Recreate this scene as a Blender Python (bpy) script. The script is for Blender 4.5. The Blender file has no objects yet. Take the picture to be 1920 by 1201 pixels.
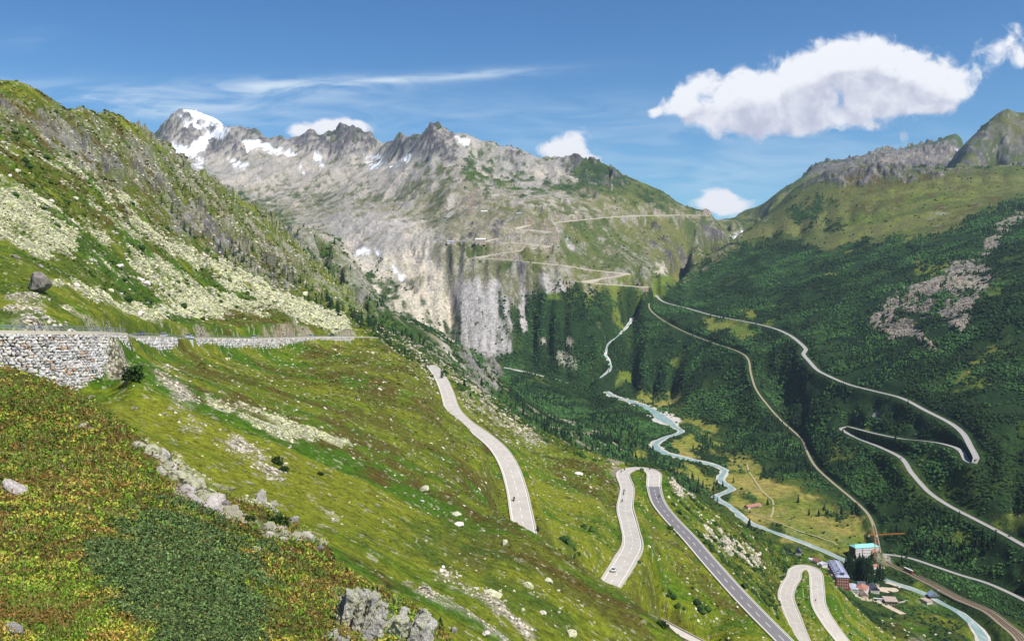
import bpy, bmesh, math, random
import numpy as np
from mathutils import Vector, Matrix, Euler
C = bpy.context
SC = C.scene
F = 1750.0            # focal length in pixels of the 1920 px wide photograph
PITCH = math.radians(2.5)
# ---------------------------------------------------------------- camera
cam = bpy.data.objects.new('camera', bpy.data.cameras.new('camera'))
SC.collection.objects.link(cam)
cam.location = (0, 0, 0)
cam.rotation_euler = (math.radians(90) - PITCH, 0, 0)
cam.data.sensor_width = 36.0
cam.data.lens = 36.0 * F / 1920.0
cam.data.clip_start = 0.3
cam.data.clip_end = 60000
SC.camera = cam
# ---------------------------------------------------------------- light
SUN_EL, SUN_AZ = 52.0, 128.0          # azimuth clockwise from the view direction
SKY_STRENGTH = 0.095
sd = bpy.data.lights.new('sun', 'SUN')
sd.energy = 5.0; sd.angle = math.radians(0.5); sd.color = (1.0, 0.95, 0.87)
sun = bpy.data.objects.new('sun', sd); SC.collection.objects.link(sun)
_e, _a = math.radians(SUN_EL), math.radians(SUN_AZ)
to_sun = Vector((math.cos(_e) * math.sin(_a), math.cos(_e) * math.cos(_a), math.sin(_e)))
sun.rotation_euler = (-to_sun).to_track_quat('-Z', 'Y').to_euler()
SC.view_settings.view_transform = 'Standard'
SC.view_settings.look = 'None'
SC.view_settings.gamma = 1
SC.view_settings.exposure = 0.36
SC.cycles.max_bounces = 6
SC.cycles.volume_bounces = 0
SC.cycles.use_adaptive_sampling = True

def cam_uv(px, py):
    """pixel of the photograph -> direction (x/y, z/y) in the level frame"""
    cx, cy = (px - 960.0) / F, (600.5 - py) / F
    y = math.cos(PITCH) + cy * math.sin(PITCH)
    return cx / y, (-math.sin(PITCH) + cy * math.cos(PITCH)) / y

# ---------------------------------------------------------------- node helpers
class NT:
    def __init__(s, tree):
        s.t = tree; s.n = tree.nodes; s.l = tree.links
    def node(s, typ, **kw):
        nd = s.n.new(typ)
        for k, v in kw.items():
            setattr(nd, k, v)
        return nd
    def _in(s, sock, v):
        if v is None: return
        if isinstance(v, bpy.types.NodeSocket): s.l.new(v, sock)
        else:
            if sock.type == 'RGBA' and hasattr(v, '__len__') and len(v) == 3: v = (*v, 1)
            sock.default_value = v
    def math(s, op, a, b=None, c=None, clamp=False):
        nd = s.node('ShaderNodeMath', operation=op, use_clamp=clamp)
        s._in(nd.inputs[0], a); s._in(nd.inputs[1], b); s._in(nd.inputs[2], c)
        return nd.outputs[0]
    def vmath(s, op, a, b=None, scale=None):
        nd = s.node('ShaderNodeVectorMath', operation=op)
        s._in(nd.inputs[0], a)
        if b is not None: s._in(nd.inputs[1], b)
        if scale is not None: s._in(nd.inputs['Scale'], scale)
        return nd.outputs[0]
    def mix(s, f, a, b, blend='MIX'):
        nd = s.node('ShaderNodeMix', data_type='RGBA', blend_type=blend)
        s._in(nd.inputs[0], f); s._in(nd.inputs[6], a); s._in(nd.inputs[7], b)
        return nd.outputs[2]
    def step(s, x, lo, hi, a=0.0, b=1.0):
        nd = s.node('ShaderNodeMapRange', interpolation_type='SMOOTHSTEP')
        s._in(nd.inputs[0], x); s._in(nd.inputs[1], lo); s._in(nd.inputs[2], hi)
        s._in(nd.inputs[3], a); s._in(nd.inputs[4], b)
        return nd.outputs[0]
    def noise(s, vec, scale, detail=4, rough=0.55, dist=0.0, dims='3D'):
        nd = s.node('ShaderNodeTexNoise', noise_dimensions=dims)
        s._in(nd.inputs['Vector'], vec); s._in(nd.inputs['Scale'], scale)
        s._in(nd.inputs['Detail'], detail); s._in(nd.inputs['Roughness'], rough); s._in(nd.inputs['Distortion'], dist)
        return nd.outputs['Fac']
    def voro(s, vec, scale, feature='F1', out='Distance', rnd=1.0):
        nd = s.node('ShaderNodeTexVoronoi', feature=feature)
        s._in(nd.inputs['Vector'], vec); s._in(nd.inputs['Scale'], scale); s._in(nd.inputs['Randomness'], rnd)
        return nd.outputs[out]
    def comb(s, x, y, z):
        nd = s.node('ShaderNodeCombineXYZ')
        s._in(nd.inputs[0], x); s._in(nd.inputs[1], y); s._in(nd.inputs[2], z)
        return nd.outputs[0]
    def sep(s, v):
        nd = s.node('ShaderNodeSeparateXYZ'); s._in(nd.inputs[0], v)
        return nd.outputs

# ---------------------------------------------------------------- world: sky and clouds
W = bpy.data.worlds.new('World'); SC.world = W; W.use_nodes = True
W.node_tree.nodes.clear()
N = NT(W.node_tree)
sky = N.node('ShaderNodeTexSky', sky_type='NISHITA')
sky.sun_disc = False
sky.sun_elevation = math.radians(SUN_EL); sky.sun_rotation = math.radians(SUN_AZ)
sky.altitude = 2100; sky.air_density = 1.0; sky.dust_density = 0.6; sky.ozone_density = 2.0
tc = N.node('ShaderNodeTexCoord')
sx, sy, sz = N.sep(tc.outputs['Generated'])
yy = N.math('MAXIMUM', sy, 0.05)
U_ = N.math('DIVIDE', sx, yy); V_ = N.math('DIVIDE', sz, yy)
front = N.step(sy, 0.05, 0.2)
cloud_blobs = [  # px, py, radius x, radius y, strength: cumulus by direction
    (1335, 192, 62, 36, 1), (1300, 185, 40, 30, .9), (1400, 180, 90, 52, 1), (1425, 236, 80, 28, 1), (1500, 214, 90, 30, .9), (1590, 196, 90, 30, .8), (1680, 185, 70, 26, .7), (1500, 165, 80, 55, 1),
    (1560, 150, 90, 62, 1), (1620, 128, 80, 48, 1), (1610, 105, 50, 26, 1), (1690, 150, 90, 55, 1), (1745, 160, 70, 44, .9), (1778, 170, 44, 30, .75),
    (1228, 211, 22, 11, .75), (1270, 200, 24, 18, .6),
    (1072, 272, 34, 33, 1), (1052, 284, 42, 18, 1), (1100, 300, 50, 12, .9), (1355, 384, 60, 22, 1.1), (1350, 376, 36, 18, 1),
    (590, 243, 72, 17, 1), (670, 238, 28, 15, .9), (1872, 122, 40, 22, .50), (1905, 58, 46, 18, .50), (1862, 90, 34, 20, .44), (1912, 108, 36, 16, .46), (1890, 84, 50, 16, .36),
    (1648, 236, 30, 10, .42), (1700, 262, 16, 20, .4), (640, 236, 40, 13, .7)]

def cloud_field(dv, nmul):
    """cumulus density in direction space, looked up dv above the point"""
    acc = None
    vv = N.math('ADD', V_, dv)
    for (px, py, rx, ry, st) in cloud_blobs:
        u0, v0 = cam_uv(px, py)
        a = N.math('MULTIPLY', N.math('SUBTRACT', U_, u0), F / rx)
        b = N.math('MULTIPLY', N.math('SUBTRACT', vv, v0), F / ry)
        d = N.math('ADD', N.math('MULTIPLY', a, a), N.math('MULTIPLY', b, b))
        g = N.math('MULTIPLY', N.math('POWER', 2.718, N.math('MULTIPLY', d, -1.05)), st * 1.35)
        acc = g if acc is None else N.math('ADD', acc, g)
    acc = N.math('MINIMUM', acc, 1.5)
    p = N.comb(U_, vv, 0.0)
    n1 = N.noise(p, 34, 10, 0.62, 0.4)
    n2 = N.voro(N.vmath('ADD', p, N.vmath('SCALE', N.comb(n1, n1, 0), scale=0.02)), 55, 'SMOOTH_F1')
    n = N.math('ADD', N.math('MULTIPLY', N.math('SUBTRACT', n1, 0.5), 1.9), N.math('MULTIPLY', N.math('SUBTRACT', n2, 0.4), 0.45))
    return N.math('SUBTRACT', N.math('MULTIPLY', N.math('SUBTRACT', acc, N.math('MULTIPLY', n, nmul)), N.step(acc, 0.08, 0.4)), 0.0)
f0 = cloud_field(0.0, 1.7)
f1 = cloud_field(0.030, 1.2)
cov = N.math('MULTIPLY', N.step(f0, 0.32, 1.25), front)
thick = N.step(f1, 0.7, 2.0)
pp = N.comb(U_, V_, 0.0)
fold = N.noise(pp, 40, 6, 0.6)
lit = N.math('SUBTRACT', 1.0, N.math('MULTIPLY', thick, N.step(fold, 0.3, 0.75, 0.9, 1.1)), clamp=True)
ccol = N.mix(lit, (4.7, 4.9, 6.0), (8.0, 8.1, 8.5))
# thin high cirrus streaks
cir = None
for (px, py, rx, ry, st, sh) in [(530, 166, 190, 20, .62, 0.0), (700, 152, 260, 11, .6, -.06), (290, 190, 280, 26, .5, .1), (420, 205, 300, 20, .3, 0), (850, 143, 160, 6, .4, -.07), (130, 180, 200, 14, .22, .12), (1500, 300, 500, 60, .22, 0), (1000, 230, 500, 50, .22, 0), (1250, 330, 300, 30, .25, 0), (60, 75, 60, 20, .12, 0)]:
    u0, v0 = cam_uv(px, py)
    a = N.math('SUBTRACT', U_, u0)
    b = N.math('ADD', N.math('SUBTRACT', V_, v0), N.math('MULTIPLY', a, sh))
    a2 = N.math('MULTIPLY', a, F / rx); b2 = N.math('MULTIPLY', b, F / ry)
    d = N.math('ADD', N.math('MULTIPLY', a2, a2), N.math('MULTIPLY', b2, b2))
    g = N.math('MULTIPLY', N.math('POWER', 2.718, N.math('MULTIPLY', d, -1.0)), st)
    cir = g if cir is None else N.math('ADD', cir, g)
cn = N.noise(N.comb(N.math('MULTIPLY', U_, 6.0), N.math('MULTIPLY', V_, 34.0), 0.3), 1.6, 8, 0.6, 0.8)
cir = N.math('MULTIPLY', N.math('MULTIPLY', cir, N.step(cn, 0.3, 0.72)), front)
skc = N.mix(1.0, sky.outputs[0], N.mix(N.step(sz, 0.02, 0.34), (0.62, 0.96, 1.05), (0.40, 0.74, 1.02)), 'MULTIPLY')
skc = N.mix(cir, skc, (6.6, 7.6, 8.4))
skc = N.mix(cov, skc, ccol)
bg = N.node('ShaderNodeBackground'); N._in(bg.inputs[0], skc); bg.inputs[1].default_value = SKY_STRENGTH
wo = N.node('ShaderNodeOutputWorld'); N.l.new(bg.outputs[0], wo.inputs[0])
# ================================================================ terrain
# Height samples.  Each line is a ridge, valley, road or slope line: (px, py, distance ahead in metres);
# a fourth value 'z' means the third is the height and the distance follows from it.
CTRL = []
def line(pts, step=40):
    out = []
    for p in pts:
        u, v = cam_uv(p[0], p[1])
        Y = p[2] / v if len(p) > 3 else p[2]
        out.append((p[0], p[1], math.log(Y)))
    for i, a in enumerate(out):
        CTRL.append(a)
        if i + 1 < len(out):
            b = out[i + 1]
            n = int(math.hypot(b[0] - a[0], b[1] - a[1]) / step)
            for k in range(1, n + 1):
                t = k / (n + 1)
                CTRL.append(tuple(a[j] * (1 - t) + b[j] * t for j in range(3)))
HID = []
def hid(pts, n=0):
    """ground out of sight: (px, distance, height)"""
    for i, p in enumerate(pts):
        HID.append(p)
        if n and i + 1 < len(pts):
            q = pts[i + 1]
            for k in range(1, n + 1):
                t = k / (n + 1)
                HID.append(tuple(p[j] * (1 - t) + q[j] * t for j in range(3)))
# --- A the slope at the photographer's feet
hid([(-600, 2.2, -1.7), (0, 2.2, -1.75), (960, 2.2, -1.8), (1920, 2.2, -2.4), (2500, 2.2, -2.8)], 3)
line([(-500, 1180, 5), (0, 1190, 5.6), (200, 1190, 6.2), (400, 1190, 7.2), (600, 1190, 9.5), (740, 1192, 13), (835, 1196, 17)], 120)
line([(-400, 1000, 9), (0, 1010, 10.5), (200, 1030, 10.5), (400, 1060, 12.5), (560, 1095, 15), (640, 1120, 17)], 100)
line([(-300, 880, 18), (0, 890, 18), (150, 920, 17.5), (300, 970, 17.5), (430, 1010, 19)], 100)
line([(-300, 800, 32), (0, 805, 32), (100, 820, 31), (200, 860, 27), (300, 920, 25)], 100)
EDGE_A = [(-500, 715, 75), (-150, 722, 70), (0, 742, 62), (60, 752, 58), (130, 772, 52), (190, 795, 46), (245, 828, 41), (300, 872, 37), (350, 912, 34), (400, 945, 32), (450, 972, 31), (500, 992, 30), (560, 1015, 28), (600, 1032, 27), (625, 1046, 26), (640, 1085, 24), (690, 1108, 22.5), (740, 1138, 21), (790, 1168, 20), (835, 1199, 19)]
line(EDGE_A, 30)
for (a, b, c) in EDGE_A:
    u, v = cam_uv(a, b)
    HID.append((a, c * 1.25, v * c - c * .22)); HID.append((a, c * 1.6, v * c - c * .42))
hid([(900, 22, -10), (960, 40, -22), (1100, 30, -15), (1100, 12, -6.5), (1400, 20, -11), (1400, 60, -33), (1400, 120, -64), (1800, 40, -22), (1800, 120, -62), (1800, 250, -120), (1800, 500, -225), (2300, 60, -32), (2300, 300, -130), (2300, 700, -260),
     (1000, 80, -40), (1150, 110, -52), (700, 45, -22), (800, 60, -29), (700, 75, -28), (500, 70, -22), (300, 75, -19), (100, 95, -16), (1250, 140, -66), (1500, 300, -142), (1650, 400, -178), (1650, 650, -270), (1900, 800, -335)])
# --- B the big green slope below the wall
line([(0, 745, 150), (100, 745, 150), (200, 775, 140), (260, 820, 130), (340, 890, 122), (420, 940, 116), (520, 985, 110), (620, 1030, 106), (700, 1090, 102), (800, 1150, 100), (860, 1195, 98)], 60)
line([(-150, 722, 149), (0, 727, 157), (70, 731, 162), (130, 733, 170), (180, 712, 178), (215, 690, 188), (248, 662, 200)], 30)
line([(262, 655, 228), (300, 656, 268), (330, 652, 297), (358, 651, 321), (400, 652, 357), (430, 654, 383), (480, 657, 427), (510, 659, 453), (530, 655, 470), (560, 648, 496), (600, 640, 528), (635, 643, 553), (662, 640, 573), (715, 636, 609)], 25)
line([(250, 700, 175), (400, 730, 215), (550, 735, 300), (700, 710, 400), (780, 700, 480), (803, 690, 590)], 60)
line([(200, 770, 150), (400, 800, 165), (550, 810, 205), (700, 790, 290), (800, 770, 370), (840, 790, 400)], 60)
line([(400, 890, 132), (550, 900, 150), (700, 900, 190), (820, 880, 260), (900, 870, 330), (936, 880, 350)], 60)
line([(600, 1000, 115), (700, 990, 140), (800, 990, 168), (880, 970, 205), (945, 968, 250)], 60)
line([(760, 1090, 115), (880, 1080, 140), (1000, 1070, 160), (1100, 1120, 165)], 60)
line([(900, 1190, 105), (1000, 1190, 125), (1100, 1190, 142), (1200, 1195, 155), (1270, 1199, 165)], 60)
SPUR = [(900, 948, 240), (950, 972, 222), (1000, 997, 212), (1050, 1030, 205), (1100, 1066, 200), (1135, 1092, 196), (1165, 1100, 195), (1200, 1136, 190), (1240, 1163, 186), (1290, 1200, 180)]
line(SPUR, 25)
for (a, b, c) in SPUR[1:]:
    u, v = cam_uv(a, b)
    HID.append((a, c * 1.18, v * c - c * .10))
hid([(840, 660, -72), (860, 560, -78), (760, 720, -66), (700, 760, -60)])
# --- roads on the near slopes (also used by the road builder)
R1 = [(806, 684, 690), (815, 692, 650), (827, 710, 605), (838, 735, 560), (848, 765, 510), (870, 790, 470), (905, 815, 440), (935, 842, 415), (955, 875, 390), (968, 915, 360), (975, 950, 335), (982, 990, 310), (984, 1020, 292)]
R2 = [(1130, 1115, 335), (1152, 1082, 350), (1172, 1050, 372), (1186, 1020, 405), (1180, 985, 450), (1172, 950, 500), (1176, 915, 560), (1168, 888, 612), (1185, 879, 640), (1210, 879, 642), (1226, 888, 622), (1226, 910, 596), (1234, 940, 560), (1256, 970, 530), (1292, 1008, 500), (1330, 1052, 470), (1380, 1108, 438), (1425, 1155, 415), (1470, 1200, 398), (1510, 1240, 385)]
R3 = [(1530, 1240, 588), (1505, 1201, 612), (1487, 1155, 668), (1474, 1120, 722), (1478, 1098, 756), (1488, 1082, 785), (1492, 1068, 812), (1510, 1062, 826), (1528, 1072, 812), (1532, 1100, 775), (1536, 1135, 735), (1556, 1170, 708), (1580, 1201, 690), (1610, 1240, 672)]
for r in (R1, R2, R3): line(r, 22)
line([(1238, 1166, 395), (1275, 1186, 388), (1320, 1212, 380)], 22)
# --- D slope between and below those roads
line([(835, 690, 760), (880, 730, 700), (930, 790, 620), (980, 850, 520), (1010, 920, 440), (1040, 985, 370)], 60)
line([(1010, 850, 600), (1060, 900, 515), (1090, 960, 428), (1110, 1030, 362), (1125, 1070, 337)], 60)
line([(840, 695, 770), (880, 722, 755), (930, 766, 730), (980, 802, 705), (1050, 836, 670), (1110, 855, 650), (1150, 868, 652)], 30)
line([(1115, 880, 590), (1138, 940, 485), (1148, 1010, 385)], 40)
line([(1205, 920, 590), (1210, 970, 510), (1250, 1040, 445), (1300, 1100, 420), (1350, 1160, 405)], 60)
line([(1215, 1080, 398), (1250, 1130, 400), (1330, 1190, 390)], 50)
line([(1250, 890, 660), (1300, 925, 700), (1360, 965, 740), (1420, 1005, 800), (1470, 1040, 860), (1510, 1052, 880), (1545, 1070, 870)], 40)
line([(1280, 950, 600), (1340, 1000, 610), (1400, 1060, 600), (1450, 1110, 590), (1470, 1170, 530), (1480, 1195, 460)], 50)
line([(1500, 1110, 760), (1515, 1160, 700), (1540, 1200, 650)], 50)
line([(1560, 1110, 800), (1600, 1160, 790), (1640, 1195, 780)], 50)
hid([(1300, 1000, -300), (1400, 1100, -350), (1200, 1200, -330), (1500, 1050, -335), (1100, 1300, -310), (1450, 1250, -395), (1300, 1400, -385)])
# --- C hillside above the wall road
WALLTOP = [(-150, 618, 150), (0, 620, 158), (60, 621, 163), (120, 621.5, 170), (180, 622, 180), (236, 625, 196), (270, 630, 240), (330, 632, 300), (400, 633, 360), (480, 634, 430), (560, 632.5, 500), (620, 631, 545), (662, 631, 575), (715, 632, 610)]
hid([(p[0], p[2] + 9, cam_uv(p[0], p[1])[1] * p[2] + .2) for p in WALLTOP], 1)
line([(-150, 590, 172), (0, 595, 177), (60, 598, 182), (120, 606, 190), (200, 612, 214), (260, 622, 260), (300, 616, 298), (380, 622, 375), (450, 626, 428), (520, 612, 495), (560, 618, 530), (640, 622, 590)], 40)
line([(-150, 520, 208), (0, 530, 210), (80, 545, 216), (150, 565, 234), (240, 590, 290), (340, 598, 378), (420, 606, 435), (500, 583, 530), (560, 592, 575), (620, 610, 610)], 50)
line([(-150, 430, 265), (0, 440, 268), (120, 480, 300), (250, 535, 385), (360, 572, 480), (450, 575, 580), (560, 560, 680), (640, 600, 700), (700, 628, 725)], 50)
line([(-150, 300, 350), (0, 310, 370), (120, 360, 415), (250, 410, 500), (400, 490, 640), (500, 530, 740), (600, 580, 830), (690, 615, 860)], 50)
line([(-150, 200, 440), (0, 220, 450), (100, 260, 500), (200, 310, 580), (320, 380, 740), (420, 450, 900), (520, 500, 1020), (620, 560, 1080), (700, 610, 1060)], 50)
CREST_C = [(-300, 90, 520), (-100, 130, 520), (0, 151, 520), (30, 155, 535), (60, 165, 560), (95, 187, 600), (135, 205, 640), (155, 202, 700), (182, 214, 740), (200, 212, 800), (240, 230, 860), (268, 250, 920), (282, 267, 960), (310, 276, 1020), (335, 300, 1080), (375, 328, 1150), (400, 350, 1220), (440, 375, 1300), (480, 395, 1380), (497, 404, 1430), (512, 425, 1440), (528, 440, 1430), (560, 472, 1400), (600, 510, 1370), (640, 548, 1330), (680, 583, 1290), (715, 612, 1260), (740, 635, 1150), (770, 655, 1050), (805, 678, 900), (830, 689, 810)]
line(CREST_C, 20)
for (a, b, c) in CREST_C[:-4]:
    u, v = cam_uv(a, b)
    HID.append((a, c * 1.25, v * c - c * .035)); HID.append((a, c * 1.7, v * c * .9 - c * .12))
# --- J rocky knoll, and the rib running down to the valley
line([(520, 428, 1880), (560, 430, 1900), (600, 437, 1920), (640, 462, 1930), (665, 492, 1930), (690, 540, 1900), (715, 578, 1880), (750, 598, 1950), (800, 612, 2050), (850, 640, 2150), (900, 672, 2250), (925, 690, 2300), (948, 705, 2300)], 20)
line([(560, 460, 1750), (620, 500, 1700), (670, 550, 1650), (710, 595, 1600), (760, 630, 1620), (820, 665, 1660), (880, 700, 1750), (930, 735, 1850), (950, 750, 1900)], 40)
line([(760, 632, 1500), (800, 655, 1450), (860, 692, 1400), (920, 738, 1400), (970, 776, 1450), (1020, 806, 1600), (1090, 830, 1700)], 40)
line([(900, 735, 1150), (950, 770, 1150), (1010, 808, 1250), (1080, 836, 1400)], 40)
hid([(600, 2300, 20), (700, 2400, -60), (800, 2600, -190), (880, 2700, -255), (520, 2400, 60), (400, 2600, 100), (200, 2500, 120), (0, 2000, 120), (-300, 2000, 130), (-300, 4000, 300), (0, 4000, 300), (-300, 8000, 500), (100, 8000, 500), (300, 3500, 250), (450, 3300, 180), (620, 3000, 30), (740, 2850, -190)])
# --- valley floor and river
RIV = [(1132, 729, -342, 'z'), (1150, 742, -345, 'z'), (1185, 752, -348, 'z'), (1215, 765, -352, 'z'), (1237, 780, -356, 'z'), (1262, 797, -361, 'z'), (1278, 808, -364, 'z'), (1250, 818, -368, 'z'), (1228, 832, -372, 'z'), (1245, 848, -375, 'z'), (1285, 858, -378, 'z'), (1330, 868, -382, 'z'), (1358, 880, -385, 'z'), (1350, 898, -389, 'z'), (1372, 915, -392, 'z'), (1342, 930, -394, 'z'), (1372, 950, -397, 'z'), (1400, 975, -400, 'z'), (1450, 995, -402, 'z'), (1510, 1016, -405, 'z'), (1570, 1042, -407.5, 'z'), (1625, 1070, -409, 'z'), (1680, 1092, -409.5, 'z'), (1725, 1107, -410, 'z'), (1765, 1127, -411, 'z'), (1802, 1148, -411, 'z'), (1822, 1165, -411.5, 'z'), (1842, 1190, -412, 'z'), (1850, 1215, -412, 'z')]
line(RIV, 24)
RIVU = [(945, 688, 2930), (970, 693, 2920), (1000, 700, 2900), (1040, 709, 2890), (1062, 716, 2880), (1100, 724, 2890), (1132, 729, -342, 'z')]
line(RIVU, 24)
line([(1360, 830, -378, 'z'), (1420, 900, -388, 'z'), (1480, 950, -396, 'z'), (1560, 1000, -402, 'z'), (1620, 1020, -406, 'z'), (1680, 1060, -410, 'z'), (1720, 1092, -407, 'z'), (1850, 1162, -408, 'z'), (1895, 1203, -408, 'z')], 40)
line([(1290, 790, -362, 'z'), (1340, 810, -370, 'z'), (1420, 870, -380, 'z'), (1500, 930, -388, 'z'), (1600, 985, -395, 'z'), (1640, 1010, -400, 'z')], 40)
line([(1190, 728, -345, 'z'), (1260, 740, -345, 'z'), (1270, 765, -352, 'z')], 40)
line([(1000, 760, -325, 'z'), (1060, 800, -330, 'z'), (1120, 780, -345, 'z'), (1180, 830, -358, 'z'), (1200, 800, -358, 'z')], 40)
line([(1130, 850, -335, 'z'), (1200, 868, -360, 'z'), (1290, 895, -378, 'z'), (1340, 945, -394, 'z')], 40)
line([(1560, 1060, -409, 'z'), (1600, 1100, -408, 'z'), (1650, 1130, -407, 'z'), (1700, 1150, -402, 'z'), (1760, 1180, -402, 'z'), (1800, 1200, -404, 'z')], 40)
line([(1660, 1170, -375, 'z'), (1700, 1195, -370, 'z')], 40)
# --- glacier slab, cliffs and the slopes under the pass
line([(560, 400, 4900), (620, 415, 4400), (700, 410, 4150), (770, 415, 3950), (820, 430, 3560)], 40)
line([(640, 450, 3800), (684, 478, 3500), (720, 474, 3450), (790, 480, 3370), (826, 476, 3350)], 40)
line([(690, 530, 3270), (740, 550, 3230), (790, 530, 3260), (830, 520, 3275), (860, 500, 3290)], 40)
line([(770, 590, 3130), (810, 600, 3160), (845, 600, 3200)], 40)
line([(845, 630, 3140), (865, 650, 3090), (895, 660, 3060), (930, 668, 3040), (965, 650, 3060)], 25)
line([(862, 600, 3150), (864, 560, 3190), (880, 530, 3215), (920, 520, 3225), (945, 550, 3190), (960, 600, 3130), (980, 640, 3080)], 40)
line([(850, 480, 3300), (890, 490, 3260), (940, 495, 3260), (990, 500, 3280), (1050, 500, 3300)], 40)
line([(850, 452, 3380), (900, 455, 3360), (960, 455, 3380), (1040, 460, 3400)], 40)
line([(830, 415, 3650), (880, 395, 3700), (950, 395, 3750), (1020, 400, 3700)], 40)
line([(930, 682, 3000), (960, 677, 3010), (1000, 687, 2985), (1060, 698, 2950), (1120, 713, 2930)], 30)
line([(985, 600, 3160), (1040, 600, 3110), (1100, 590, 3130), (1150, 600, 3140)], 40)
line([(1000, 640, 3120), (1060, 650, 3060), (1120, 660, 3000)], 40)
line([(1020, 545, 3200), (1100, 550, 3210), (1170, 565, 3300)], 40)
SW = [  # the pass road's switchbacks on the far slope
 [(1328, 405, 4750), (1300, 404, 4600), (1255, 404, 4400), (1170, 406, 4100), (1100, 412, 3850), (1040, 418, 3700), (985, 424, 3600), (955, 431, 3560)],
 [(958, 431, 3560), (1000, 432, 3570), (1042, 437, 3580)],
 [(1042, 437, 3570), (1000, 441, 3540), (960, 444, 3500), (905, 453, 3400)],
 [(838, 453, 3430), (905, 453, 3400), (940, 456, 3400), (980, 457, 3420), (1042, 463, 3440)],
 [(1042, 463, 3430), (1000, 467, 3400), (950, 474, 3350), (885, 484, 3310)],
 [(885, 484, 3300), (940, 487, 3300), (1000, 493, 3310), (1060, 499, 3350), (1100, 506, 3400), (1180, 514, 3460)],
 [(1180, 514, 3450), (1140, 521, 3370), (1088, 529, 3270)],
 [(1088, 529, 3260), (1140, 534, 3320), (1215, 539, 3400)]]
for r in SW: line(r, 30)
line([(960, 470, 3360), (963, 490, 3320), (968, 520, 3260), (975, 560, 3215), (985, 600, 3190)], 40)
line([(1200, 420, 4200), (1280, 430, 4300), (1340, 430, 4500), (1380, 445, 4600)], 40)
line([(1100, 460, 3650), (1180, 470, 3800), (1260, 480, 3950), (1330, 480, 4100)], 40)
line([(1180, 500, 3560), (1240, 515, 3600), (1280, 520, 3700), (1310, 515, 3800)], 40)
TRIB = [(1187, 577, 3420), (1186, 595, 3330), (1175, 612, 3250), (1160, 628, 3180), (1153, 634, 3150), (1140, 645, 3080), (1136, 665, 3020), (1146, 688, 2960), (1125, 708, 2920)]
line(TRIB, 24)
# --- far mountains
PK0 = [(285, 262, 7900), (296, 245, 7850), (310, 232, 7800), (328, 213, 7800), (345, 207, 7800), (365, 211, 7800), (385, 221, 7800), (405, 228, 7800), (424, 238, 7750)]
PK1 = [(395, 268, 7300), (410, 250, 7300), (426, 240, 7300), (440, 240, 7250), (452, 237, 7250), (460, 241, 7200), (477, 234, 7200), (490, 244, 7200), (502, 256, 7200), (512, 256, 7150), (528, 252, 7100), (540, 262, 7100), (547, 254, 7050), (562, 258, 7000), (577, 246, 7000), (585, 245, 7000), (597, 258, 6950), (606, 256, 6950), (618, 250, 6900), (624, 258, 6900), (636, 244, 6850), (648, 242, 6850), (657, 240, 6800), (670, 243, 6800), (685, 256, 6750), (700, 268, 6700), (710, 276, 6650), (728, 268, 6200), (740, 256, 5900), (748, 246, 5800), (755, 249, 5750), (764, 258, 5700), (774, 252, 5600), (782, 249, 5550), (790, 254, 5500), (800, 246, 5450), (812, 238, 5400), (820, 237, 5400), (830, 242, 5400), (840, 250, 5350), (848, 253, 5300), (870, 255, 5250), (890, 261, 5250), (905, 268, 5200), (918, 266, 5200), (935, 274, 5150), (960, 282, 5100), (990, 290, 5050), (1005, 299, 5050), (1015, 305, 5050), (1030, 300, 5000), (1050, 303, 5000), (1068, 302, 5000), (1076, 298, 5000), (1090, 303, 5000), (1120, 306, 4950), (1150, 317, 4900), (1180, 332, 4900), (1205, 340, 4900), (1235, 355, 4900), (1265, 374, 4950), (1290, 388, 5000), (1320, 402, 5100), (1345, 410, 5300)]
for P_ in (PK0, PK1):
    line(P_, 9)
    for (a, b, c) in P_:
        u, v = cam_uv(a, b)
        HID.append((a, c * 1.12, v * c * .82)); HID.append((a, c * 1.35, v * c * .6))
line([(300, 270, 7300), (330, 290, 6900), (350, 300, 6700), (390, 285, 6900), (420, 250, 7450)], 40)
line([(360, 315, 6200), (420, 310, 6400), (450, 270, 6900), (520, 280, 6700), (560, 300, 6400), (640, 300, 6200), (700, 290, 6100)], 40)
line([(380, 340, 5800), (460, 340, 5900), (560, 330, 6000), (640, 330, 5800), (720, 310, 5600), (770, 290, 5300)], 40)
line([(440, 370, 5400), (520, 370, 5400), (600, 365, 5400), (680, 350, 5200), (760, 320, 5000), (820, 300, 4900), (840, 280, 5000)], 40)
line([(500, 400, 5000), (580, 395, 5000), (660, 385, 4800), (740, 380, 4600), (800, 370, 4400), (840, 350, 4350)], 40)
line([(830, 320, 4650), (870, 340, 4400), (900, 350, 4300), (950, 340, 4500), (1010, 330, 4700)], 40)
line([(800, 410, 4000), (850, 385, 4000), (920, 375, 4000), (1000, 365, 4150), (1080, 370, 4250), (1150, 370, 4400), (1220, 385, 4500)], 40)
line([(900, 300, 4950), (960, 310, 4900), (1060, 320, 4850), (1140, 340, 4750)], 40)
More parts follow.
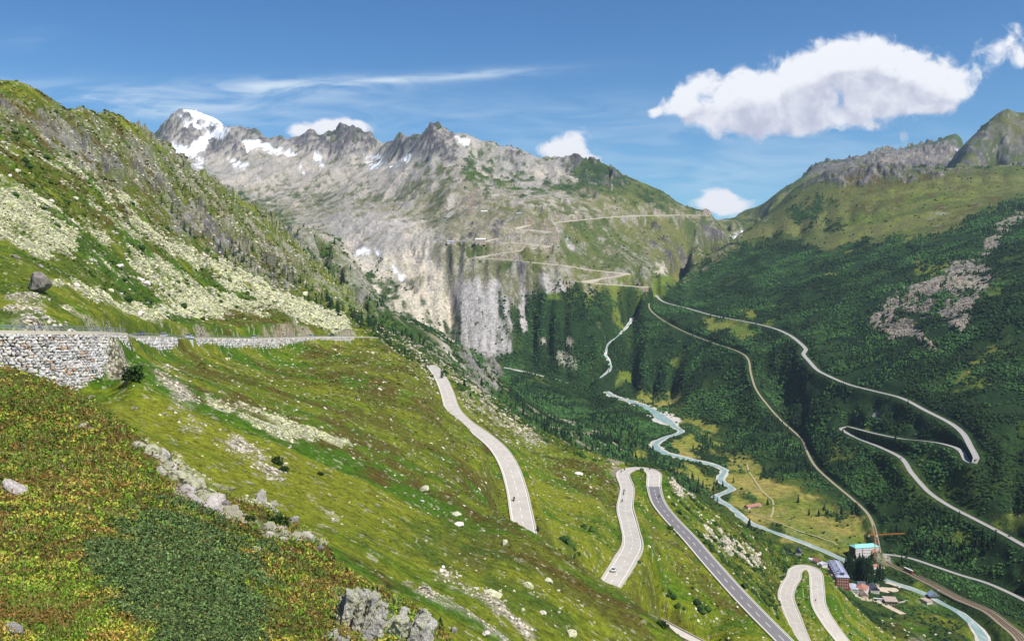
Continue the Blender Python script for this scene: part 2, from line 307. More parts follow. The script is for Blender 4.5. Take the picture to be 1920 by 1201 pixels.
# --- pass, far right ridges
line([(1345, 411, 5300), (1360, 413, 5500), (1372, 420, 5200), (1385, 440, 4800), (1392, 452, 4500)], 12)
PK2 = [(1362, 411, 5800), (1400, 396, 6200), (1430, 385, 6400), (1460, 368, 6600), (1490, 350, 6800), (1510, 330, 7000), (1520, 318, 7100), (1540, 309, 7200), (1590, 300, 7300), (1605, 302, 7400), (1630, 290, 7400), (1655, 279, 7500), (1680, 283, 7500), (1695, 278, 7500), (1715, 274, 7500), (1750, 272, 7500), (1765, 277, 7500), (1790, 268, 7500), (1805, 272, 7500)]
PK3 = [(1780, 305, 5250), (1790, 290, 5250), (1812, 266, 5250), (1835, 246, 5250), (1860, 226, 5250), (1880, 212, 5250), (1892, 209, 5250), (1905, 216, 5250), (1918, 216, 5250), (1950, 200, 5250), (2100, 170, 5250), (2400, 150, 5250)]
for P_ in (PK2, PK3):
    line(P_, 15)
    for (a, b, c) in P_:
        u, v = cam_uv(a, b)
        HID.append((a, c * 1.12, v * c * .88)); HID.append((a, c * 1.5, v * c * .65))
line([(1420, 403, 5200), (1480, 360, 5800), (1540, 321, 6400), (1600, 309, 6500), (1700, 309, 6500), (1770, 305, 6400)], 30)
line([(1790, 307, 4900), (1850, 280, 5050), (1900, 260, 5100), (1960, 250, 5100)], 30)
# --- right valley side
CREST_R = [(1262, 536, 3620), (1290, 515, 3750), (1330, 480, 3950), (1370, 452, 4100), (1400, 432, 4200), (1430, 405, 4300), (1460, 380, 4350), (1490, 352, 4350), (1520, 332, 4350), (1560, 318, 4300), (1600, 313, 4250), (1700, 314, 4120), (1780, 312, 4000), (1860, 308, 3900), (1930, 306, 3850), (2100, 300, 3700), (2400, 280, 3500)]
line(CREST_R, 20)
for (a, b, c) in CREST_R:
    u, v = cam_uv(a, b)
    HID.append((a, c * 1.08, v * c - c * .012)); 
for (a, b, c) in CREST_R[3:]:
    u, v = cam_uv(a, b)
    HID.append((a, c * 1.25, v * c - c * .01))
line([(1560, 335, 4150), (1700, 340, 3950), (1800, 340, 3750), (1920, 340, 3600), (2200, 330, 3300)], 50)
line([(1380, 480, 3850), (1450, 450, 3920), (1550, 420, 3820), (1680, 390, 3650), (1800, 380, 3430), (1930, 370, 3250), (2200, 360, 2900)], 60)
line([(1300, 545, 3560), (1400, 520, 3450), (1500, 500, 3350), (1600, 480, 3200), (1700, 470, 3050), (1800, 460, 2850), (1930, 450, 2620), (2200, 440, 2300)], 60)
line([(1350, 575, 3190), (1450, 570, 3030), (1550, 560, 2850), (1650, 560, 2600), (1750, 560, 2400), (1850, 560, 2200), (1940, 560, 2060), (2200, 550, 1800)], 60)
line([(1500, 620, 2700), (1600, 640, 2420), (1700, 650, 2190), (1800, 660, 2000), (1940, 680, 1780), (2200, 690, 1500)], 60)
RR = [(1229, 553, 3520), (1245, 566, 3450), (1290, 578, 3330), (1340, 592, 3120), (1400, 603, 2930), (1450, 615, 2750), (1480, 628, 2620), (1500, 643, 2500), (1511, 655, 2420), (1506, 663, 2390), (1518, 678, 2320), (1532, 693, 2240), (1550, 703, 2190), (1590, 720, 2110), (1640, 733, 2020), (1690, 746, 1920), (1735, 769, 1800), (1780, 792, 1690), (1805, 812, 1610), (1820, 838, 1540), (1830, 858, 1490), (1826, 868, 1478), (1812, 862, 1515)]
RR2 = [(1812, 862, 1515), (1806, 850, 1540), (1795, 840, 1565), (1765, 831, 1620), (1730, 826, 1680), (1690, 822, 1749), (1640, 812, 1850), (1605, 803, 1930), (1588, 799, 1985), (1577, 802, 1980), (1582, 808, 1950), (1610, 822, 1880), (1650, 838, 1768), (1685, 855, 1670), (1698, 868, 1625), (1706, 882, 1580), (1725, 905, 1540), (1745, 925, 1492), (1780, 948, 1437), (1830, 974, 1368), (1880, 1000, 1304), (1930, 1028, 1237), (1990, 1060, 1165)]
TR = [(1217, 566, 3380), (1219, 580, 3310), (1240, 598, 3230), (1280, 620, 3060), (1330, 640, 2870), (1380, 657, 2660), (1402, 672, 2540), (1408, 700, 2440), (1418, 730, 2350), (1440, 760, 2270), (1465, 788, 2190), (1490, 810, 2120), (1505, 825, 2060), (1515, 850, 1950), (1530, 875, 1850), (1560, 903, 1730), (1595, 932, 1620), (1625, 960, 1530), (1638, 985, 1465), (1645, 1015, 1400), (1650, 1040, 1350), (1668, 1057, -404, 'z'), (1700, 1072, -404.5, 'z'), (1750, 1096, -405, 'z'), (1800, 1123, -405, 'z'), (1850, 1144, -405, 'z'), (1885, 1171, -405, 'z'), (1910, 1192, -405, 'z'), (1930, 1220, -405, 'z')]
LR = [(1655, 1038, 1340), (1700, 1044, 1332), (1750, 1060, 1295), (1800, 1077, 1257), (1850, 1092, 1222), (1900, 1114, 1178), (1950, 1140, 1130)]
for r in (RR, RR2, TR, LR): line(r, 24)
line([(1565, 765, 2060), (1640, 775, 1960), (1720, 800, 1790)], 50)
line([(1880, 760, 1650), (1880, 850, 1470), (1900, 950, 1365), (2150, 900, 1150), (2150, 1100, 1000)], 60)
line([(1540, 840, 1930), (1600, 880, 1735), (1650, 930, 1565), (1700, 985, 1420), (1780, 1020, 1328), (1860, 1050, 1262), (1940, 1090, 1165)], 50)
line([(1700, 920, 1527), (1620, 860, 1755)], 50)
line([(1260, 640, 3010), (1210, 660, 3020), (1200, 690, 2970), (1225, 715, 2880), (1280, 700, 2780), (1340, 720, 2550), (1400, 790, 2250), (1470, 850, 1960)], 40)
line([(1430, 650, 2620), (1480, 690, 2390), (1512, 722, 2215), (1560, 745, 2110)], 40)
line([(1440, 700, 2480), (1480, 740, 2310), (1540, 780, 2075)], 40)
hid([(2500, 1500, -60), (2500, 3000, 300), (2500, 800, -300), (2600, 6000, 600), (900, 12000, 300), (300, 12000, 300), (1500, 12000, 300), (2400, 12000, 300), (-600, 12000, 300)])
hid([(-700, 10, -3.5), (-700, 40, -7), (-700, 150, -3), (-700, 300, 60), (-700, 600, 170)])
# ---------------------------------------------------------------- noise (numpy)
def _hash(ix, iy, seed):
    h = (ix.astype(np.uint32) * np.uint32(374761393)) ^ (iy.astype(np.uint32) * np.uint32(668265263)) ^ np.uint32((seed * 2246822519) & 0xffffffff)
    h = (h ^ (h >> np.uint32(13))) * np.uint32(1274126177)
    h = h ^ (h >> np.uint32(16))
    return h.astype(np.float32) * np.float32(1 / 4294967295.0)
def vnoise(x, y, seed):
    xf = np.floor(x); yf = np.floor(y)
    fx = (x - xf).astype(np.float32); fy = (y - yf).astype(np.float32)
    ix = xf.astype(np.int64); iy = yf.astype(np.int64)
    fx = fx * fx * fx * (fx * (fx * 6 - 15) + 10); fy = fy * fy * fy * (fy * (fy * 6 - 15) + 10)
    a = _hash(ix, iy, seed); b = _hash(ix + 1, iy, seed); c = _hash(ix, iy + 1, seed); d = _hash(ix + 1, iy + 1, seed)
    return (a + (b - a) * fx) * (1 - fy) + (c + (d - c) * fx) * fy
def fbm(x, y, seed, octv=5, rough=0.5):
    t = 0; amp = 1.0; tot = 0; f = 1.0
    for i in range(octv):
        t = t + amp * vnoise(x * f + 13.7 * i, y * f - 7.3 * i, seed + i); tot += amp
        amp *= rough; f *= 2.03
    return t / tot
def sstep(a, b, x):
    t = np.clip((x - a) / (b - a), 0, 1); return t * t * (3 - 2 * t)

# ---------------------------------------------------------------- interpolate the samples (linear radial functions)
KU = 5.0
cp = []
for (px, py, s) in CTRL:
    u, v = cam_uv(px, py); cp.append((u, s, v))
for (px, Y, z) in HID:
    cp.append(((px - 960.0) / F, math.log(Y), z / Y))
cp = np.array(cp)
# merge samples that fall on nearly the same spot
key = np.round(np.stack([cp[:, 0] / 0.0025, cp[:, 1] / 0.006], 1)).astype(int)
_, first = np.unique(key, axis=0, return_index=True)
cp = cp[np.sort(first)]
X = np.stack([cp[:, 0] * KU, cp[:, 1]], 1); n = len(X)
D = np.sqrt(((X[:, None] - X[None]) ** 2).sum(-1) + 1e-5)
A = np.zeros((n + 3, n + 3)); A[:n, :n] = -D + np.eye(n) * 0.0006
A[:n, n] = 1; A[:n, n + 1:] = X; A[n, :n] = 1; A[n + 1:, :n] = X.T
sol = np.linalg.solve(A, np.concatenate([cp[:, 2], np.zeros(3)]))
S0, S1 = math.log(2.3), math.log(11500)
U0, U1 = -0.74, 0.76
gu = np.linspace(U0, U1, 620); gs = np.linspace(S0, S1, 1100)
def rbf(uq, sq):
    q = np.stack([uq * KU, sq], 1).astype(np.float32)
    out = np.empty(len(q), np.float32)
    Xf = X.astype(np.float32); w = sol[:n].astype(np.float32); xx = (Xf ** 2).sum(1)
    for i in range(0, len(q), 60000):
        qq = q[i:i + 60000]
        d2 = (qq ** 2).sum(1)[:, None] + xx[None] - 2 * qq @ Xf.T
        np.maximum(d2, 0, out=d2); d2 += 1e-5; np.sqrt(d2, out=d2)
        out[i:i + 60000] = -(d2 @ w) + sol[n] + qq @ sol[n + 1:].astype(np.float32)
    return out
Gu, Gs = np.meshgrid(gu, gs)
VG = rbf(Gu.ravel(), Gs.ravel()).reshape(Gu.shape)
# rows of the mesh: denser where the ground rises across the line of sight
inf = (gu > -0.56) & (gu < 0.56)
dv = np.abs(np.diff(VG[:, inf], axis=0))
dens = (np.percentile(dv, 85, axis=1) + np.percentile(dv, 98, axis=1)) * F / 4 + 0.16
dens = np.convolve(np.pad(dens, 6, 'edge'), np.ones(13) / 13, 'valid')
cum = np.concatenate([[0], np.cumsum(dens)]); cum /= cum[-1]
NR, NC = 2100, 1340
rs = np.interp(np.linspace(0, 1, NR), cum, gs)
inner = int(NC * 0.84); side = (NC - inner) // 2
cu = np.concatenate([np.linspace(U0, -0.565, side, endpoint=False), np.linspace(-0.565, 0.565, NC - 2 * side, endpoint=False), np.linspace(0.565, U1, side)])
def bil(G, u, s):
    a = np.clip((u - U0) / (U1 - U0) * (len(gu) - 1), 0, len(gu) - 1.001); b = np.clip((s - S0) / (S1 - S0) * (len(gs) - 1), 0, len(gs) - 1.001)
    i = a.astype(int); j = b.astype(int); a = a - i; b = b - j
    return (G[j, i] * (1 - a) + G[j, i + 1] * a) * (1 - b) + (G[j + 1, i] * (1 - a) + G[j + 1, i + 1] * a) * b
MU, MS = np.meshgrid(cu, rs)
TY = np.exp(MS); TX = MU * TY; TZ = bil(VG, MU, MS) * TY
TX = TX.astype(np.float32); TY = TY.astype(np.float32); TZ = TZ.astype(np.float32)

def to_px(x, y, z):
    """where a point stands in the photograph's frame (used to look land cover up on the survey below)"""
    d = y * math.cos(PITCH) - z * math.sin(PITCH); up = y * math.sin(PITCH) + z * math.cos(PITCH)
    return 960 + F * x / d, 600.5 - F * up / d
# ---------------------------------------------------------------- land cover survey
# band 0: slope at the photographer's feet, band 1: near valley side, band 2: everything beyond
COV = {  # colour a, colour b, stoniness (scree pattern), vegetation clumpiness, rock relief
 'G': ((.050, .112, .005), (.155, .168, .012), .12, .5, .15),
 'g': ((.045, .085, .008), (.075, .110, .012), .10, .7, .2),
 'B': ((.085, .062, .012), (.095, .105, .014), .10, .7, .2),
 'S': ((.46, .46, .23), (.36, .37, .20), 1.0, .0, .5),
 'W': ((.52, .44, .36), (.40, .34, .25), 1.0, .0, .6),
 'R': ((.24, .23, .20), (.17, .16, .15), .35, .0, 1.0),
 'Q': ((.24, .23, .17), (.10, .13, .035), .45, .3, .9),
 'L': ((.50, .44, .34), (.38, .35, .30), .15, .0, .25),
 'l': ((.42, .39, .37), (.33, .30, .28), .15, .0, .5),
 'T': ((.42, .37, .31), (.30, .28, .25), .12, .0, .65),
 'P': ((.34, .26, .19), (.30, .26, .22), .8, .0, .7),
 'F': ((.016, .040, .011), (.022, .052, .012), .0, 1.0, .3),
 'f': ((.022, .050, .012), (.060, .095, .014), .03, 1.0, .3),
 'M': ((.190, .200, .030), (.280, .235, .060), .05, .3, .1),
 'm': ((.105, .150, .018), (.165, .180, .030), .06, .4, .15),
 'O': ((.140, .138, .072), (.250, .225, .150), .25, .3, .4),
 'o': ((.060, .085, .022), (.115, .120, .035), .15, .3, .3),
 'N': ((.88, .90, .94), (.80, .83, .90), .0, .0, .2),
 'K': ((.115, .105, .110), (.075, .070, .075), .3, .0, 1.0),
 'H': ((.110, .075, .018), (.075, .095, .012), .05, 1.0, .1),
 'J': ((.030, .060, .014), (.024, .045, .012), .0, 1.0, .1),
 'r': ((.075, .100, .022), (.130, .135, .040), .03, .25, .15),
 'V': ((.115, .105, .105), (.165, .15, .135), .0, .0, .30),
 'A': ((.185, .165, .145), (.16, .145, .13), .0, .0, .1),
}
RW, RH = 960, 601
BASE = ['H', 'G', 'f']
LAY = [{BASE[b]: np.ones((RH, RW), np.float32)} for b in range(3)]
_yy, _xx = np.mgrid[0:RH, 0:RW].astype(np.float32)
def _blur(a, r):
    r = int(max(1, r))
    for ax in (0, 1):
        for _ in range(2):
            p = np.pad(a, [(r, r) if k == ax else (0, 0) for k in (0, 1)], 'edge')
            c = np.cumsum(p, ax, dtype=np.float64)
            z = np.zeros_like(np.take(c, [0], ax)); c = np.concatenate([z, c], ax)
            m = 2 * r + 1; L_ = a.shape[ax]
            a = ((np.take(c, range(m, m + L_), ax) - np.take(c, range(0, L_), ax)) / m).astype(np.float32)
    return a
def _lay(band, cov, m, w):
    m = m * w
    for k in LAY[band]: LAY[band][k] *= (1 - m)
    LAY[band][cov] = LAY[band].get(cov, 0) + m
def poly(band, cov, pts, w=1.0, blur=3):
    pts = [(p[0] / 2, p[1] / 2) for p in pts]
    m = np.zeros((RH, RW), bool); j = len(pts) - 1
    for i in range(len(pts)):
        (xi, yi), (xj, yj) = pts[i], pts[j]
        if yi != yj:
            m ^= ((yi > _yy) != (yj > _yy)) & (_xx < (xj - xi) * (_yy - yi) / (yj - yi) + xi)
        j = i
    _lay(band, cov, _blur(m.astype(np.float32), blur), w)
def strip(band, cov, pts, wd, w=1.0, blur=1):
    d = np.full((RH, RW), 1e9, np.float32)
    for a, b in zip(pts[:-1], pts[1:]):
        ax, ay, bx, by = a[0] / 2, a[1] / 2, b[0] / 2, b[1] / 2
        x0, x1, y0, y1 = int(max(0, min(ax, bx) - wd)), int(min(RW, max(ax, bx) + wd + 1)), int(max(0, min(ay, by) - wd)), int(min(RH, max(ay, by) + wd + 1))
        if x1 <= x0 or y1 <= y0: continue
        X_ = _xx[y0:y1, x0:x1]; Y_ = _yy[y0:y1, x0:x1]
        l2 = max((bx - ax) ** 2 + (by - ay) ** 2, 1e-6)
        t = np.clip(((X_ - ax) * (bx - ax) + (Y_ - ay) * (by - ay)) / l2, 0, 1)
        dd = np.hypot(X_ - ax - t * (bx - ax), Y_ - ay - t * (by - ay))
        d[y0:y1, x0:x1] = np.minimum(d[y0:y1, x0:x1], dd)
    _lay(band, cov, _blur((d < wd / 2 / 1.0).astype(np.float32), blur), w)

# --- band 1: hillside above the wall
poly(1, 'g', [(0, 150), (520, 430), (760, 650), (700, 620), (0, 630)], .55, 8)
poly(1, 'B', [(0, 150), (100, 190), (270, 250), (300, 330), (200, 300), (0, 190)], .75, 6)
poly(1, 'Q', [(0, 200), (150, 215), (260, 270), (330, 310), (520, 430), (640, 545), (720, 612), (790, 660), (700, 600), (560, 520), (430, 470), (330, 400), (180, 330), (60, 260), (0, 230)], .9, 6)
poly(1, 'R', [(60, 220), (130, 235), (220, 300), (260, 370), (330, 400), (360, 450), (300, 420), (200, 350), (120, 290), (60, 250)], .6, 4)
poly(1, 'R', [(330, 380), (420, 430), (470, 480), (560, 540), (520, 540), (430, 480), (340, 420)], .7, 4)
poly(1, 'R', [(250, 250), (290, 280), (330, 340), (300, 350), (250, 300)], .5, 5)
strip(1, 'B', [(150, 300), (300, 400), (450, 470), (580, 560)], 14, .6, 5)
strip(1, 'G', [(230, 395), (330, 450), (450, 520), (560, 570)], 12, .8, 3)
strip(1, 'G', [(0, 375), (60, 410), (150, 440), (230, 480)], 10, .6, 4)
poly(1, 'S', [(0, 355), (60, 395), (110, 420), (150, 440), (130, 470), (140, 482), (80, 478), (30, 462), (0, 455)], .95, 2)
strip(1, 'S', [(0, 340), (120, 405), (220, 445)], 5, .6, 2)
strip(1, 'S', [(0, 260), (100, 300), (180, 350), (250, 380)], 6, .5, 3)
poly(1, 'S', [(225, 440), (260, 465), (340, 515), (370, 540), (440, 560), (530, 570), (600, 590), (650, 612), (590, 600), (500, 590), (420, 590), (300, 585), (270, 580), (330, 565), (290, 520), (245, 490)], .95, 2)
strip(1, 'S', [(240, 400), (330, 470), (420, 500), (500, 540), (560, 575), (640, 608)], 9, .95, 2)
strip(1, 'S', [(260, 420), (340, 480), (430, 530), (520, 565)], 5, .8, 2)
strip(1, 'S', [(90, 527), (150, 540), (190, 555), (260, 575), (300, 588)], 7, .95, 1)
strip(1, 'S', [(170, 475), (240, 520), (300, 550), (330, 566)], 4, .6, 2)
strip(1, 'S', [(110, 570), (160, 590), (230, 598)], 3, .6, 1)
strip(1, 'S', [(120, 340), (200, 400), (260, 440)], 5, .6, 2)
poly(1, 'G', [(120, 585), (240, 605), (340, 625), (240, 622), (150, 618)], .6, 3)
poly(1, 'B', [(380, 600), (440, 585), (490, 577), (540, 585), (580, 602), (600, 625), (560, 620), (500, 605), (420, 610)], .9, 2)
poly(1, 'W', [(20, 555), (70, 565), (110, 600), (150, 622), (0, 622), (0, 590)], .6, 4)
poly(1, 'W', [(248, 628), (270, 620), (295, 612), (340, 614), (395, 622), (430, 632), (250, 634)], .95, 1)
poly(1, 'P', [(455, 630), (480, 622), (520, 612), (552, 608), (585, 620), (600, 632), (455, 633)], .95, 1)
poly(1, 'P', [(610, 630), (640, 620), (655, 616), (662, 628), (655, 631)], .95, 1)
poly(1, 'B', [(0, 150), (300, 300), (520, 430), (600, 520), (400, 500), (200, 420), (0, 340)], .35, 10)
poly(1, 'B', [(0, 230), (120, 280), (260, 370), (330, 430), (200, 400), (60, 320), (0, 290)], .5, 8)
poly(1, 'g', [(0, 470), (60, 490), (200, 490), (280, 540), (340, 580), (240, 565), (100, 520), (0, 520)], .7, 5)
poly(1, 'g', [(120, 430), (200, 440), (260, 510), (330, 570), (260, 560), (180, 500)], .5, 5)
for pts, wd in [([(70, 228), (92, 258)], 6), ([(88, 240), (104, 268)], 4), ([(130, 232), (140, 262)], 3), ([(150, 262), (165, 290)], 4), ([(185, 285), (205, 312)], 4), ([(215, 290), (230, 330)], 4), ([(255, 300), (268, 340)], 5), ([(282, 330), (300, 362)], 4), ([(330, 378), (345, 420)], 5), ([(368, 392), (392, 448)], 5), ([(352, 410), (366, 440)], 3), ([(395, 430), (412, 468)], 5), ([(425, 440), (440, 480)], 4), ([(460, 460), (470, 490)], 3), ([(0, 185), (14, 205)], 8), ([(10, 190), (30, 215)], 4), ([(232, 395), (246, 420)], 3), ([(500, 490), (512, 520)], 4), ([(300, 340), (322, 372)], 3), ([(540, 500), (552, 530)], 3)]:
    strip(1, 'K', pts, wd, .8, 1)  # dark strips paint the shade of the cliff crevices into the ground colour
# --- band 1: slope below the wall
poly(1, 'G', [(0, 725), (250, 660), (600, 640), (700, 640), (830, 700), (900, 850), (980, 1000), (1290, 1201), (840, 1201), (600, 1040), (400, 950), (250, 830), (0, 745)], 1, 3)
poly(1, 'B', [(640, 640), (720, 640), (810, 700), (850, 790), (940, 900), (950, 970), (880, 950), (800, 880), (700, 780), (600, 720), (560, 690)], .75, 12)
poly(1, 'B', [(300, 670), (450, 690), (620, 760), (760, 850), (880, 960), (760, 900), (600, 820), (420, 740), (330, 710)], .6, 10)
poly(1, 'B', [(880, 960), (1000, 1000), (1130, 1090), (1290, 1200), (1150, 1190), (1000, 1110), (850, 1040)], .85, 10)
poly(1, 'g', [(700, 980), (850, 1000), (1050, 1130), (1150, 1201), (1050, 1201), (880, 1090), (720, 1020)], .5, 10)
poly(1, 'B', [(640, 1060), (740, 1110), (880, 1201), (700, 1180)], .4, 8)
poly(1, 'S', [(370, 733), (400, 742), (450, 752), (500, 772), (560, 790), (610, 800), (660, 830), (640, 838), (570, 826), (500, 800), (430, 768), (375, 745)], .95, 2)
strip(1, 'S', [(640, 825), (560, 830), (480, 790)], 4, .5, 2)
strip(1, 'W', [(300, 700), (350, 760), (370, 800)], 8, .25, 4)
strip(1, 'W', [(430, 830), (490, 870), (520, 890)], 10, .4, 4)
strip(1, 'W', [(200, 690), (230, 705)], 8, .5, 3)
strip(1, 'W', [(575, 925), (635, 968)], 3, .8, 1)
strip(1, 'S', [(260, 832), (330, 880), (400, 930), (470, 950)], 10, .4, 3)
poly(1, 'W', [(820, 1070), (860, 1075), (930, 1120), (960, 1150), (920, 1140), (870, 1110), (815, 1085)], .75, 2)
strip(1, 'W', [(790, 1105), (900, 1170), (960, 1201)], 6, .6, 2)
strip(1, 'W', [(870, 1100), (960, 1160), (1000, 1190)], 5, .7, 2)
# --- band 1: slope beyond road one
poly(1, 'G', [(820, 690), (900, 730), (1160, 880), (1165, 1090), (1000, 990), (940, 870), (870, 790)], .7, 4)
poly(1, 'B', [(1000, 840), (1150, 870), (1170, 950), (1080, 920)], .85, 8)
poly(1, 'B', [(900, 760), (960, 800), (950, 840), (900, 800)], .5, 8)
poly(1, 'g', [(1080, 1000), (1150, 1010), (1140, 1080), (1060, 1030)], .4, 6)
poly(1, 'O', [(850, 690), (930, 730), (1010, 790), (1000, 830), (900, 760)], .6, 8)
poly(1, 'g', [(1250, 880), (1400, 970), (1560, 1070), (1500, 1060), (1470, 1130), (1360, 1060), (1280, 980)], .75, 8)
poly(1, 'B', [(1330, 960), (1440, 1030), (1450, 1110), (1390, 1060)], .5, 8)
poly(1, 'W', [(1240, 895), (1280, 905), (1300, 925), (1260, 915)], .5, 3)
strip(1, 'W', [(1330, 1000), (1360, 1020), (1420, 1050)], 6, .5, 3)
poly(1, 'P', [(1140, 860), (1165, 875), (1160, 910), (1150, 890)], .8, 2)
poly(1, 'G', [(1200, 1060), (1250, 1100), (1400, 1201), (1250, 1150), (1180, 1100)], .7, 6)
poly(1, 'g', [(1200, 1080), (1260, 1090), (1330, 1160), (1280, 1150), (1210, 1110)], .5, 8)
poly(1, 'B', [(1220, 940), (1300, 1040), (1400, 1150), (1380, 1160), (1260, 1050), (1205, 1000)], .45, 6)
# --- band 1/2 wooded rib down to the valley
for b in (1, 2):
    poly(b, 'f', [(660, 560), (740, 600), (860, 660), (960, 720), (1150, 800), (1250, 880), (1150, 860), (1000, 800), (900, 730), (760, 650), (690, 620)], .85, 5)
    poly(b, 'O', [(700, 590), (800, 640), (860, 690), (960, 740), (900, 740), (800, 680), (720, 620)], .5, 6)
poly(2, 'Q', [(515, 425), (560, 428), (605, 436), (650, 480), (700, 560), (720, 600), (640, 560), (560, 470)], .9, 2)
poly(2, 'R', [(650, 520), (690, 545), (720, 580), (700, 585), (660, 560)], .6, 3)
poly(2, 'R', [(870, 670), (920, 690), (950, 720), (920, 730), (880, 710)], .5, 4)
poly(2, 'O', [(1010, 780), (1150, 840), (1100, 850), (960, 780)], .55, 6)
# --- band 2: far mountains
poly(2, 'O', [(300, 260), (1340, 400), (1400, 440), (1290, 530), (1000, 540), (830, 560), (560, 420)], 1, 3)
poly(2, 'T', [(285, 262), (345, 205), (430, 235), (700, 270), (740, 250), (860, 250), (1060, 300), (1080, 340), (960, 330), (900, 300), (880, 300), (800, 340), (740, 350), (700, 360), (560, 360), (480, 360), (420, 350), (350, 320)], .95, 3)
poly(2, 'T', [(370, 320), (560, 340), (720, 330), (760, 360), (640, 390), (540, 395), (450, 370)], .6, 8)
poly(2, 'P', [(850, 300), (900, 360), (890, 400), (860, 370)], .6, 4)
poly(2, 'P', [(870, 350), (950, 370), (900, 395), (860, 385)], .5, 4)
poly(2, 'T', [(700, 300), (640, 370), (600, 410), (540, 440), (600, 440), (680, 400), (740, 330), (770, 290)], .6, 5)
strip(2, 'T', [(780, 320), (700, 380), (640, 410)], 5, .6, 3)
strip(2, 'T', [(840, 340), (760, 400), (720, 420)], 4, .5, 3)
poly(2, 'K', [(285, 262), (310, 232), (335, 210), (420, 235), (424, 245), (380, 270), (330, 280)], .55, 2)
poly(2, 'K', [(395, 265), (425, 240), (450, 255), (458, 290), (430, 295), (395, 290), (370, 280)], .85, 2)
poly(2, 'K', [(450, 240), (478, 232), (505, 256), (510, 266), (470, 262)], .7, 1)
poly(2, 'K', [(505, 258), (580, 245), (600, 258), (650, 240), (705, 272), (680, 285), (640, 295), (610, 290), (560, 270)], .85, 2)
poly(2, 'K', [(720, 275), (748, 245), (780, 250), (820, 236), (848, 258), (852, 285), (830, 300), (800, 300), (770, 290), (740, 285)], .85, 2)
poly(2, 'K', [(930, 280), (975, 285), (1005, 300), (960, 300)], .4, 3)
poly(2, 'K', [(1040, 300), (1076, 297), (1120, 310), (1100, 320), (1060, 312)], .5, 3)
poly(2, 'K', [(1100, 340), (1160, 330), (1180, 350), (1130, 365)], .35, 4)
poly(2, 'T', [(980, 360), (1020, 355), (1100, 395), (1090, 405), (1030, 385)], .8, 3)
poly(2, 'T', [(990, 335), (1020, 340), (1010, 355), (975, 350)], .6, 3)
poly(2, 'r', [(880, 380), (1000, 400), (1100, 405), (1250, 400), (1330, 400), (1300, 385), (1200, 345), (1120, 360), (1080, 385), (950, 375)], .75, 4)
poly(2, 'o', [(540, 350), (640, 370), (700, 400), (640, 400), (560, 390), (500, 370)], .25, 8)
strip(2, 'T', [(930, 358), (1000, 390), (1050, 405)], 3, .8, 1)
strip(2, 'T', [(1010, 365), (1070, 385), (1100, 398)], 3, .6, 2)
for pts, wd in [([(328, 210), (345, 207), (385, 218), (405, 228)], 9), ([(340, 228), (372, 232), (415, 240)], 4), ([(345, 318), (385, 300)], 2), ([(440, 306), (455, 318)], 3), ([(590, 296), (610, 292)], 2), ([(600, 305), (612, 315)], 2), ([(690, 296), (712, 293)], 2), ([(695, 315), (718, 306)], 3), ([(740, 310), (768, 290)], 3), ([(857, 263), (880, 270)], 2), ([(475, 330), (480, 336)], 2), ([(560, 312), (575, 318)], 2)]:
    strip(2, 'N', pts, wd, 1, 1)
poly(2, 'N', [(318, 280), (330, 272), (352, 270), (375, 262), (392, 250), (404, 240), (428, 240), (405, 256), (394, 268), (388, 284), (366, 294), (345, 300), (328, 292)], 1, 1)
poly(2, 'N', [(454, 262), (476, 264), (500, 268), (520, 278), (552, 288), (560, 298), (540, 294), (512, 284), (486, 280), (468, 284), (458, 278)], 1, 1)
for pts in ([(460, 380), (520, 360), (560, 390), (540, 410), (480, 400)], [(560, 360), (620, 350), (640, 390), (590, 405)], [(640, 380), (700, 345), (730, 360), (680, 400)], [(730, 380), (790, 330), (830, 340), (850, 400), (790, 420), (740, 405)], [(770, 330), (830, 310), (850, 340), (800, 370)]):
    poly(2, 'o', pts, .55, 5)
for pts, wd in [([(742, 300), (700, 350), (640, 400)], 5), ([(830, 330), (790, 360), (745, 405)], 4), ([(860, 300), (850, 360), (830, 400)], 4), ([(600, 330), (580, 370), (590, 405)], 4), ([(900, 330), (940, 350), (985, 385)], 4)]:
    strip(2, 'T', pts, wd, .8, 2)
# glacier basin and slab
poly(2, 'T', [(540, 415), (600, 405), (700, 400), (800, 415), (825, 450), (830, 480), (700, 480), (640, 470), (600, 440)], .95, 4)
poly(2, 'L', [(640, 465), (700, 480), (790, 430), (825, 470), (850, 540), (862, 600), (866, 640), (870, 660), (850, 650), (800, 600), (740, 570), (690, 540), (660, 490)], .95, 6)
poly(2, 'T', [(760, 440), (830, 450), (850, 520), (856, 580), (840, 600), (820, 540), (790, 490)], .5, 8)
poly(2, 'O', [(820, 440), (850, 470), (862, 520), (850, 545), (835, 510)], .7, 5)
poly(2, 'l', [(690, 400), (760, 410), (780, 440), (700, 455), (640, 440)], .4, 6)
poly(2, 'N', [(652, 473), (680, 471), (722, 474), (708, 481), (680, 478)], 1, 1)
strip(2, 'N', [(735, 495), (755, 515)], 2, .9, 1)
strip(2, 'K', [(755, 515), (775, 535), (790, 550)], 2, .6, 1)
poly(2, 'O', [(830, 440), (960, 440), (970, 560), (950, 580), (930, 530), (870, 520), (840, 500)], .8, 3)
poly(2, 'o', [(840, 455), (960, 460), (1050, 470), (1060, 530), (980, 540), (960, 500), (850, 480)], .6, 4)
poly(2, 'l', [(860, 540), (880, 525), (915, 515), (940, 535), (955, 570), (968, 640), (935, 665), (870, 655), (865, 600)], .95, 2)
strip(2, 'K', [(852, 545), (856, 580), (864, 610)], 4, .8, 1)  # narrow crevice beside the slab, its shade painted as a dark line
poly(2, 'l', [(880, 545), (900, 520), (910, 540), (890, 600)], .3, 4)
poly(2, 'K', [(878, 415), (945, 415), (955, 440), (880, 440)], .6, 3)
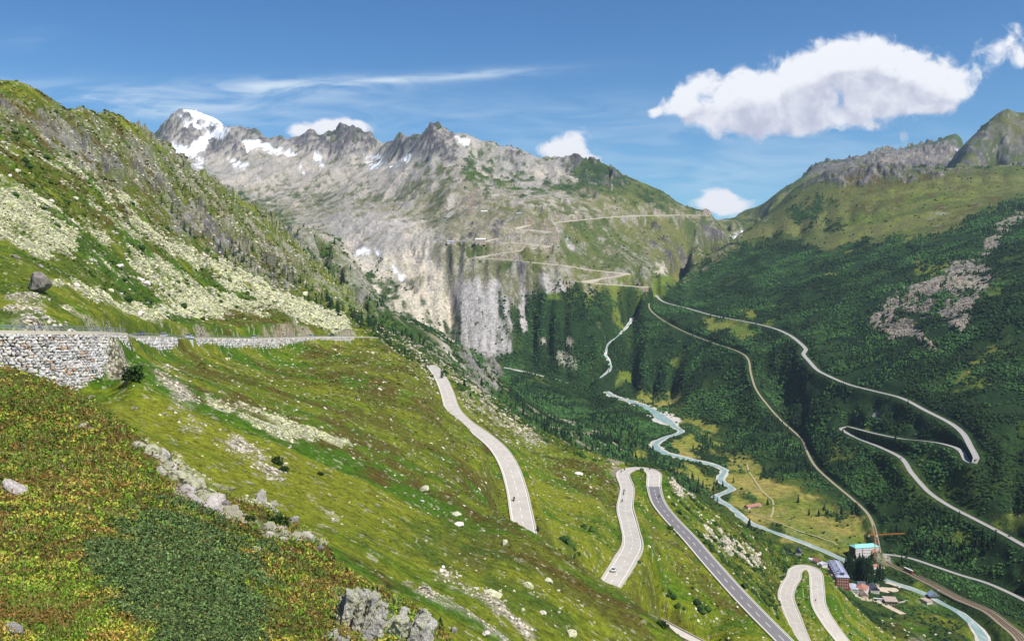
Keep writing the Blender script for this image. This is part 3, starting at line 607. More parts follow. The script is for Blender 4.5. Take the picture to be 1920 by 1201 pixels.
poly(2, 'K', [(965, 490), (985, 490), (990, 520), (980, 580), (970, 560)], .7, 2)
poly(2, 'l', [(985, 545), (1000, 540), (1005, 575), (990, 590)], .6, 2)
poly(2, 'l', [(1015, 515), (1045, 510), (1055, 535), (1025, 545)], .6, 2)
strip(2, 'l', [(962, 500), (975, 560), (990, 630), (995, 650)], 3, .7, 1)
poly(2, 'r', [(1050, 415), (1340, 405), (1390, 450), (1290, 530), (1220, 540), (1100, 530), (1060, 480)], .95, 3)
poly(2, 'o', [(1050, 415), (1340, 405), (1390, 450), (1290, 530), (1100, 500)], .45, 4)
poly(2, 'm', [(1180, 520), (1260, 520), (1290, 528), (1250, 545), (1180, 560), (1100, 545)], .8, 4)
poly(2, 'O', [(1100, 430), (1180, 470), (1250, 520), (1180, 500)], .5, 5)
poly(2, 'K', [(1200, 425), (1240, 430), (1290, 490), (1260, 490)], .3, 5)
poly(2, 'K', [(1305, 430), (1335, 425), (1360, 450), (1335, 470)], .35, 4)
strip(2, 'l', [(1040, 422), (1060, 450), (1080, 465)], 5, .7, 2)
strip(2, 'L', [(1225, 490), (1245, 505)], 5, .6, 2)
for r in SW:
    pp_ = [(a[0], a[1] - 3) for a in r]
    strip(2, 'P', pp_, 3.2, .8, 1)
poly(2, 'P', [(1020, 450), (1045, 450), (1045, 462), (1010, 460)], .7, 1)
poly(2, 'P', [(1052, 530), (1075, 518), (1082, 530), (1060, 536)], .8, 1)
poly(2, 'P', [(1230, 398), (1340, 400), (1340, 404), (1230, 403)], .6, 1)
# forested valley
FOR = [(965, 600), (1000, 560), (1050, 535), (1100, 545), (1130, 560), (1180, 575), (1230, 548), (1290, 520), (1330, 485), (1380, 455), (1420, 462), (1480, 440), (1520, 470), (1560, 470), (1600, 448), (1625, 470), (1660, 455), (1720, 468), (1760, 440), (1800, 410), (1850, 395), (1960, 360), (1960, 1201), (1880, 1130), (1720, 1065), (1640, 1015), (1590, 960), (1520, 900), (1450, 870), (1380, 815), (1320, 790), (1290, 740), (1240, 745), (1190, 725), (1120, 735), (960, 700), (930, 680), (975, 650)]
poly(2, 'F', FOR, .98, 3)
poly(2, 'F', [(930, 690), (1120, 735), (1190, 770), (1240, 830), (1250, 870), (1180, 860), (1100, 800), (960, 740)], .8, 5)
poly(2, 'r', [(1480, 360), (1560, 320), (1960, 300), (1960, 360), (1850, 395), (1760, 440), (1640, 455), (1560, 470), (1480, 440), (1380, 455), (1430, 400)], 1, 2)
poly(2, 'm', [(1560, 420), (1700, 370), (1860, 350), (1800, 390), (1680, 430), (1590, 450)], .5, 8)
poly(2, 'B', [(1580, 320), (1900, 320), (1700, 380), (1560, 400)], .4, 8)
poly(2, 'B', [(1740, 390), (1850, 360), (1900, 350), (1860, 390), (1760, 420)], .4, 6)
poly(2, 'K', [(1560, 320), (1620, 314), (1750, 314), (1800, 322), (1740, 330), (1640, 335), (1560, 345)], .75, 3)
poly(2, 'F', [(1480, 380), (1520, 370), (1580, 400), (1560, 430), (1500, 420)], .35, 5)
strip(2, 'L', [(1740, 410), (1770, 400), (1800, 398)], 2, .4, 2)
poly(2, 'V', [(1500, 345), (1540, 308), (1610, 300), (1660, 278), (1790, 265), (1800, 305), (1600, 315), (1540, 330)], .9, 2)
poly(2, 'K', [(1500, 345), (1540, 308), (1610, 300), (1660, 278), (1790, 265), (1800, 305), (1600, 315), (1540, 330)], .15, 3)
poly(2, 'P', [(1640, 290), (1780, 275), (1780, 300), (1640, 305)], .3, 4)
poly(2, 'o', [(1370, 412), (1430, 385), (1500, 345), (1540, 320), (1480, 370), (1400, 430)], .8, 3)
strip(2, 'N', [(1380, 438), (1388, 443)], 2, .9, 1)
strip(2, 'N', [(1783, 285), (1790, 283)], 3, .9, 1)
poly(2, 'r', [(1780, 305), (1885, 205), (1960, 190), (1960, 310)], 1, 2)
poly(2, 'V', [(1780, 305), (1885, 205), (1960, 190), (1960, 300), (1850, 300)], .35, 3)
poly(2, 'o', [(1780, 305), (1885, 205), (1960, 190), (1960, 300)], .5, 3)
poly(2, 'B', [(1850, 240), (1890, 215), (1960, 220), (1960, 260)], .5, 4)
poly(2, 'K', [(1780, 305), (1850, 270), (1960, 280), (1960, 300), (1850, 300)], .6, 5)
poly(2, 'K', [(1800, 285), (1885, 208), (1880, 225), (1820, 280)], .5, 2)
# clearings and scree in the wood
for pts, cv, w in [([(1310, 600), (1350, 602), (1400, 608), (1420, 622), (1395, 636), (1360, 622), (1330, 615)], 'm', 1), ([(1375, 590), (1400, 575), (1412, 585), (1390, 600)], 'm', .9), ([(1425, 605), (1445, 592), (1456, 592), (1440, 606)], 'm', .9), ([(1440, 568), (1460, 560), (1472, 570), (1455, 576)], 'm', .8), ([(1538, 518), (1560, 514), (1578, 522), (1550, 524)], 'm', .8),
        ([(1630, 600), (1660, 570), (1700, 548), (1750, 525), (1800, 490), (1830, 480), (1860, 510), (1840, 560), (1810, 610), (1790, 630), (1770, 600), (1700, 600), (1740, 640), (1762, 665), (1740, 665), (1710, 630), (1660, 620)], 'P', .93),
        ([(1830, 480), (1850, 440), (1880, 410), (1930, 390), (1930, 405), (1890, 430), (1860, 470), (1840, 490)], 'P', .9),
        ([(1700, 490), (1740, 480), (1780, 490), (1800, 480), (1760, 520), (1720, 510)], 'm', .7), ([(1840, 540), (1890, 500), (1900, 530), (1850, 580)], 'm', .4), ([(1700, 725), (1780, 715), (1830, 700), (1870, 650), (1880, 620), (1860, 640), (1800, 690), (1740, 710)], 'm', .6), ([(1780, 700), (1840, 680), (1860, 720), (1800, 740)], 'm', .5),
        ([(1160, 690), (1190, 700), (1180, 712), (1150, 705)], 'm', .7), ([(1650, 780), (1700, 760), (1690, 790), (1620, 800)], 'm', .4), ([(1625, 790), (1640, 775), (1660, 760), (1650, 790)], 'l', .7), ([(1850, 950), (1930, 960), (1930, 990), (1870, 980)], 'm', .5), ([(1780, 985), (1840, 1000), (1830, 1020), (1780, 1010)], 'm', .4), ([(1530, 830), (1590, 830), (1600, 860), (1550, 870)], 'm', .35),
        ([(1255, 672), (1275, 668), (1275, 690), (1260, 685)], 'm', .8), ([(1500, 705), (1525, 700), (1510, 730)], 'm', .6), ([(1040, 660), (1075, 665), (1070, 690), (1050, 690)], 'Q', .8), ([(1060, 635), (1072, 635), (1070, 652), (1062, 652)], 'L', .6), ([(1010, 635), (1022, 635), (1020, 655), (1010, 650)], 'L', .6), ([(975, 605), (985, 600), (990, 640), (980, 650)], 'l', .7), ([(1010, 560), (1060, 545), (1110, 555), (1100, 580), (1050, 560)], 'm', .5), ([(1125, 605), (1135, 605), (1133, 618)], 'L', .6), ([(1150, 570), (1180, 585), (1170, 600), (1145, 585)], 'm', .5),
        ([(1680, 590), (1700, 580), (1740, 585), (1760, 600), (1720, 600)], 'F', .7), ([(1740, 560), (1760, 545), (1780, 560), (1750, 590)], 'F', .5)]:
    poly(2, cv, pts, w, 1)
# valley meadows
poly(2, 'M', [(1180, 745), (1230, 735), (1250, 728), (1285, 732), (1270, 755), (1240, 768), (1205, 760)], .95, 1)
poly(2, 'M', [(1248, 768), (1290, 780), (1340, 800), (1345, 820), (1420, 870), (1420, 900), (1480, 905), (1540, 940), (1600, 965), (1632, 1000), (1620, 1035), (1560, 1030), (1480, 1005), (1410, 970), (1370, 945), (1380, 915), (1370, 880), (1330, 850), (1350, 820), (1300, 800), (1270, 795)], .97, 2)
poly(2, 'm', [(1440, 930), (1500, 925), (1560, 960), (1620, 1000), (1610, 1030), (1500, 1005), (1420, 970)], .8, 3)
poly(2, 'M', [(1255, 835), (1300, 818), (1325, 840), (1320, 858), (1270, 848)], .95, 1)
poly(2, 'M', [(1265, 870), (1330, 872), (1345, 890), (1340, 925), (1300, 900), (1270, 885)], .9, 2)
poly(2, 'M', [(1170, 825), (1195, 825), (1215, 845), (1190, 848)], .7, 2)
poly(2, 'F', [(1300, 862), (1330, 830), (1370, 860), (1350, 885)], .6, 3)
poly(2, 'G', [(1370, 960), (1480, 1010), (1600, 1060), (1540, 1060), (1450, 1010)], .6, 3)
poly(2, 'f', [(1560, 1080), (1640, 1115), (1760, 1170), (1840, 1201), (1540, 1201)], .8, 4)
poly(2, 'G', [(1700, 1150), (1780, 1130), (1830, 1201), (1600, 1201), (1640, 1170)], .6, 5)
poly(2, 'm', [(1680, 1105), (1740, 1095), (1760, 1120), (1700, 1135)], .7, 2)
poly(2, 'B', [(1660, 1170), (1760, 1170), (1800, 1201), (1640, 1201)], .4, 5)
poly(2, 'm', [(1640, 1040), (1700, 1045), (1690, 1060), (1660, 1058)], .6, 2)
poly(2, 'W', [(1640, 1045), (1662, 1045), (1666, 1060), (1640, 1060)], .5, 2)
# --- band 0: heath at the camera
poly(0, 'B', [(0, 760), (250, 830), (400, 945), (620, 1045), (640, 1090), (600, 1201), (500, 1100), (300, 950), (0, 830)], .45, 8)
poly(0, 'G', [(0, 1080), (120, 1100), (250, 1150), (320, 1201), (0, 1201)], .5, 12)
poly(0, 'J', [(200, 1010), (260, 975), (340, 960), (400, 980), (460, 1030), (500, 1080), (490, 1130), (440, 1201), (330, 1201), (220, 1120), (190, 1060)], .97, 11)
poly(0, 'Q', [(622, 1095), (690, 1110), (740, 1140), (790, 1170), (830, 1201), (640, 1201)], .85, 2)
strip(0, 'L', [(262, 835), (310, 872), (350, 905), (400, 942), (430, 962), (500, 990), (560, 1005)], 8, .9, 1)
strip(0, 'W', [(340, 915), (380, 945), (415, 965)], 9, .9, 1)

# ---------------------------------------------------------------- vertex land cover
names = list(COV)
def survey(x, y, z, warp=True):
    px, py = to_px(x, y, z)
    if warp:
        L = y * 0.018
        e = np.log(np.maximum(y, 1)) * 9
        nx = fbm(x / L + e, y / L * .35, 71, 4) - .5; ny = fbm(x / L - e, y / L * .35 + 50, 72, 4) - .5
        px = px + nx * 26; py = py + ny * 22
    u = x / y
    ylim = np.interp(px, [0, 480, 560, 720, 900, 1100, 1440, 1600, 1920], [1750, 1750, 1560, 1420, 1200, 990, 985, 940, 880])
    band = np.where(y < 95, 0, np.where(y < ylim, 1, 2))
    ix = np.clip(px / 2, 0, RW - 1.01); iy = np.clip(py / 2, 0, RH - 1.01)
    i = ix.astype(int); j = iy.astype(int)
    Wt = np.zeros((len(names),) + x.shape, np.float32)
    for b in range(3):
        mb = band == b
        if not mb.any(): continue
        ii, jj = i[mb], j[mb]
        for k, r in LAY[b].items():
            Wt[names.index(k)][mb] = r[jj, ii]
    return Wt, band
# ---------------------------------------------------------------- relief by land cover
Wt, BAND = survey(TX, TY, TZ)
# patchy edges: sharpen the weights with noise
Lw = np.where(BAND == 0, 0.9, np.where(BAND == 1, 7.0, 34.0)).astype(np.float32)
for k in range(len(names)):
    w = Wt[k]
    if w.max() <= 0: continue
    m = (w > 0.001) & (w < .999)
    if m.any():
        f = fbm(TX[m] / Lw[m] + k * 9.1, TY[m] / Lw[m] * .55, 200 + k, 5, .62)
        w[m] = w[m] * np.exp((f - .5) * 16)
Wt /= Wt.sum(0)
par = np.array([COV[k][2:] for k in names], np.float32)
STON = np.tensordot(par[:, 0], Wt, (0, 0)); VEG = np.tensordot(par[:, 1], Wt, (0, 0)); ROCK = np.tensordot(par[:, 2], Wt, (0, 0))
# displacement: octaves from 0.15 of the distance down to the cell size
disp = np.zeros_like(TZ)
Lo = 0.6
crest_keep = np.ones_like(TZ)
pxv, pyv = to_px(TX, TY, TZ)
while Lo < 900:
    wgt = sstep(0.0022, 0.006, Lo / TY) * (1 - sstep(0.05, 0.13, Lo / TY))
    m = wgt > 0.003
    if m.any():
        a, b = TX[m] / Lo + Lo, TY[m] / Lo - Lo
        n1 = vnoise(a, b, int(Lo * 10) % 9973) - .5
        n2 = 1 - np.abs(2 * vnoise(a * 1.31 + b * .3, b * .75 - a * .2, int(Lo * 7) % 9973 + 5) - 1) - .5
        r = ROCK[m]
        disp[m] += wgt[m] * Lo * (n1 * (.05 + .13 * r) + n2 * r * r * .16)
    Lo *= 1.55
disp *= np.where(TY > 2500, .62, np.where((BAND == 1) & (TZ / TY > -.05), 1.0 + .35 * ROCK, 1.0))
# ribs and gullies running down the far faces
def ridged(a, b, sd_): return 1 - np.abs(2 * vnoise(a, b, sd_) - 1)
m = (TY > 3000)
xw = TX[m] + 90 * (vnoise(TX[m] / 400, TY[m] / 400, 61) - .5) - .25 * (TY[m] - 4000)
gul = 34 * (ridged(xw / 230, TY[m] / 1500, 62) - .6) + 15 * (ridged(xw / 95, TY[m] / 600, 63) - .6) + 6 * (ridged(xw / 42, TY[m] / 260, 64) - .6)
k_ = sstep(3050, 3700, TY[m]) * (.35 + .65 * sstep(.15, .6, ROCK[m])) * (1 - Wt[names.index('L')][m]) * (1 - .75 * Wt[names.index('l')][m]) * (1 - .85 * Wt[names.index('F')][m]) * (1 - .6 * Wt[names.index('m')][m]) * (1 - Wt[names.index('r')][m] * .75) * np.where(TX[m] / TY[m] > .22, .25, 1.0)
disp[m] += gul * k_
m = (TX / TY > .17) & (TY > 1500) & (TY < 4300) & (BAND == 2)
yw = TY[m] + 60 * (vnoise(TX[m] / 250, TY[m] / 250, 65) - .5)
disp[m] += (10 * (ridged(yw / 190, TX[m] / 1100, 66) - .6) + 4 * (ridged(yw / 70, TX[m] / 420, 67) - .6)) * sstep(640, 900, TX[m])
# relief fades out where the ground was levelled for roads, buildings and the river bed
ROADS3D = {}
def to3(pts, lift=0.0):
    out = []
    for p in pts:
        u, v = cam_uv(p[0], p[1]); Y = p[2] / v if len(p) > 3 else p[2]
        out.append(Vector((u * Y, Y, v * Y + lift)))
    return out
def smooth3(pts, seg):
    """Catmull-Rom through the points, resampled every seg metres"""
    P_ = [pts[0] * 2 - pts[1]] + list(pts) + [pts[-1] * 2 - pts[-2]]
    out = []
    for i in range(1, len(P_) - 2):
        a, b, c, d = P_[i - 1], P_[i], P_[i + 1], P_[i + 2]
        m = max(1, int((c - b).length / seg))
        for k in range(m):
            t = k / m
            out.append(0.5 * ((2 * b) + (c - a) * t + (2 * a - 5 * b + 4 * c - d) * t * t + (3 * b - a - 3 * c + d) * t ** 3))
    out.append(P_[-2].copy())
    return out
def level(path, half, fade, drop=0.0, keep=0.0):
    """grade the terrain along a path: flat within half, easing back over fade metres"""
    global TZ
    bd = {}
    ys = np.exp(rs)
    ZT = TZ
    best = {}
    for a, b in zip(path[:-1], path[1:]):
        R_ = half + fade
        y0, y1 = min(a.y, b.y) - R_, max(a.y, b.y) + R_
        r0, r1 = np.searchsorted(ys, y0), np.searchsorted(ys, y1)
        if r1 <= r0: continue
        yl = max(ys[r0], 1)
        ul, uh = (min(a.x, b.x) - R_), (max(a.x, b.x) + R_)
        c0 = np.searchsorted(cu, min(ul / y0, ul / y1)) if y0 > 0 else 0; c1 = np.searchsorted(cu, max(uh / y0, uh / y1)) if y0 > 0 else NC
        if c1 <= c0: continue
        sl = (slice(r0, r1), slice(c0, c1))
        xx, yy_ = TX[sl], TY[sl]
        dx, dy = b.x - a.x, b.y - a.y
        l2 = max(dx * dx + dy * dy, 1e-6)
        t = np.clip(((xx - a.x) * dx + (yy_ - a.y) * dy) / l2, 0, 1)
        d = np.hypot(xx - a.x - t * dx, yy_ - a.y - t * dy)
        zz = a.z + (b.z - a.z) * t
        m = (d < R_) & (d < LD[sl])
        LD[sl][m] = d[m]; LZ[sl][m] = zz[m] - drop
def begin_level():
    global LD, LZ
    LD = np.full(TZ.shape, 1e9, np.float32); LZ = np.zeros(TZ.shape, np.float32)
def end_level(half, fade):
    global TZ
    w = 1 - sstep(half, half + fade, LD)
    TZ = np.where(LD < half + fade, TZ * (1 - w) + LZ * w, TZ).astype(np.float32)
TZ = TZ + disp
PATHS = {}
def road_path(name, pts, half, fade, seg, drop=.25):
    p = smooth3(to3(pts), seg)
    PATHS[name] = p
    begin_level(); level(p, half, fade, drop); end_level(half, fade)
    return p
road_path('river', RIV[:18], 24, 50, 20, 1.4)
road_path('river_low', RIV[15:], 8, 9, 15, 1.4)
PATHS['river'] = smooth3(to3(RIV), 15)
road_path('riveru', RIVU, 12, 40, 20, 1.4)
road_path('trib', TRIB, 7, 30, 20, 1.0)
road_path('track', TR, 6, 9, 15)
road_path('lane', LR, 5, 16, 12)
road_path('rr', RR + RR2[1:], 6.5, 24, 12)
for i, r in enumerate(SW): road_path('sw%d' % i, r, 9, 18, 25)
road_path('r3', R3, 8.5, 16, 5)
road_path('r2', R2, 5.6, 9, 4)
road_path('r1', R1, 5.4, 8, 4)
R4 = [(1232, 1163, 396), (1275, 1186, 388), (1330, 1214, 380)]
road_path('r4', R4, 4, 6, 4)
# wall road: levelled behind the parapet
_w = smooth3(to3(WALLTOP), 5); wp = []
for i_, p in enumerate(_w):
    d_ = _w[min(i_ + 1, len(_w) - 1)] - _w[max(i_ - 1, 0)]; n_ = Vector((-d_.y, d_.x, 0)).normalized()
    if n_.x * p.x + n_.y * p.y < 0: n_ = -n_
    wp.append(p + n_ * 4.6 - Vector((0, 0, .3)))
WP_ = wp
PATHS['wr'] = wp

# the stone walls: ground steps down in front of them and is level behind
BOTA = [(-150, 722, 149), (0, 727, 157), (70, 731, 162), (130, 733, 170), (180, 712, 178), (215, 690, 188), (248, 660, 200), (262, 655, 228), (300, 656, 268), (330, 652, 297), (358, 651, 321), (400, 652, 357), (430, 654, 383), (480, 657, 427), (510, 659, 453), (530, 655, 470), (560, 648, 496), (600, 640, 528), (635, 643, 553), (662, 640, 573)]
_t = smooth3(to3(WALLTOP), 2.0); _b = smooth3(to3(BOTA), 2.0)
_tu = [v.x / v.y for v in _t]; _bu = [v.x / v.y for v in _b]
yt = np.interp(cu, _tu, [v.y for v in _t]); zt = np.interp(cu, _tu, [v.z for v in _t])
yb = np.interp(cu, _bu, [v.y for v in _b]); zb_ = np.interp(cu, _bu, [v.z for v in _b])
wu = (cu > _bu[0]) & (cu < (664 - 960) / F)
for i in np.nonzero(wu)[0]:
    y = ys = TY[:, i]
    yf = max(yt[i], yb[i])
    g0 = 2.0 if yf < 205 else 5.0
    m = (y > yb[i] - 3) & (y < yf + g0)
    TZ[m, i] = np.minimum(TZ[m, i], zb_[i] - .3 - 0 * y[m])
    m = (y > yb[i] - 14) & (y <= yb[i] - 3)
    k = (y[m] - (yb[i] - 14)) / 11
    TZ[m, i] = np.minimum(TZ[m, i], TZ[m, i] * (1 - k) + (zb_[i] - .3) * k + 0.15)

begin_level(); level(WP_, 4.4, 3); end_level(4.0, 2.5)
# height lookup on the finished ground
ys_ = np.exp(rs)
def ground(x, y):
    s = math.log(max(y, 2.4)); u = x / y
    j = min(max(np.searchsorted(rs, s) - 1, 0), NR - 2); i = min(max(np.searchsorted(cu, u) - 1, 0), NC - 2)
    a = (u - cu[i]) / (cu[i + 1] - cu[i]); b = (y - ys_[j]) / (ys_[j + 1] - ys_[j])
    v0 = (TZ[j, i] * (1 - a) + TZ[j, i + 1] * a); v1 = (TZ[j + 1, i] * (1 - a) + TZ[j + 1, i + 1] * a)
    return float(v0 * (1 - b) + v1 * b)
VV = TZ / TY
def hit(px, py, ymin=0):
    """the ground point seen at a pixel"""
    u, v = cam_uv(px, py)
    i = min(max(np.searchsorted(cu, u) - 1, 0), NC - 2); a = (u - cu[i]) / (cu[i + 1] - cu[i])
    col = VV[:, i] * (1 - a) + VV[:, i + 1] * a
    ok = np.nonzero((col >= v) & (ys_ > ymin))[0]
    if not len(ok): return None
    j = ok[0]
    if j == 0 or col[j - 1] > v: Y = ys_[j]
    else:
        t = (v - col[j - 1]) / (col[j] - col[j - 1]); Y = ys_[j - 1] * (1 - t) + ys_[j] * t
    return Vector((u * Y, Y, ground(u * Y, Y)))

# ---------------------------------------------------------------- colour of the land cover
ca = np.array([COV[k][0] for k in names], np.float32); cb = np.array([COV[k][1] for k in names], np.float32)
Lc = (TY * 0.03 + 1.0)
mixn = np.zeros_like(TZ)
for b, L, dx_, dy_, st_ in ((0, .8, .8, .6, .6), (1, 16.0, .97, .25, .16), (3, 16.0, .45, .89, .3), (2, 90.0, .8, -.6, .3)):
    m = (BAND == 1) & (TZ / TY < -.06) if b == 1 else ((BAND == 1) & (TZ / TY >= -.06) if b == 3 else BAND == b)
    al, ac = TX[m] * dx_ + TY[m] * dy_, TX[m] * dy_ - TY[m] * dx_
    mixn[m] = .5 * fbm(al / L * st_, ac / L, 31 + b * 7, 6, .62) + .25 * fbm(al / L * .5, ac / L * .5, 77 + b, 4, .6) + .25 * fbm(al / L * .08, ac / L * .22, 177 + b, 3, .6)
mixn = sstep(.40, .60, mixn)
COL = np.zeros(TZ.shape + (3,), np.float32)
for c in range(3):
    COL[..., c] = np.tensordot(ca[:, c], Wt, (0, 0)) * (1 - mixn) + np.tensordot(cb[:, c], Wt, (0, 0)) * mixn
# scattered outcrops and stones on open slopes
for b, L, th in ((1, 1.6, .70), (2, 14.0, .66), (2, 45.0, .68)):
    m = (BAND == b)
    f = fbm(TX[m] / L, TY[m] / L * .8, 300 + int(L), 4, .6)
    s = sstep(th + .03 - STON[m] * .30, th + .07 - STON[m] * .30, f) * sstep(.03, .14, STON[m]) * (1.0 if b == 1 else .55) * (1 - Wt[names.index('N')][m])
    tint = np.array([.40, .38, .24], np.float32) if b == 1 else np.array([.34, .32, .27], np.float32)
    COL[m] = COL[m] * (1 - s[:, None] * .8) + tint * s[:, None] * .8
    STON[m] = np.maximum(STON[m], s * .8)

def mesh_np(name, verts, quads, cols=None, colname='Col', smooth=True, tris=False):
    me = bpy.data.meshes.new(name)
    k = quads.shape[1]
    me.vertices.add(len(verts)); me.vertices.foreach_set('co', np.ascontiguousarray(verts, np.float32).ravel())
    me.loops.add(len(quads) * k); me.loops.foreach_set('vertex_index', np.ascontiguousarray(quads, np.int32).ravel())
    me.polygons.add(len(quads)); me.polygons.foreach_set('loop_start', np.arange(0, len(quads) * k, k, dtype=np.int32))
    if smooth: me.polygons.foreach_set('use_smooth', np.ones(len(quads), bool))
    else: me.polygons.foreach_set('use_smooth', np.zeros(len(quads), bool))
    if cols is not None:
        at = me.color_attributes.new(colname, 'FLOAT_COLOR', 'POINT')
        at.data.foreach_set('color', np.ascontiguousarray(cols, np.float32).ravel())
    me.update()
    return me
def link(name, me, mat=None, parent=None):
    o = bpy.data.objects.new(name, me); SC.collection.objects.link(o)
    if mat is not None: o.data.materials.append(mat)
    if parent is not None: o.parent = parent
    return o
def tag(o, label=None, cat=None, group=None, kind=None):
    if label: o['label'] = label
    if cat: o['category'] = cat
    if group: o['group'] = group
    if kind: o['kind'] = kind
    return o

# ---------------------------------------------------------------- ground material
def ground_mat(name, L, bumpd, vs_=2.9):
    m = bpy.data.materials.new(name); m.use_nodes = True
    t = NT(m.node_tree); m.node_tree.nodes.clear()
    col = t.node('ShaderNodeAttribute', attribute_name='Col').outputs['Color']
    pr = t.node('ShaderNodeAttribute', attribute_name='Par').outputs['Color']
    ston, veg, rock = t.sep(pr)
    geo = t.node('ShaderNodeNewGeometry')
    p = t.vmath('SCALE', geo.outputs['Position'], scale=1.0 / L)
    n1 = t.noise(p, 1.0, 8, 0.65)
    n2 = t.noise(p, 4.0, 4, 0.7)
    # tufts and shrubs: light and dark clumps
    var = t.math('MULTIPLY_ADD', t.math('SUBTRACT', n1, 0.5), vs_, 1.0)
    c = t.mix(1.0, col, t.comb(var, var, var), 'MULTIPLY')
    var2 = t.math('MULTIPLY_ADD', t.math('SUBTRACT', n2, 0.5), t.math('MULTIPLY_ADD', veg, 2.0, .8), 1.0)
    c = t.mix(1.0, c, t.comb(var2, var2, var2), 'MULTIPLY')
    # broken stones
    vn = t.node('ShaderNodeTexVoronoi', feature='F1'); t._in(vn.inputs['Vector'], p); vn.inputs['Scale'].default_value = 2.2
    cell = t.sep(vn.outputs['Color'])[0]
    vd = vn.outputs['Distance']
    vs = t.math('MULTIPLY_ADD', cell, .75, .62)
    c2 = t.mix(1.0, col, t.comb(vs, vs, vs), 'MULTIPLY')
    gap = t.step(vd, 0.42, 0.66)
    c2 = t.mix(t.math('MULTIPLY', gap, .85), c2, (.035, .035, .02))
    c = t.mix(t.step(ston, .45, .9), c, c2)
    bs = t.node('ShaderNodeBsdfPrincipled')
    t._in(bs.inputs['Base Color'], c); bs.inputs['Roughness'].default_value = .95
    bs.inputs['Specular IOR Level'].default_value = 0.15
    rn = t.noise(t.vmath('MULTIPLY', p, (1, 1, .35)), 1.3, 9, 0.68, .6)
    hgt = t.math('ADD', t.math('MULTIPLY', n2, t.math('MULTIPLY_ADD', veg, .5, .12)), t.math('MULTIPLY', rn, t.math('MULTIPLY', rock, 1.3)))
    hgt = t.math('SUBTRACT', hgt, t.math('MULTIPLY', vd, t.math('MULTIPLY', ston, .9)))
    b = t.node('ShaderNodeBump'); b.inputs['Strength'].default_value = .9; b.inputs['Distance'].default_value = bumpd
    t._in(b.inputs['Height'], hgt); t.l.new(b.outputs[0], bs.inputs['Normal'])
    o = t.node('ShaderNodeOutputMaterial'); t.l.new(bs.outputs[0], o.inputs[0])
    return m
GM = [ground_mat('heath_ground', .22, .10), ground_mat('hillside_ground', 1.7, 1.0), ground_mat('mountain_ground', 10, 6.0, 2.5)]
idx = np.arange(NR * NC).reshape(NR, NC)
quads = np.stack([idx[:-1, :-1], idx[:-1, 1:], idx[1:, 1:], idx[1:, :-1]], -1).reshape(-1, 4)
verts = np.stack([TX, TY, TZ], -1).reshape(-1, 3)
me = mesh_np('terrain', verts, quads, np.concatenate([COL, np.ones(TZ.shape + (1,), np.float32)], -1).reshape(-1, 4))
at = me.color_attributes.new('Par', 'FLOAT_COLOR', 'POINT')
at.data.foreach_set('color', np.stack([STON, VEG, ROCK, np.ones_like(STON)], -1).astype(np.float32).ravel())
mi = BAND[:-1, :-1].reshape(-1).astype(np.int32)
terrain = link('terrain', me)
for g in GM: me.materials.append(g)
me.polygons.foreach_set('material_index', mi)
tag(terrain, kind='structure')
# ================================================================ materials
MATS = {}
def mat(name, col, rough=.8, metal=0.0, var=0.0, scale=1.0, spec=.3, bump=0.0):
    if name in MATS: return MATS[name]
    m = bpy.data.materials.new(name); m.use_nodes = True
    t = NT(m.node_tree); bs = m.node_tree.nodes['Principled BSDF']
    bs.inputs['Roughness'].default_value = rough; bs.inputs['Metallic'].default_value = metal
    bs.inputs['Specular IOR Level'].default_value = spec
    if var > 0 or bump > 0:
        geo = t.node('ShaderNodeNewGeometry')
        n = t.noise(geo.outputs['Position'], scale, 7, .65)
        f = t.math('MULTIPLY_ADD', t.math('SUBTRACT', n, .5), var * 3, 1.0)
        t._in(bs.inputs['Base Color'], t.mix(1.0, (*col, 1), t.comb(f, f, f), 'MULTIPLY'))
        if bump:
            b = t.node('ShaderNodeBump'); b.inputs['Distance'].default_value = bump; t._in(b.inputs['Height'], n)
            t.l.new(b.outputs[0], bs.inputs['Normal'])
    else:
        bs.inputs['Base Color'].default_value = (*col, 1)
    MATS[name] = m
    return m
def vcol_mat(name, rough=.9, scale=1.0, var=.3, bump=0.0, spec=.15):
    if name in MATS: return MATS[name]
    m = bpy.data.materials.new(name); m.use_nodes = True
    t = NT(m.node_tree); bs = m.node_tree.nodes['Principled BSDF']
    bs.inputs['Roughness'].default_value = rough; bs.inputs['Specular IOR Level'].default_value = spec
    col = t.node('ShaderNodeAttribute', attribute_name='Col').outputs['Color']
    geo = t.node('ShaderNodeNewGeometry')
    n = t.noise(geo.outputs['Position'], scale, 6, .65)
    f = t.math('MULTIPLY_ADD', t.math('SUBTRACT', n, .5), var * 3, 1.0)
    t._in(bs.inputs['Base Color'], t.mix(1.0, col, t.comb(f, f, f), 'MULTIPLY'))
    if bump:
        b = t.node('ShaderNodeBump'); b.inputs['Distance'].default_value = bump; t._in(b.inputs['Height'], n)
        t.l.new(b.outputs[0], bs.inputs['Normal'])
    MATS[name] = m
    return m
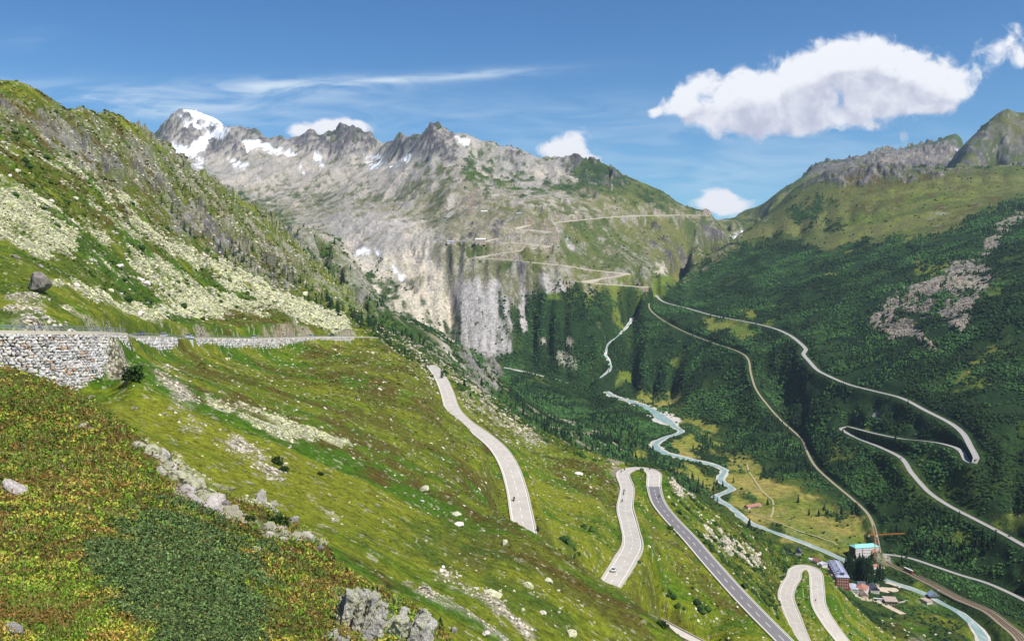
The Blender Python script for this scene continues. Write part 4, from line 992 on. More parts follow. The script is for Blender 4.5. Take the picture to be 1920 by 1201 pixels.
class MB:
    """collects shapes into one mesh"""
    def __init__(s): s.v = []; s.f = []; s.c = []
    def add(s, vs, fs, col=None):
        o = len(s.v); s.v += [tuple(v) for v in vs]; s.f += [tuple(i + o for i in f) for f in fs]
        if col is not None: s.c += [(*col, 1)] * len(vs)
    def box(s, c, d, rz=0.0, col=None, taper=1.0, M=None):
        cx, cy, cz = c; hx, hy, hz = d[0] / 2, d[1] / 2, d[2] / 2
        ca_, sa_ = math.cos(rz), math.sin(rz); vs = []
        for z, t in ((-hz, 1), (hz, taper)):
            for x, y in ((-hx, -hy), (hx, -hy), (hx, hy), (-hx, hy)):
                x, y = x * t, y * t
                vs.append((cx + x * ca_ - y * sa_, cy + x * sa_ + y * ca_, cz + z))
        if M is not None: vs = [tuple(M @ Vector(v)) for v in vs]
        s.add(vs, [(3, 2, 1, 0), (4, 5, 6, 7), (0, 1, 5, 4), (1, 2, 6, 5), (2, 3, 7, 6), (3, 0, 4, 7)], col)
    def tube(s, a, b, r, n=6, r2=None, col=None):
        a, b = Vector(a), Vector(b); r2 = r if r2 is None else r2
        d = (b - a).normalized(); q = d.orthogonal().normalized(); w = d.cross(q)
        vs = []
        for p, rr in ((a, r), (b, r2)):
            for k in range(n):
                t = 2 * math.pi * k / n; vs.append(p + (q * math.cos(t) + w * math.sin(t)) * rr)
        s.add(vs, [(k, (k + 1) % n, n + (k + 1) % n, n + k) for k in range(n)] + [tuple(range(n - 1, -1, -1)), tuple(range(n, 2 * n))], col)
    def prism(s, prof, y0, y1, axis='y', col=None):
        """profile in x,z pushed along y"""
        n = len(prof)
        vs = [(x, y0, z) for x, z in prof] + [(x, y1, z) for x, z in prof]
        if axis == 'x': vs = [(y, x, z) for x, y, z in vs]
        s.add(vs, [(k, (k + 1) % n, n + (k + 1) % n, n + k) for k in range(n)] + [tuple(range(n - 1, -1, -1)), tuple(range(n, 2 * n))], col)
    def build(s, name, m=None, parent=None, smooth=False):
        me_ = bpy.data.meshes.new(name); me_.from_pydata(s.v, [], s.f)
        if s.c:
            at_ = me_.color_attributes.new('Col', 'FLOAT_COLOR', 'POINT'); at_.data.foreach_set('color', np.array(s.c, np.float32).ravel())
        bm = bmesh.new(); bm.from_mesh(me_); bmesh.ops.recalc_face_normals(bm, faces=bm.faces); bm.to_mesh(me_); bm.free()
        if smooth: me_.polygons.foreach_set('use_smooth', [True] * len(me_.polygons))
        me_.update()
        return link(name, me_, m, parent)
def empty(name, loc, rz=0.0, label=None, cat=None, group=None):
    o = bpy.data.objects.new(name, None); SC.collection.objects.link(o)
    o.location = loc; o.rotation_euler = (0, 0, rz); o.empty_display_size = .5
    return tag(o, label, cat, group)
KIDS = {}
def copy_tree(o, loc, rz, label=None, scale=1.0):
    c = o.copy(); SC.collection.objects.link(c); c.location = loc; c.rotation_euler = (0, 0, rz); c.scale = (scale,) * 3
    if label: c['label'] = label
    if o.name not in KIDS: KIDS[o.name] = [(k, list(k.children)) for k in o.children]
    for k, gk in KIDS[o.name]:
        a = k.copy(); SC.collection.objects.link(a); a.parent = c
        for g in gk:
            b = g.copy(); SC.collection.objects.link(b); b.parent = a
    return c

# ================================================================ roads
def frames(p):
    out = []
    for i, a in enumerate(p):
        d = (p[min(i + 1, len(p) - 1)] - p[max(i - 1, 0)]); d.z = 0; d.normalize()
        out.append(Vector((-d.y, d.x, 0)))
    return out
def width_at(w, t):
    return w if isinstance(w, (int, float)) else float(np.interp(t, np.linspace(0, 1, len(w)), w))
def ribbon(name, p, wl, wr, lift, m, thick=0.0, i0=0, i1=None, nrm=None, kind='structure'):
    nrm = nrm or frames(p); i1 = len(p) if i1 is None else i1
    mb = MB(); n = len(p) - 1
    vs = []
    for i in range(i0, i1):
        a, b = width_at(wl, i / n), width_at(wr, i / n)
        L_ = p[i] + nrm[i] * a; R_ = p[i] - nrm[i] * b
        vs += [(L_.x, L_.y, p[i].z + lift), (R_.x, R_.y, p[i].z + lift)]
        if thick: vs += [(L_.x, L_.y, p[i].z + lift - thick), (R_.x, R_.y, p[i].z + lift - thick)]
    k = 4 if thick else 2; fs = []
    for i in range((i1 - i0) - 1):
        o = i * k; q = o + k
        fs.append((o, o + 1, q + 1, q))
        if thick: fs += [(o, q, q + 2, o + 2), (o + 1, o + 3, q + 3, q + 1)]
    mb.add(vs, fs)
    ob = mb.build(name, m)
    # keep the upper side up
    me_ = ob.data
    if len(me_.polygons) and me_.polygons[0].normal.z < 0: me_.flip_normals()
    if kind: tag(ob, kind=kind)
    return ob
ASPH = mat('sunbleached_asphalt', (.46, .42, .37), .9, var=.22, scale=.16)
ASPHD = mat('fresh_asphalt', (.17, .16, .165), .9, var=.12, scale=.4)
ASPHF = mat('valley_asphalt', (.33, .315, .30), .9, var=.08, scale=.1)
PAINT = mat('white_road_paint', (.75, .74, .70), .7)
GRAV = mat('gravel_track', (.29, .245, .165), .95, var=.2, scale=.25)
PATHM = mat('trodden_earth', (.36, .32, .17), .95, var=.15, scale=.2)
CONC = mat('pale_concrete', (.48, .44, .37), .9, var=.12, scale=.8)
STONE = mat('masonry_stone', (.30, .27, .23), .9, var=.35, scale=1.2, bump=.15)
STONEF = mat('far_masonry_stone', (.54, .48, .38), .9, var=.25, scale=.12)
STEEL = mat('galvanised_steel', (.52, .55, .58), .35, .9)
def center_dashes(p, lift, m, on, off, half, i0=0, i1=None, name='road_markings', offs=0.0):
    nrm = frames(p); i1 = len(p) if i1 is None else i1; mb = MB()
    s = 0.0
    for i in range(i0, i1 - 1):
        a, b = p[i], p[i + 1]; L_ = (b - a).length
        if (s % (on + off)) < on:
            na, nb = nrm[i], nrm[i + 1]
            q = [a + na * (offs + half), a + na * (offs - half), b + nb * (offs - half), b + nb * (offs + half)]
            mb.add([(v.x, v.y, v.z + lift) for v in q], [(0, 1, 2, 3)])
        s += L_
    ob = mb.build(name, m); tag(ob, kind='structure')
    return ob
p1 = smooth3(to3(R1), 2.0); p2 = smooth3(to3(R2), 2.0); p3 = smooth3(to3(R3), 2.5)
sp = min(range(len(p2)), key=lambda i: (p2[i] - to3([(1226, 912, 594)])[0]).length)
W1, W2, W3 = 3.7, [3.9, 4.6, 3.8, 4.2, 3.9, 3.8, 4.2, 4.6, 4.0, 3.8, 3.8, 3.8, 3.8], [4.6, 4.8, 5.4, 5.6, 5.2, 5.2, 5.0, 4.8]
ribbon('road', p1, W1, W1, 0, ASPH, .5)
ribbon('road', p2, W2, W2, 0, ASPH, .5, 0, sp + 1)
ribbon('road', p2, W2, W2, 0, ASPHD, .5, sp, None)
ribbon('road', p3, W3, W3, 0, ASPH, .5)
for p, w in ((p1, 3.35), (p2, 3.5), (p3, 4.4)):
    center_dashes(p, .03, PAINT, 3.6, 5, .11)
    for sgn in (-1, 1): center_dashes(p, .03, PAINT, 1e9, 0, .13, offs=sgn * w)
# lay-by on the second road, pale verge kerbs along the outer edges
def side_wall(name, p, off, h0, h1, th, m, label, cat='wall', i0=0, i1=None, group=None):
    """a parapet or retaining wall following one side of a road"""
    nrm = frames(p); i1 = len(p) if i1 is None else i1; mb = MB(); vs = []; n = len(p) - 1
    for i in range(i0, i1):
        o = width_at(off, i / n)
        a = p[i] + nrm[i] * o; b = p[i] + nrm[i] * (o + (th if o > 0 else -th))
        top = p[i].z + width_at(h1, i / n); bot = p[i].z - width_at(h0, i / n)
        vs += [(a.x, a.y, bot), (a.x, a.y, top), (b.x, b.y, top), (b.x, b.y, bot)]
    fs = []
    for i in range(i1 - i0 - 1):
        o = 4 * i; q = o + 4
        fs += [(o, o + 1, q + 1, q), (o + 1, o + 2, q + 2, q + 1), (o + 2, o + 3, q + 3, q + 2), (o, q, q + 3, o + 3)]
    fs += [(0, 3, 2, 1), (4 * (i1 - i0) - 4, 4 * (i1 - i0) - 3, 4 * (i1 - i0) - 2, 4 * (i1 - i0) - 1)]
    mb.add(vs, fs)
    ob = mb.build(name, m)
    return tag(ob, label, cat, group)
side_wall('road_kerb', p1, W1, .5, .18, .5, CONC, 'pale kerb along the valley side of the upper road', 'kerb')
side_wall('road_kerb', p1, -W1, .5, .18, .45, CONC, 'pale kerb along the hill side of the upper road', 'kerb')
side_wall('road_kerb', p2, [w + .02 for w in W2], .5, .2, .55, CONC, 'pale kerb round the inside of the middle hairpin', 'kerb')
side_wall('road_kerb', p2, [-w - .02 for w in W2], .6, .35, .6, CONC, 'pale low wall round the outside of the middle hairpin', 'kerb')
side_wall('road_kerb', p3, [w + .02 for w in W3], .5, .3, .9, CONC, 'pale kerb round the outside of the lowest hairpin', 'kerb')
side_wall('road_kerb', p3, [-w - .02 for w in W3], .5, .25, .9, CONC, 'pale kerb round the inside of the lowest hairpin', 'kerb')
def patch(name, pix, lift, m, thick=.4, kind='structure'):
    """a flat area with its corners at ground points"""
    pts = []
    for q in pix:
        h_ = hit(*q)
        pts.append(h_)
    z = sum(q.z for q in pts) / len(pts)
    mb = MB(); n = len(pts)
    mb.add([(q.x, q.y, q.z + lift) for q in pts] + [(q.x, q.y, q.z + lift - thick) for q in pts], [tuple(range(n))] + [(k, (k + 1) % n, n + (k + 1) % n, n + k) for k in range(n)])
    ob = mb.build(name, m)
    if kind: tag(ob, kind=kind)
    return ob
patch('layby', [(1186, 1060), (1196, 1046), (1203, 1028), (1198, 1010), (1190, 1000), (1188, 1030)], .12, ASPH)
p4 = smooth3(to3(R4), 3)
ribbon('road', p4, 2.6, 2.6, 0, ASPH, .6)
# valley road with its two hairpins, lane by the station, railway bed, footpaths
prr = PATHS['rr']
WR = [4.6, 4.6, 4.6, 4.6, 4.6, 4.4, 4.2, 4.2, 4.4, 4.4, 4.2, 3.8, 3.8, 3.6, 3.6]
ribbon('road', prr, WR, WR, .1, ASPHF, .8)
side_wall('road_parapet', prr, [w + .05 for w in WR], 2.0, .45, .6, STONEF, 'long low stone parapet along the winding road on the forested slope', 'parapet')
ribbon('lane', PATHS['lane'], 3.4, 3.4, .1, ASPHF, .8)
ribbon('railway_bed', PATHS['track'], [2.4] * 8 + [2.5] * 3 + [4.5, 7], [2.4] * 8 + [2.5] * 3 + [4.5, 7], .15, GRAV, .8)
for i in range(len(SW)):
    p = PATHS['sw%d' % i]
    ribbon('pass_road', p, 4.6, 4.6, 2.4, STONEF, 1.2)
    nrm = frames(p); sgn = 1 if nrm[len(nrm) // 2].y < 0 else -1
    side_wall('retaining_wall', p, 4.6 * sgn, 6.5, 2.9, 1.2, STONEF,
        ['pale retaining wall under the long straight of the far pass road', 'pale retaining wall of the short uppermost switchback on the far slope', 'pale retaining wall sloping down to the lone hotel on the far slope', 'pale retaining wall of the road running past the far hotel', 'pale retaining wall crossing the gorge below the far hotel', 'pale retaining wall of the long straight crossing the gorge lowest', 'pale retaining wall under the far right lower hairpin', 'pale retaining wall at the very bottom of the far switchbacks'][i], 'wall')
def draped(name, pix, half, m, lift=.35, step=12, sm=20):
    pts = []
    for a, b in zip(pix[:-1], pix[1:]):
        k = max(1, int(math.hypot(b[0] - a[0], b[1] - a[1]) / step))
        for i in range(k):
            t = i / k; h_ = hit(a[0] + (b[0] - a[0]) * t, a[1] + (b[1] - a[1]) * t, 300)
            if h_ is not None: pts.append(h_)
    q = smooth3(pts, sm)
    for v in q: v.z = ground(v.x, v.y)
    for k in range(2):
        z = [v.z for v in q]
        for i in range(1, len(q) - 1): q[i].z = max(z[i], (z[i - 1] + z[i + 1]) / 2)
    return ribbon(name, q, half, half, lift, m, .5)
draped('footpath', [(1400, 868), (1405, 885), (1418, 905), (1432, 925), (1448, 938), (1450, 955), (1445, 970), (1452, 978)], 1.6, PATHM)
draped('footpath', [(1402, 958), (1430, 970), (1470, 983), (1510, 1000), (1560, 1015), (1582, 1028)], 1.5, PATHM)
draped('footpath', [(1264, 882), (1290, 892), (1312, 908), (1322, 922)], 1.8, PATHM)
draped('footpath', [(1145, 825), (1165, 842), (1190, 855)], 1.6, PATHM)

# ---------------------------------------------------------------- river and its gravel
WATER = bpy.data.materials.new('glacier_meltwater'); WATER.use_nodes = True
t = NT(WATER.node_tree); bs = WATER.node_tree.nodes['Principled BSDF']
geo = t.node('ShaderNodeNewGeometry')
n = t.noise(t.vmath('MULTIPLY', geo.outputs['Position'], (1, .35, 1)), .12, 8, .7, 1.0)
n2 = t.noise(geo.outputs['Position'], .05, 5, .6)
t._in(bs.inputs['Base Color'], t.mix(t.step(n, .48, .66), (.23, .34, .32), t.mix(t.step(n2, .4, .6), (.60, .60, .55), (.35, .43, .40))))
bs.inputs['Roughness'].default_value = .45
MATS['w'] = WATER
RGRAV = mat('river_gravel', (.50, .47, .42), .95, var=.25, scale=.12)
pr = PATHS['river']
RWID = [4, 5, 7, 8, 10, 13, 15, 18, 17, 7, 5, 5, 7, 10, 8, 5, 5, 5, 5, 4.6, 4.5, 4.5, 4.2, 4.2, 4.2, 4.2, 4.6, 5]
GW = [7, 12, 18, 20, 18, 30, 34, 40, 38, 11, 8, 8, 14, 19, 14, 9, 9, 8, 8, 7.5, 7, 7, 6.5, 6.5, 6.5, 6.5, 7, 8]
def wobble(ws, k, n, amp):
    r_ = random.Random(k); return [width_at(ws, i / (n - 1)) * (1 + amp * (r_.random() - .5)) for i in range(n)]
ribbon('river_gravel', pr, wobble(GW, 1, 160, .7), wobble(GW, 2, 160, .7), -1.15, RGRAV)
ribbon('river', pr, wobble(RWID, 3, 160, .4), wobble(RWID, 4, 160, .4), -1.0, WATER)
pu = PATHS['riveru']
ribbon('river_gravel', pu, wobble([9, 14, 10, 6, 5, 4], 5, 50, 1.0), wobble([9, 14, 10, 6, 5, 4], 6, 50, 1.0), -1.0, RGRAV)
ribbon('river', pu, wobble([3, 5, 4, 3, 3, 3], 7, 50, .6), wobble([3, 5, 4, 3, 3, 3], 8, 50, .6), -.85, WATER)
pt = PATHS['trib']
ribbon('stream_gravel', pt, wobble([4, 7, 9, 6, 4, 3, 4, 6, 7, 5], 9, 60, 1.2), wobble([4, 7, 9, 6, 4, 3, 4, 6, 7, 5], 10, 60, 1.2), -.7, mat('bleached_gravel', (.58, .56, .52), .95, var=.25, scale=.1))
ribbon('stream', pt, wobble([1, 2, 2.5, 2, 2], 11, 60, .8), wobble([1, 2, 2.5, 2, 2], 12, 60, .8), -.5, WATER)
# ================================================================ stone walls of the near road
def toward(n, p):
    return n if n.x * -p.x + n.y * -p.y > 0 else -n
def stone_wall(top, bot, sw, sh, label, seed, depth=.5):
    """rubble wall: stones of uneven size laid in rough courses, each a chamfered block of its own shape"""
    r_ = random.Random(seed)
    T = smooth3(top, 1.0); L_ = [0.0]
    for a, b in zip(T[:-1], T[1:]): L_.append(L_[-1] + (b - a).length)
    B = smooth3(bot, 1.0); bx = [v.x / v.y for v in B]; bz = [v.z for v in B]; by = [v.y for v in B]
    o = sorted(range(len(B)), key=lambda i: bx[i]); bx = [bx[i] for i in o]; bz = [bz[i] for i in o]; by = [by[i] for i in o]
    mb = MB()
    tx = [v.x for v in T]; ty = [v.y for v in T]; tz = [v.z for v in T]
    tot = L_[-1]; s = 0.0
    hmax = max(t_.z for t_ in T) - min(bz) + 1
    rows = int(hmax / sh) + 2
    backing = MB()
    for j in range(rows):
        s = -r_.random() * sw
        while s < tot:
            w = sw * (.45 + r_.random() * 1.15); c = min(max(s + w / 2, 0), tot)
            x, y, z = np.interp(c, L_, tx), np.interp(c, L_, ty), np.interp(c, L_, tz)
            x2, y2 = np.interp(min(c + .5, tot), L_, tx), np.interp(min(c + .5, tot), L_, ty)
            x1, y1 = np.interp(max(c - .5, 0), L_, tx), np.interp(max(c - .5, 0), L_, ty)
            d = Vector((x2 - x1, y2 - y1, 0)).normalized(); n = Vector((d.y, -d.x, 0))
            n = toward(n, Vector((x, y, 0)))
            zb = np.interp(x / y, bx, bz) - .8
            zc = z - .55 - (j + .5) * sh + (r_.random() - .5) * sh * .35
            if zc > zb:
                below = (z - zc) * .12
                ctr = Vector((x, y, zc)) + n * (below + (r_.random() - .5) * depth * .45)
                hh = sh * (.36 + r_.random() * .42); hw = w * .47; hd = depth * (.6 + r_.random() * .5)
                up = (Vector((0, 0, 1)) + d * (r_.random() - .5) * .5 + n * (r_.random() - .3) * .4).normalized()
                dd = (d + up * (r_.random() - .5) * .4).normalized(); nn = dd.cross(up)
                if nn.dot(n) < 0: nn = -nn
                vs = []
                k = 6
                for ring, (sc, dep) in enumerate(((1.0, -.2), (.97, .5), (.55, .95))):
                    for q in range(k):
                        a = 2 * math.pi * q / k + .4
                        e = 1 + (r_.random() - .5) * .35
                        px_ = math.copysign(abs(math.cos(a)) ** .6, math.cos(a)) * hw * sc * e; pz_ = math.copysign(abs(math.sin(a)) ** .6, math.sin(a)) * hh * sc * e
                        vs.append(ctr + dd * px_ + up * pz_ + nn * hd * (dep + (r_.random() - .5) * .3))
                g = r_.random()
                base = (.50, .475, .455) if g < .6 else ((.54, .48, .42) if g < .76 else ((.38, .365, .36) if g < .965 else (.44, .29, .19)))
                f = .75 + r_.random() * .5
                mb.add(vs, [(q, (q + 1) % k, k + (q + 1) % k, k + q) for q in range(k)] + [(k + q, k + (q + 1) % k, 2 * k + (q + 1) % k, 2 * k + q) for q in range(k)] + [tuple(range(2 * k, 3 * k))], tuple(b_ * f for b_ in base))
            s += w
    # dark core behind the stones
    core = MB(); vs = []
    for v in T:
        i = T.index(v); a = T[max(i - 1, 0)]; b = T[min(i + 1, len(T) - 1)]
        d = Vector((b.x - a.x, b.y - a.y, 0)).normalized(); n = toward(Vector((d.y, -d.x, 0)), v)
        zb = np.interp(v.x / v.y, bx, bz) - 1.2
        f = v - n * .25; g = Vector((v.x, v.y, zb)) + n * ((v.z - zb) * .12 - .25)
        vs += [(f.x, f.y, v.z - .3), (g.x, g.y, zb)]
    core.add(vs, [(2 * i, 2 * i + 1, 2 * i + 3, 2 * i + 2) for i in range(len(T) - 1)])
    ob = mb.build('stone_wall', vcol_mat('rubble_blocks', .9, 2.5, .18))
    core.build('mortar_core', mat('dark_earth_fill', (.10, .09, .075), .95), ob)
    # pale concrete coping along the top
    cop = MB(); vs = []
    for i, v in enumerate(T):
        a = T[max(i - 1, 0)]; b = T[min(i + 1, len(T) - 1)]
        d = Vector((b.x - a.x, b.y - a.y, 0)).normalized(); n = toward(Vector((d.y, -d.x, 0)), v)
        f, g = v + n * .35, v - n * .5
        vs += [(f.x, f.y, v.z - .55), (f.x, f.y, v.z + .1), (g.x, g.y, v.z + .1), (g.x, g.y, v.z - .55)]
    fs = []
    for i in range(len(T) - 1):
        o = 4 * i; q = o + 4
        fs += [(o, q, q + 1, o + 1), (o + 1, q + 1, q + 2, o + 2), (o + 2, q + 2, q + 3, o + 3)]
    fs += [(0, 1, 2, 3), (len(vs) - 4, len(vs) - 1, len(vs) - 2, len(vs) - 3)]
    cop.add(vs, fs); cop.build('coping', mat('coping_concrete', (.50, .45, .37), .9, var=.15, scale=2), ob)
    return tag(ob, label, 'wall'), T
topA = to3([p for p in WALLTOP if p[0] <= 240])
botA = to3(BOTA[:7])
wallA, TA = stone_wall(topA, botA, .82, .52, 'tall rough wall of grey and tan boulders holding up the road, near left', 11, .6)
topB = to3([(238, 634, 202)] + [p for p in WALLTOP if 260 < p[0] <= 360])
botB = to3([(238, 658, 200), (262, 655, 228), (300, 656, 268), (330, 652, 297), (358, 647, 321)])
wallB, TB = stone_wall(topB, botB, 1.5, .9, 'lower pale stone wall between the tall boulder wall and the notch', 12, .55)
topC = to3([(366, 633.5, 330)] + [p for p in WALLTOP if 380 < p[0] <= 670])
botC = to3([(362, 649, 327), (400, 652, 357), (430, 654, 383), (480, 657, 427), (510, 659, 453), (530, 655, 470), (560, 648, 496), (600, 640, 528), (635, 643, 553), (662, 640, 573)])
wallC, TC = stone_wall(topC, botC, 1.7, .95, 'long pale stone wall under the far stretch of the hillside road', 13, .55)
# deck of the wall road
def deck(T, wd, name='road'):
    mb = MB(); vs = []
    for i, v in enumerate(T):
        a = T[max(i - 1, 0)]; b = T[min(i + 1, len(T) - 1)]
        d = Vector((b.x - a.x, b.y - a.y, 0)).normalized(); n = -toward(Vector((-d.y, d.x, 0)), v)
        f, g = v + n * .3, v + n * wd
        vs += [(f.x, f.y, v.z - .02), (g.x, g.y, v.z + .02), (f.x, f.y, v.z - .6), (g.x, g.y, v.z - .6)]
    fs = []
    for i in range(len(T) - 1):
        o = 4 * i; q = o + 4
        fs += [(o, q, q + 1, o + 1), (o, o + 2, q + 2, q), (o + 1, q + 1, q + 3, o + 3)]
    mb.add(vs, fs); return tag(mb.build(name, ASPH), kind='structure')
allT = smooth3(to3(WALLTOP), 3.0)
deck(allT, 7.5)
# guard rails
def guardrail(T, label, spacing, rails, h=.95):
    root = empty('guardrail', T[0], 0, label, 'guardrail')
    s = 0; k = 0; last = None
    off = T[0]
    nr = []
    for i, v in enumerate(T):
        a = T[max(i - 1, 0)]; b = T[min(i + 1, len(T) - 1)]
        d = Vector((b.x - a.x, b.y - a.y, 0)).normalized(); n = toward(Vector((d.y, -d.x, 0)), v)
        nr.append(v + n * .05 - off)
    proto = None; acc = spacing
    for i in range(len(T)):
        if i: acc += (T[i] - T[i - 1]).length
        if acc >= spacing and k < 99:
            acc = 0; k += 1
            if proto is None:
                mb = MB(); mb.box((0, 0, h / 2 + .1), (.12, .12, h)); mb.box((0, 0, .13), (.26, .26, .05))
                proto = mb.build('post', STEEL, root); proto.location = nr[i]
            else:
                c = proto.copy(); SC.collection.objects.link(c); c.parent = root; c.location = nr[i]
    for z in rails:
        mb = MB()
        for a, b in zip(nr[:-1], nr[1:]): mb.tube(a + Vector((0, 0, z)), b + Vector((0, 0, z)), .06, 5)
        mb.build('rail', STEEL, root)
    return root
guardrail(TA, 'galvanised railing on top of the tall boulder wall', 1.9, (.98, .55))
guardrail(smooth3(topB + topC, 3.0), 'thin steel railing along the long far wall of the hillside road', 5.0, (.85, .5), .85)
# concrete end pier at the notch between the two lower walls
pier = MB(); pn = to3([(358, 633, 324)])[0]
pier.box((pn.x, pn.y - 1.2, pn.z - 2.2), (2.6, 2.4, 4.6), .3, taper=.8)
pier.box((pn.x, pn.y - 1.2, pn.z + .2), (2.9, 2.7, .3), .3)
tag(pier.build('concrete_pier', mat('weathered_concrete', (.46, .50, .52), .85, var=.15, scale=1)), 'grey concrete pier at the notch where the two lower walls meet', 'pier')
side_wall('road_parapet', p4, -2.7, .8, .5, .4, CONC, 'pale parapet of the short road bit at the bottom edge of the picture', 'parapet')
side_wall('road_parapet', p4, 2.7, .8, .6, .3, CONC, 'thin kerb on the valley side of the short bottom road bit', 'parapet')
# retaining walls of the valley road, their shade put into a dark stone colour
def sub(p, a, b):
    va, vb = to3([a])[0], to3([b])[0]
    i = min(range(len(p)), key=lambda k: (p[k] - va).length); j = min(range(len(p)), key=lambda k: (p[k] - vb).length)
    return (min(i, j), max(i, j) + 1)
nr_ = frames(prr)
SHADE_ST = mat('shade_toned_masonry', (.17, .16, .155), .9, var=.3, scale=.25)
for a, b, lab, hh in (((1790, 838, 1575), (1605, 803, 1930), 'shade-coloured stone retaining wall under the middle leg of the valley road', 12), ((1780, 948, 1398), (1950, 1038, 1155), 'grey retaining wall below the road at the right edge', 6), ((1500, 643, 2500), (1550, 703, 2190), 'low retaining wall at the kinks of the valley road', 4)):
    i0, i1 = sub(prr, a, b)
    side_wall('retaining_wall', prr, [-(w + .1) for w in WR] if nr_[(i0 + i1) // 2].x > 0 else [w + .7 for w in WR], hh, .5, .8, SHADE_ST, lab, 'wall', i0, i1)
# ================================================================ vegetation and loose stone (uncountable)
rg = np.random.default_rng(3)
W_ = {k: Wt[i] for i, k in enumerate(names)}
vmax = np.maximum.accumulate(TZ / TY, axis=0)
SEEN = ((TZ / TY) >= vmax - .006)[:-1, :-1]
DU = np.diff(cu)[None, :] * np.ones((NR - 1, 1)); DS = np.diff(rs)[:, None] * np.ones((1, NC - 1))
AREA = DU * DS * TY[:-1, :-1] ** 2
SCRN = DU * np.maximum(np.diff(TZ / TY, axis=0)[:, :-1], 2e-5)
nearroad = np.zeros(TZ.shape, np.float32)
LD = np.full(TZ.shape, 1e9, np.float32); LZ = np.zeros(TZ.shape, np.float32)
for k_, h_ in (('r1', 5), ('r2', 5.5), ('r3', 7), ('r4', 4), ('rr', 15), ('track', 11), ('lane', 12), ('wr', 9), ('river', 15), ('sw0', 12), ('sw3', 12), ('sw4', 12), ('sw5', 12), ('sw6', 12), ('sw7', 14), ('riveru', 9), ('trib', 7)):
    level(PATHS[k_], h_, 0)
_q = [hit(1590, 1104, 1130), hit(1640, 1112, 1130), hit(1665, 1102, 1130), hit(1690, 1100, 1130)]
level(_q, 17, 0)
CLEAR = (LD > 1e8)[:-1, :-1]
def sample(wt, n_):
    w = (wt[:-1, :-1] if wt.shape == TZ.shape else wt).ravel().astype(np.float64)
    c = np.cumsum(w); c /= c[-1]
    i = np.searchsorted(c, rg.random(n_)); r, q = i // (NC - 1), i % (NC - 1)
    a, b = rg.random(n_), rg.random(n_)
    def mixg(G): return (G[r, q] * (1 - a) + G[r, q + 1] * a) * (1 - b) + (G[r + 1, q] * (1 - a) + G[r + 1, q + 1] * a) * b
    return mixg(TX), mixg(TY), mixg(TZ), r, q
def scatter(name, tmpl_v, tmpl_f, x, y, z, sx, sz, cols, m, jit=.25, smooth=False, tilt=0.0):
    """joins many small copies of a template, each turned, sized and dented differently"""
    n_ = len(x); T = np.array(tmpl_v, np.float32); Fq = np.array(tmpl_f, np.int32)
    a = rg.random(n_) * 6.283; ca_, sa_ = np.cos(a), np.sin(a)
    V = np.repeat(T[None], n_, 0) * (1 + (rg.random((n_, len(T), 3)) - .5) * 2 * jit)
    X_ = (V[..., 0] * ca_[:, None] - V[..., 1] * sa_[:, None]) * sx[:, None]
    Y_ = (V[..., 0] * sa_[:, None] + V[..., 1] * ca_[:, None]) * sx[:, None]
    Z_ = V[..., 2] * sz[:, None]
    if tilt:
        tx, ty = (rg.random(n_) - .5) * tilt, (rg.random(n_) - .5) * tilt
        Z_ = Z_ + X_ * tx[:, None] + Y_ * ty[:, None]
    P = np.stack([X_ + x[:, None], Y_ + y[:, None], Z_ + z[:, None]], -1).reshape(-1, 3)
    Q = (Fq[None] + (np.arange(n_) * len(T))[:, None, None]).reshape(-1, Fq.shape[1])
    shade = 1 + (rg.random((n_, len(T), 1)) - .5) * .5
    Cc = np.clip(cols[:, None, :] * (1 + (shade - 1) * .7), 0, 1)
    Cc = np.concatenate([Cc, np.ones(Cc.shape[:2] + (1,))], -1).reshape(-1, 4)
    me_ = mesh_np(name, P, Q, Cc, smooth=smooth)
    return tag(link(name, me_, m), kind='stuff')
def dome(k=6):
    v = []; f = []
    for r_, z in ((.75, -.25), (1.0, .3), (.62, .8)):
        for i in range(k):
            t_ = 2 * math.pi * (i + (.5 if z == .3 else 0)) / k; v.append((r_ * math.cos(t_), r_ * math.sin(t_), z))
    v.append((0, 0, 1.05))
    for l in range(2):
        for i in range(k):
            a, b, c, d = l * k + i, l * k + (i + 1) % k, (l + 1) * k + (i + 1) % k, (l + 1) * k + i
            f += [(a, b, c), (a, c, d)]
    for i in range(k): f.append((2 * k + i, 2 * k + (i + 1) % k, 3 * k))
    return v, f
def pal(cols, n_, idx=None):
    c = np.array(cols, np.float32); i = rg.integers(0, len(c), n_) if idx is None else idx
    return c[i] * (0.75 + .5 * rg.random((n_, 1))).astype(np.float32)
LEAF = vcol_mat('leaf_mass', .85, .5, .25)
dv_, df_ = dome(6)
# alder and rhododendron thicket over the valley sides
wf = (W_['F'] + .30 * W_['f'] + .02 * W_['m'] + .04 * W_['o'] + .012 * W_['r'] + .006 * W_['M'])[:-1, :-1] * AREA * SEEN * CLEAR * (BAND[:-1, :-1] == 2)
gapn = (fbm(TX / 55, TY / 55, 902, 4, .6) - .5)[:-1, :-1]
wf *= sstep(-.13, -.02, gapn)
wf *= np.where(TY[:-1, :-1] > 4200, .15, 1.0) * np.clip(1400 / TY[:-1, :-1], .2, 1)
x, y, z, r, q = sample(wf, 100000)
sz_ = (1.3 + 1.9 * rg.random(len(x)) ** 1.5) * np.clip(y / 1500, .8, 1.5)
big = fbm(x / 60, y / 60, 901, 3) > .53
scatter('thicket_foliage', dv_, df_, x, y, z, sz_, sz_ * (.75 + .5 * rg.random(len(x))), pal([(.020, .052, .012), (.024, .060, .013), (.017, .044, .013), (.032, .070, .015), (.022, .052, .016)], len(x)) * (.70 + 1.25 * sstep(.35, .65, fbm(x / 90, y / 90, 904, 4)))[:, None], LEAF, .28, tilt=.3)
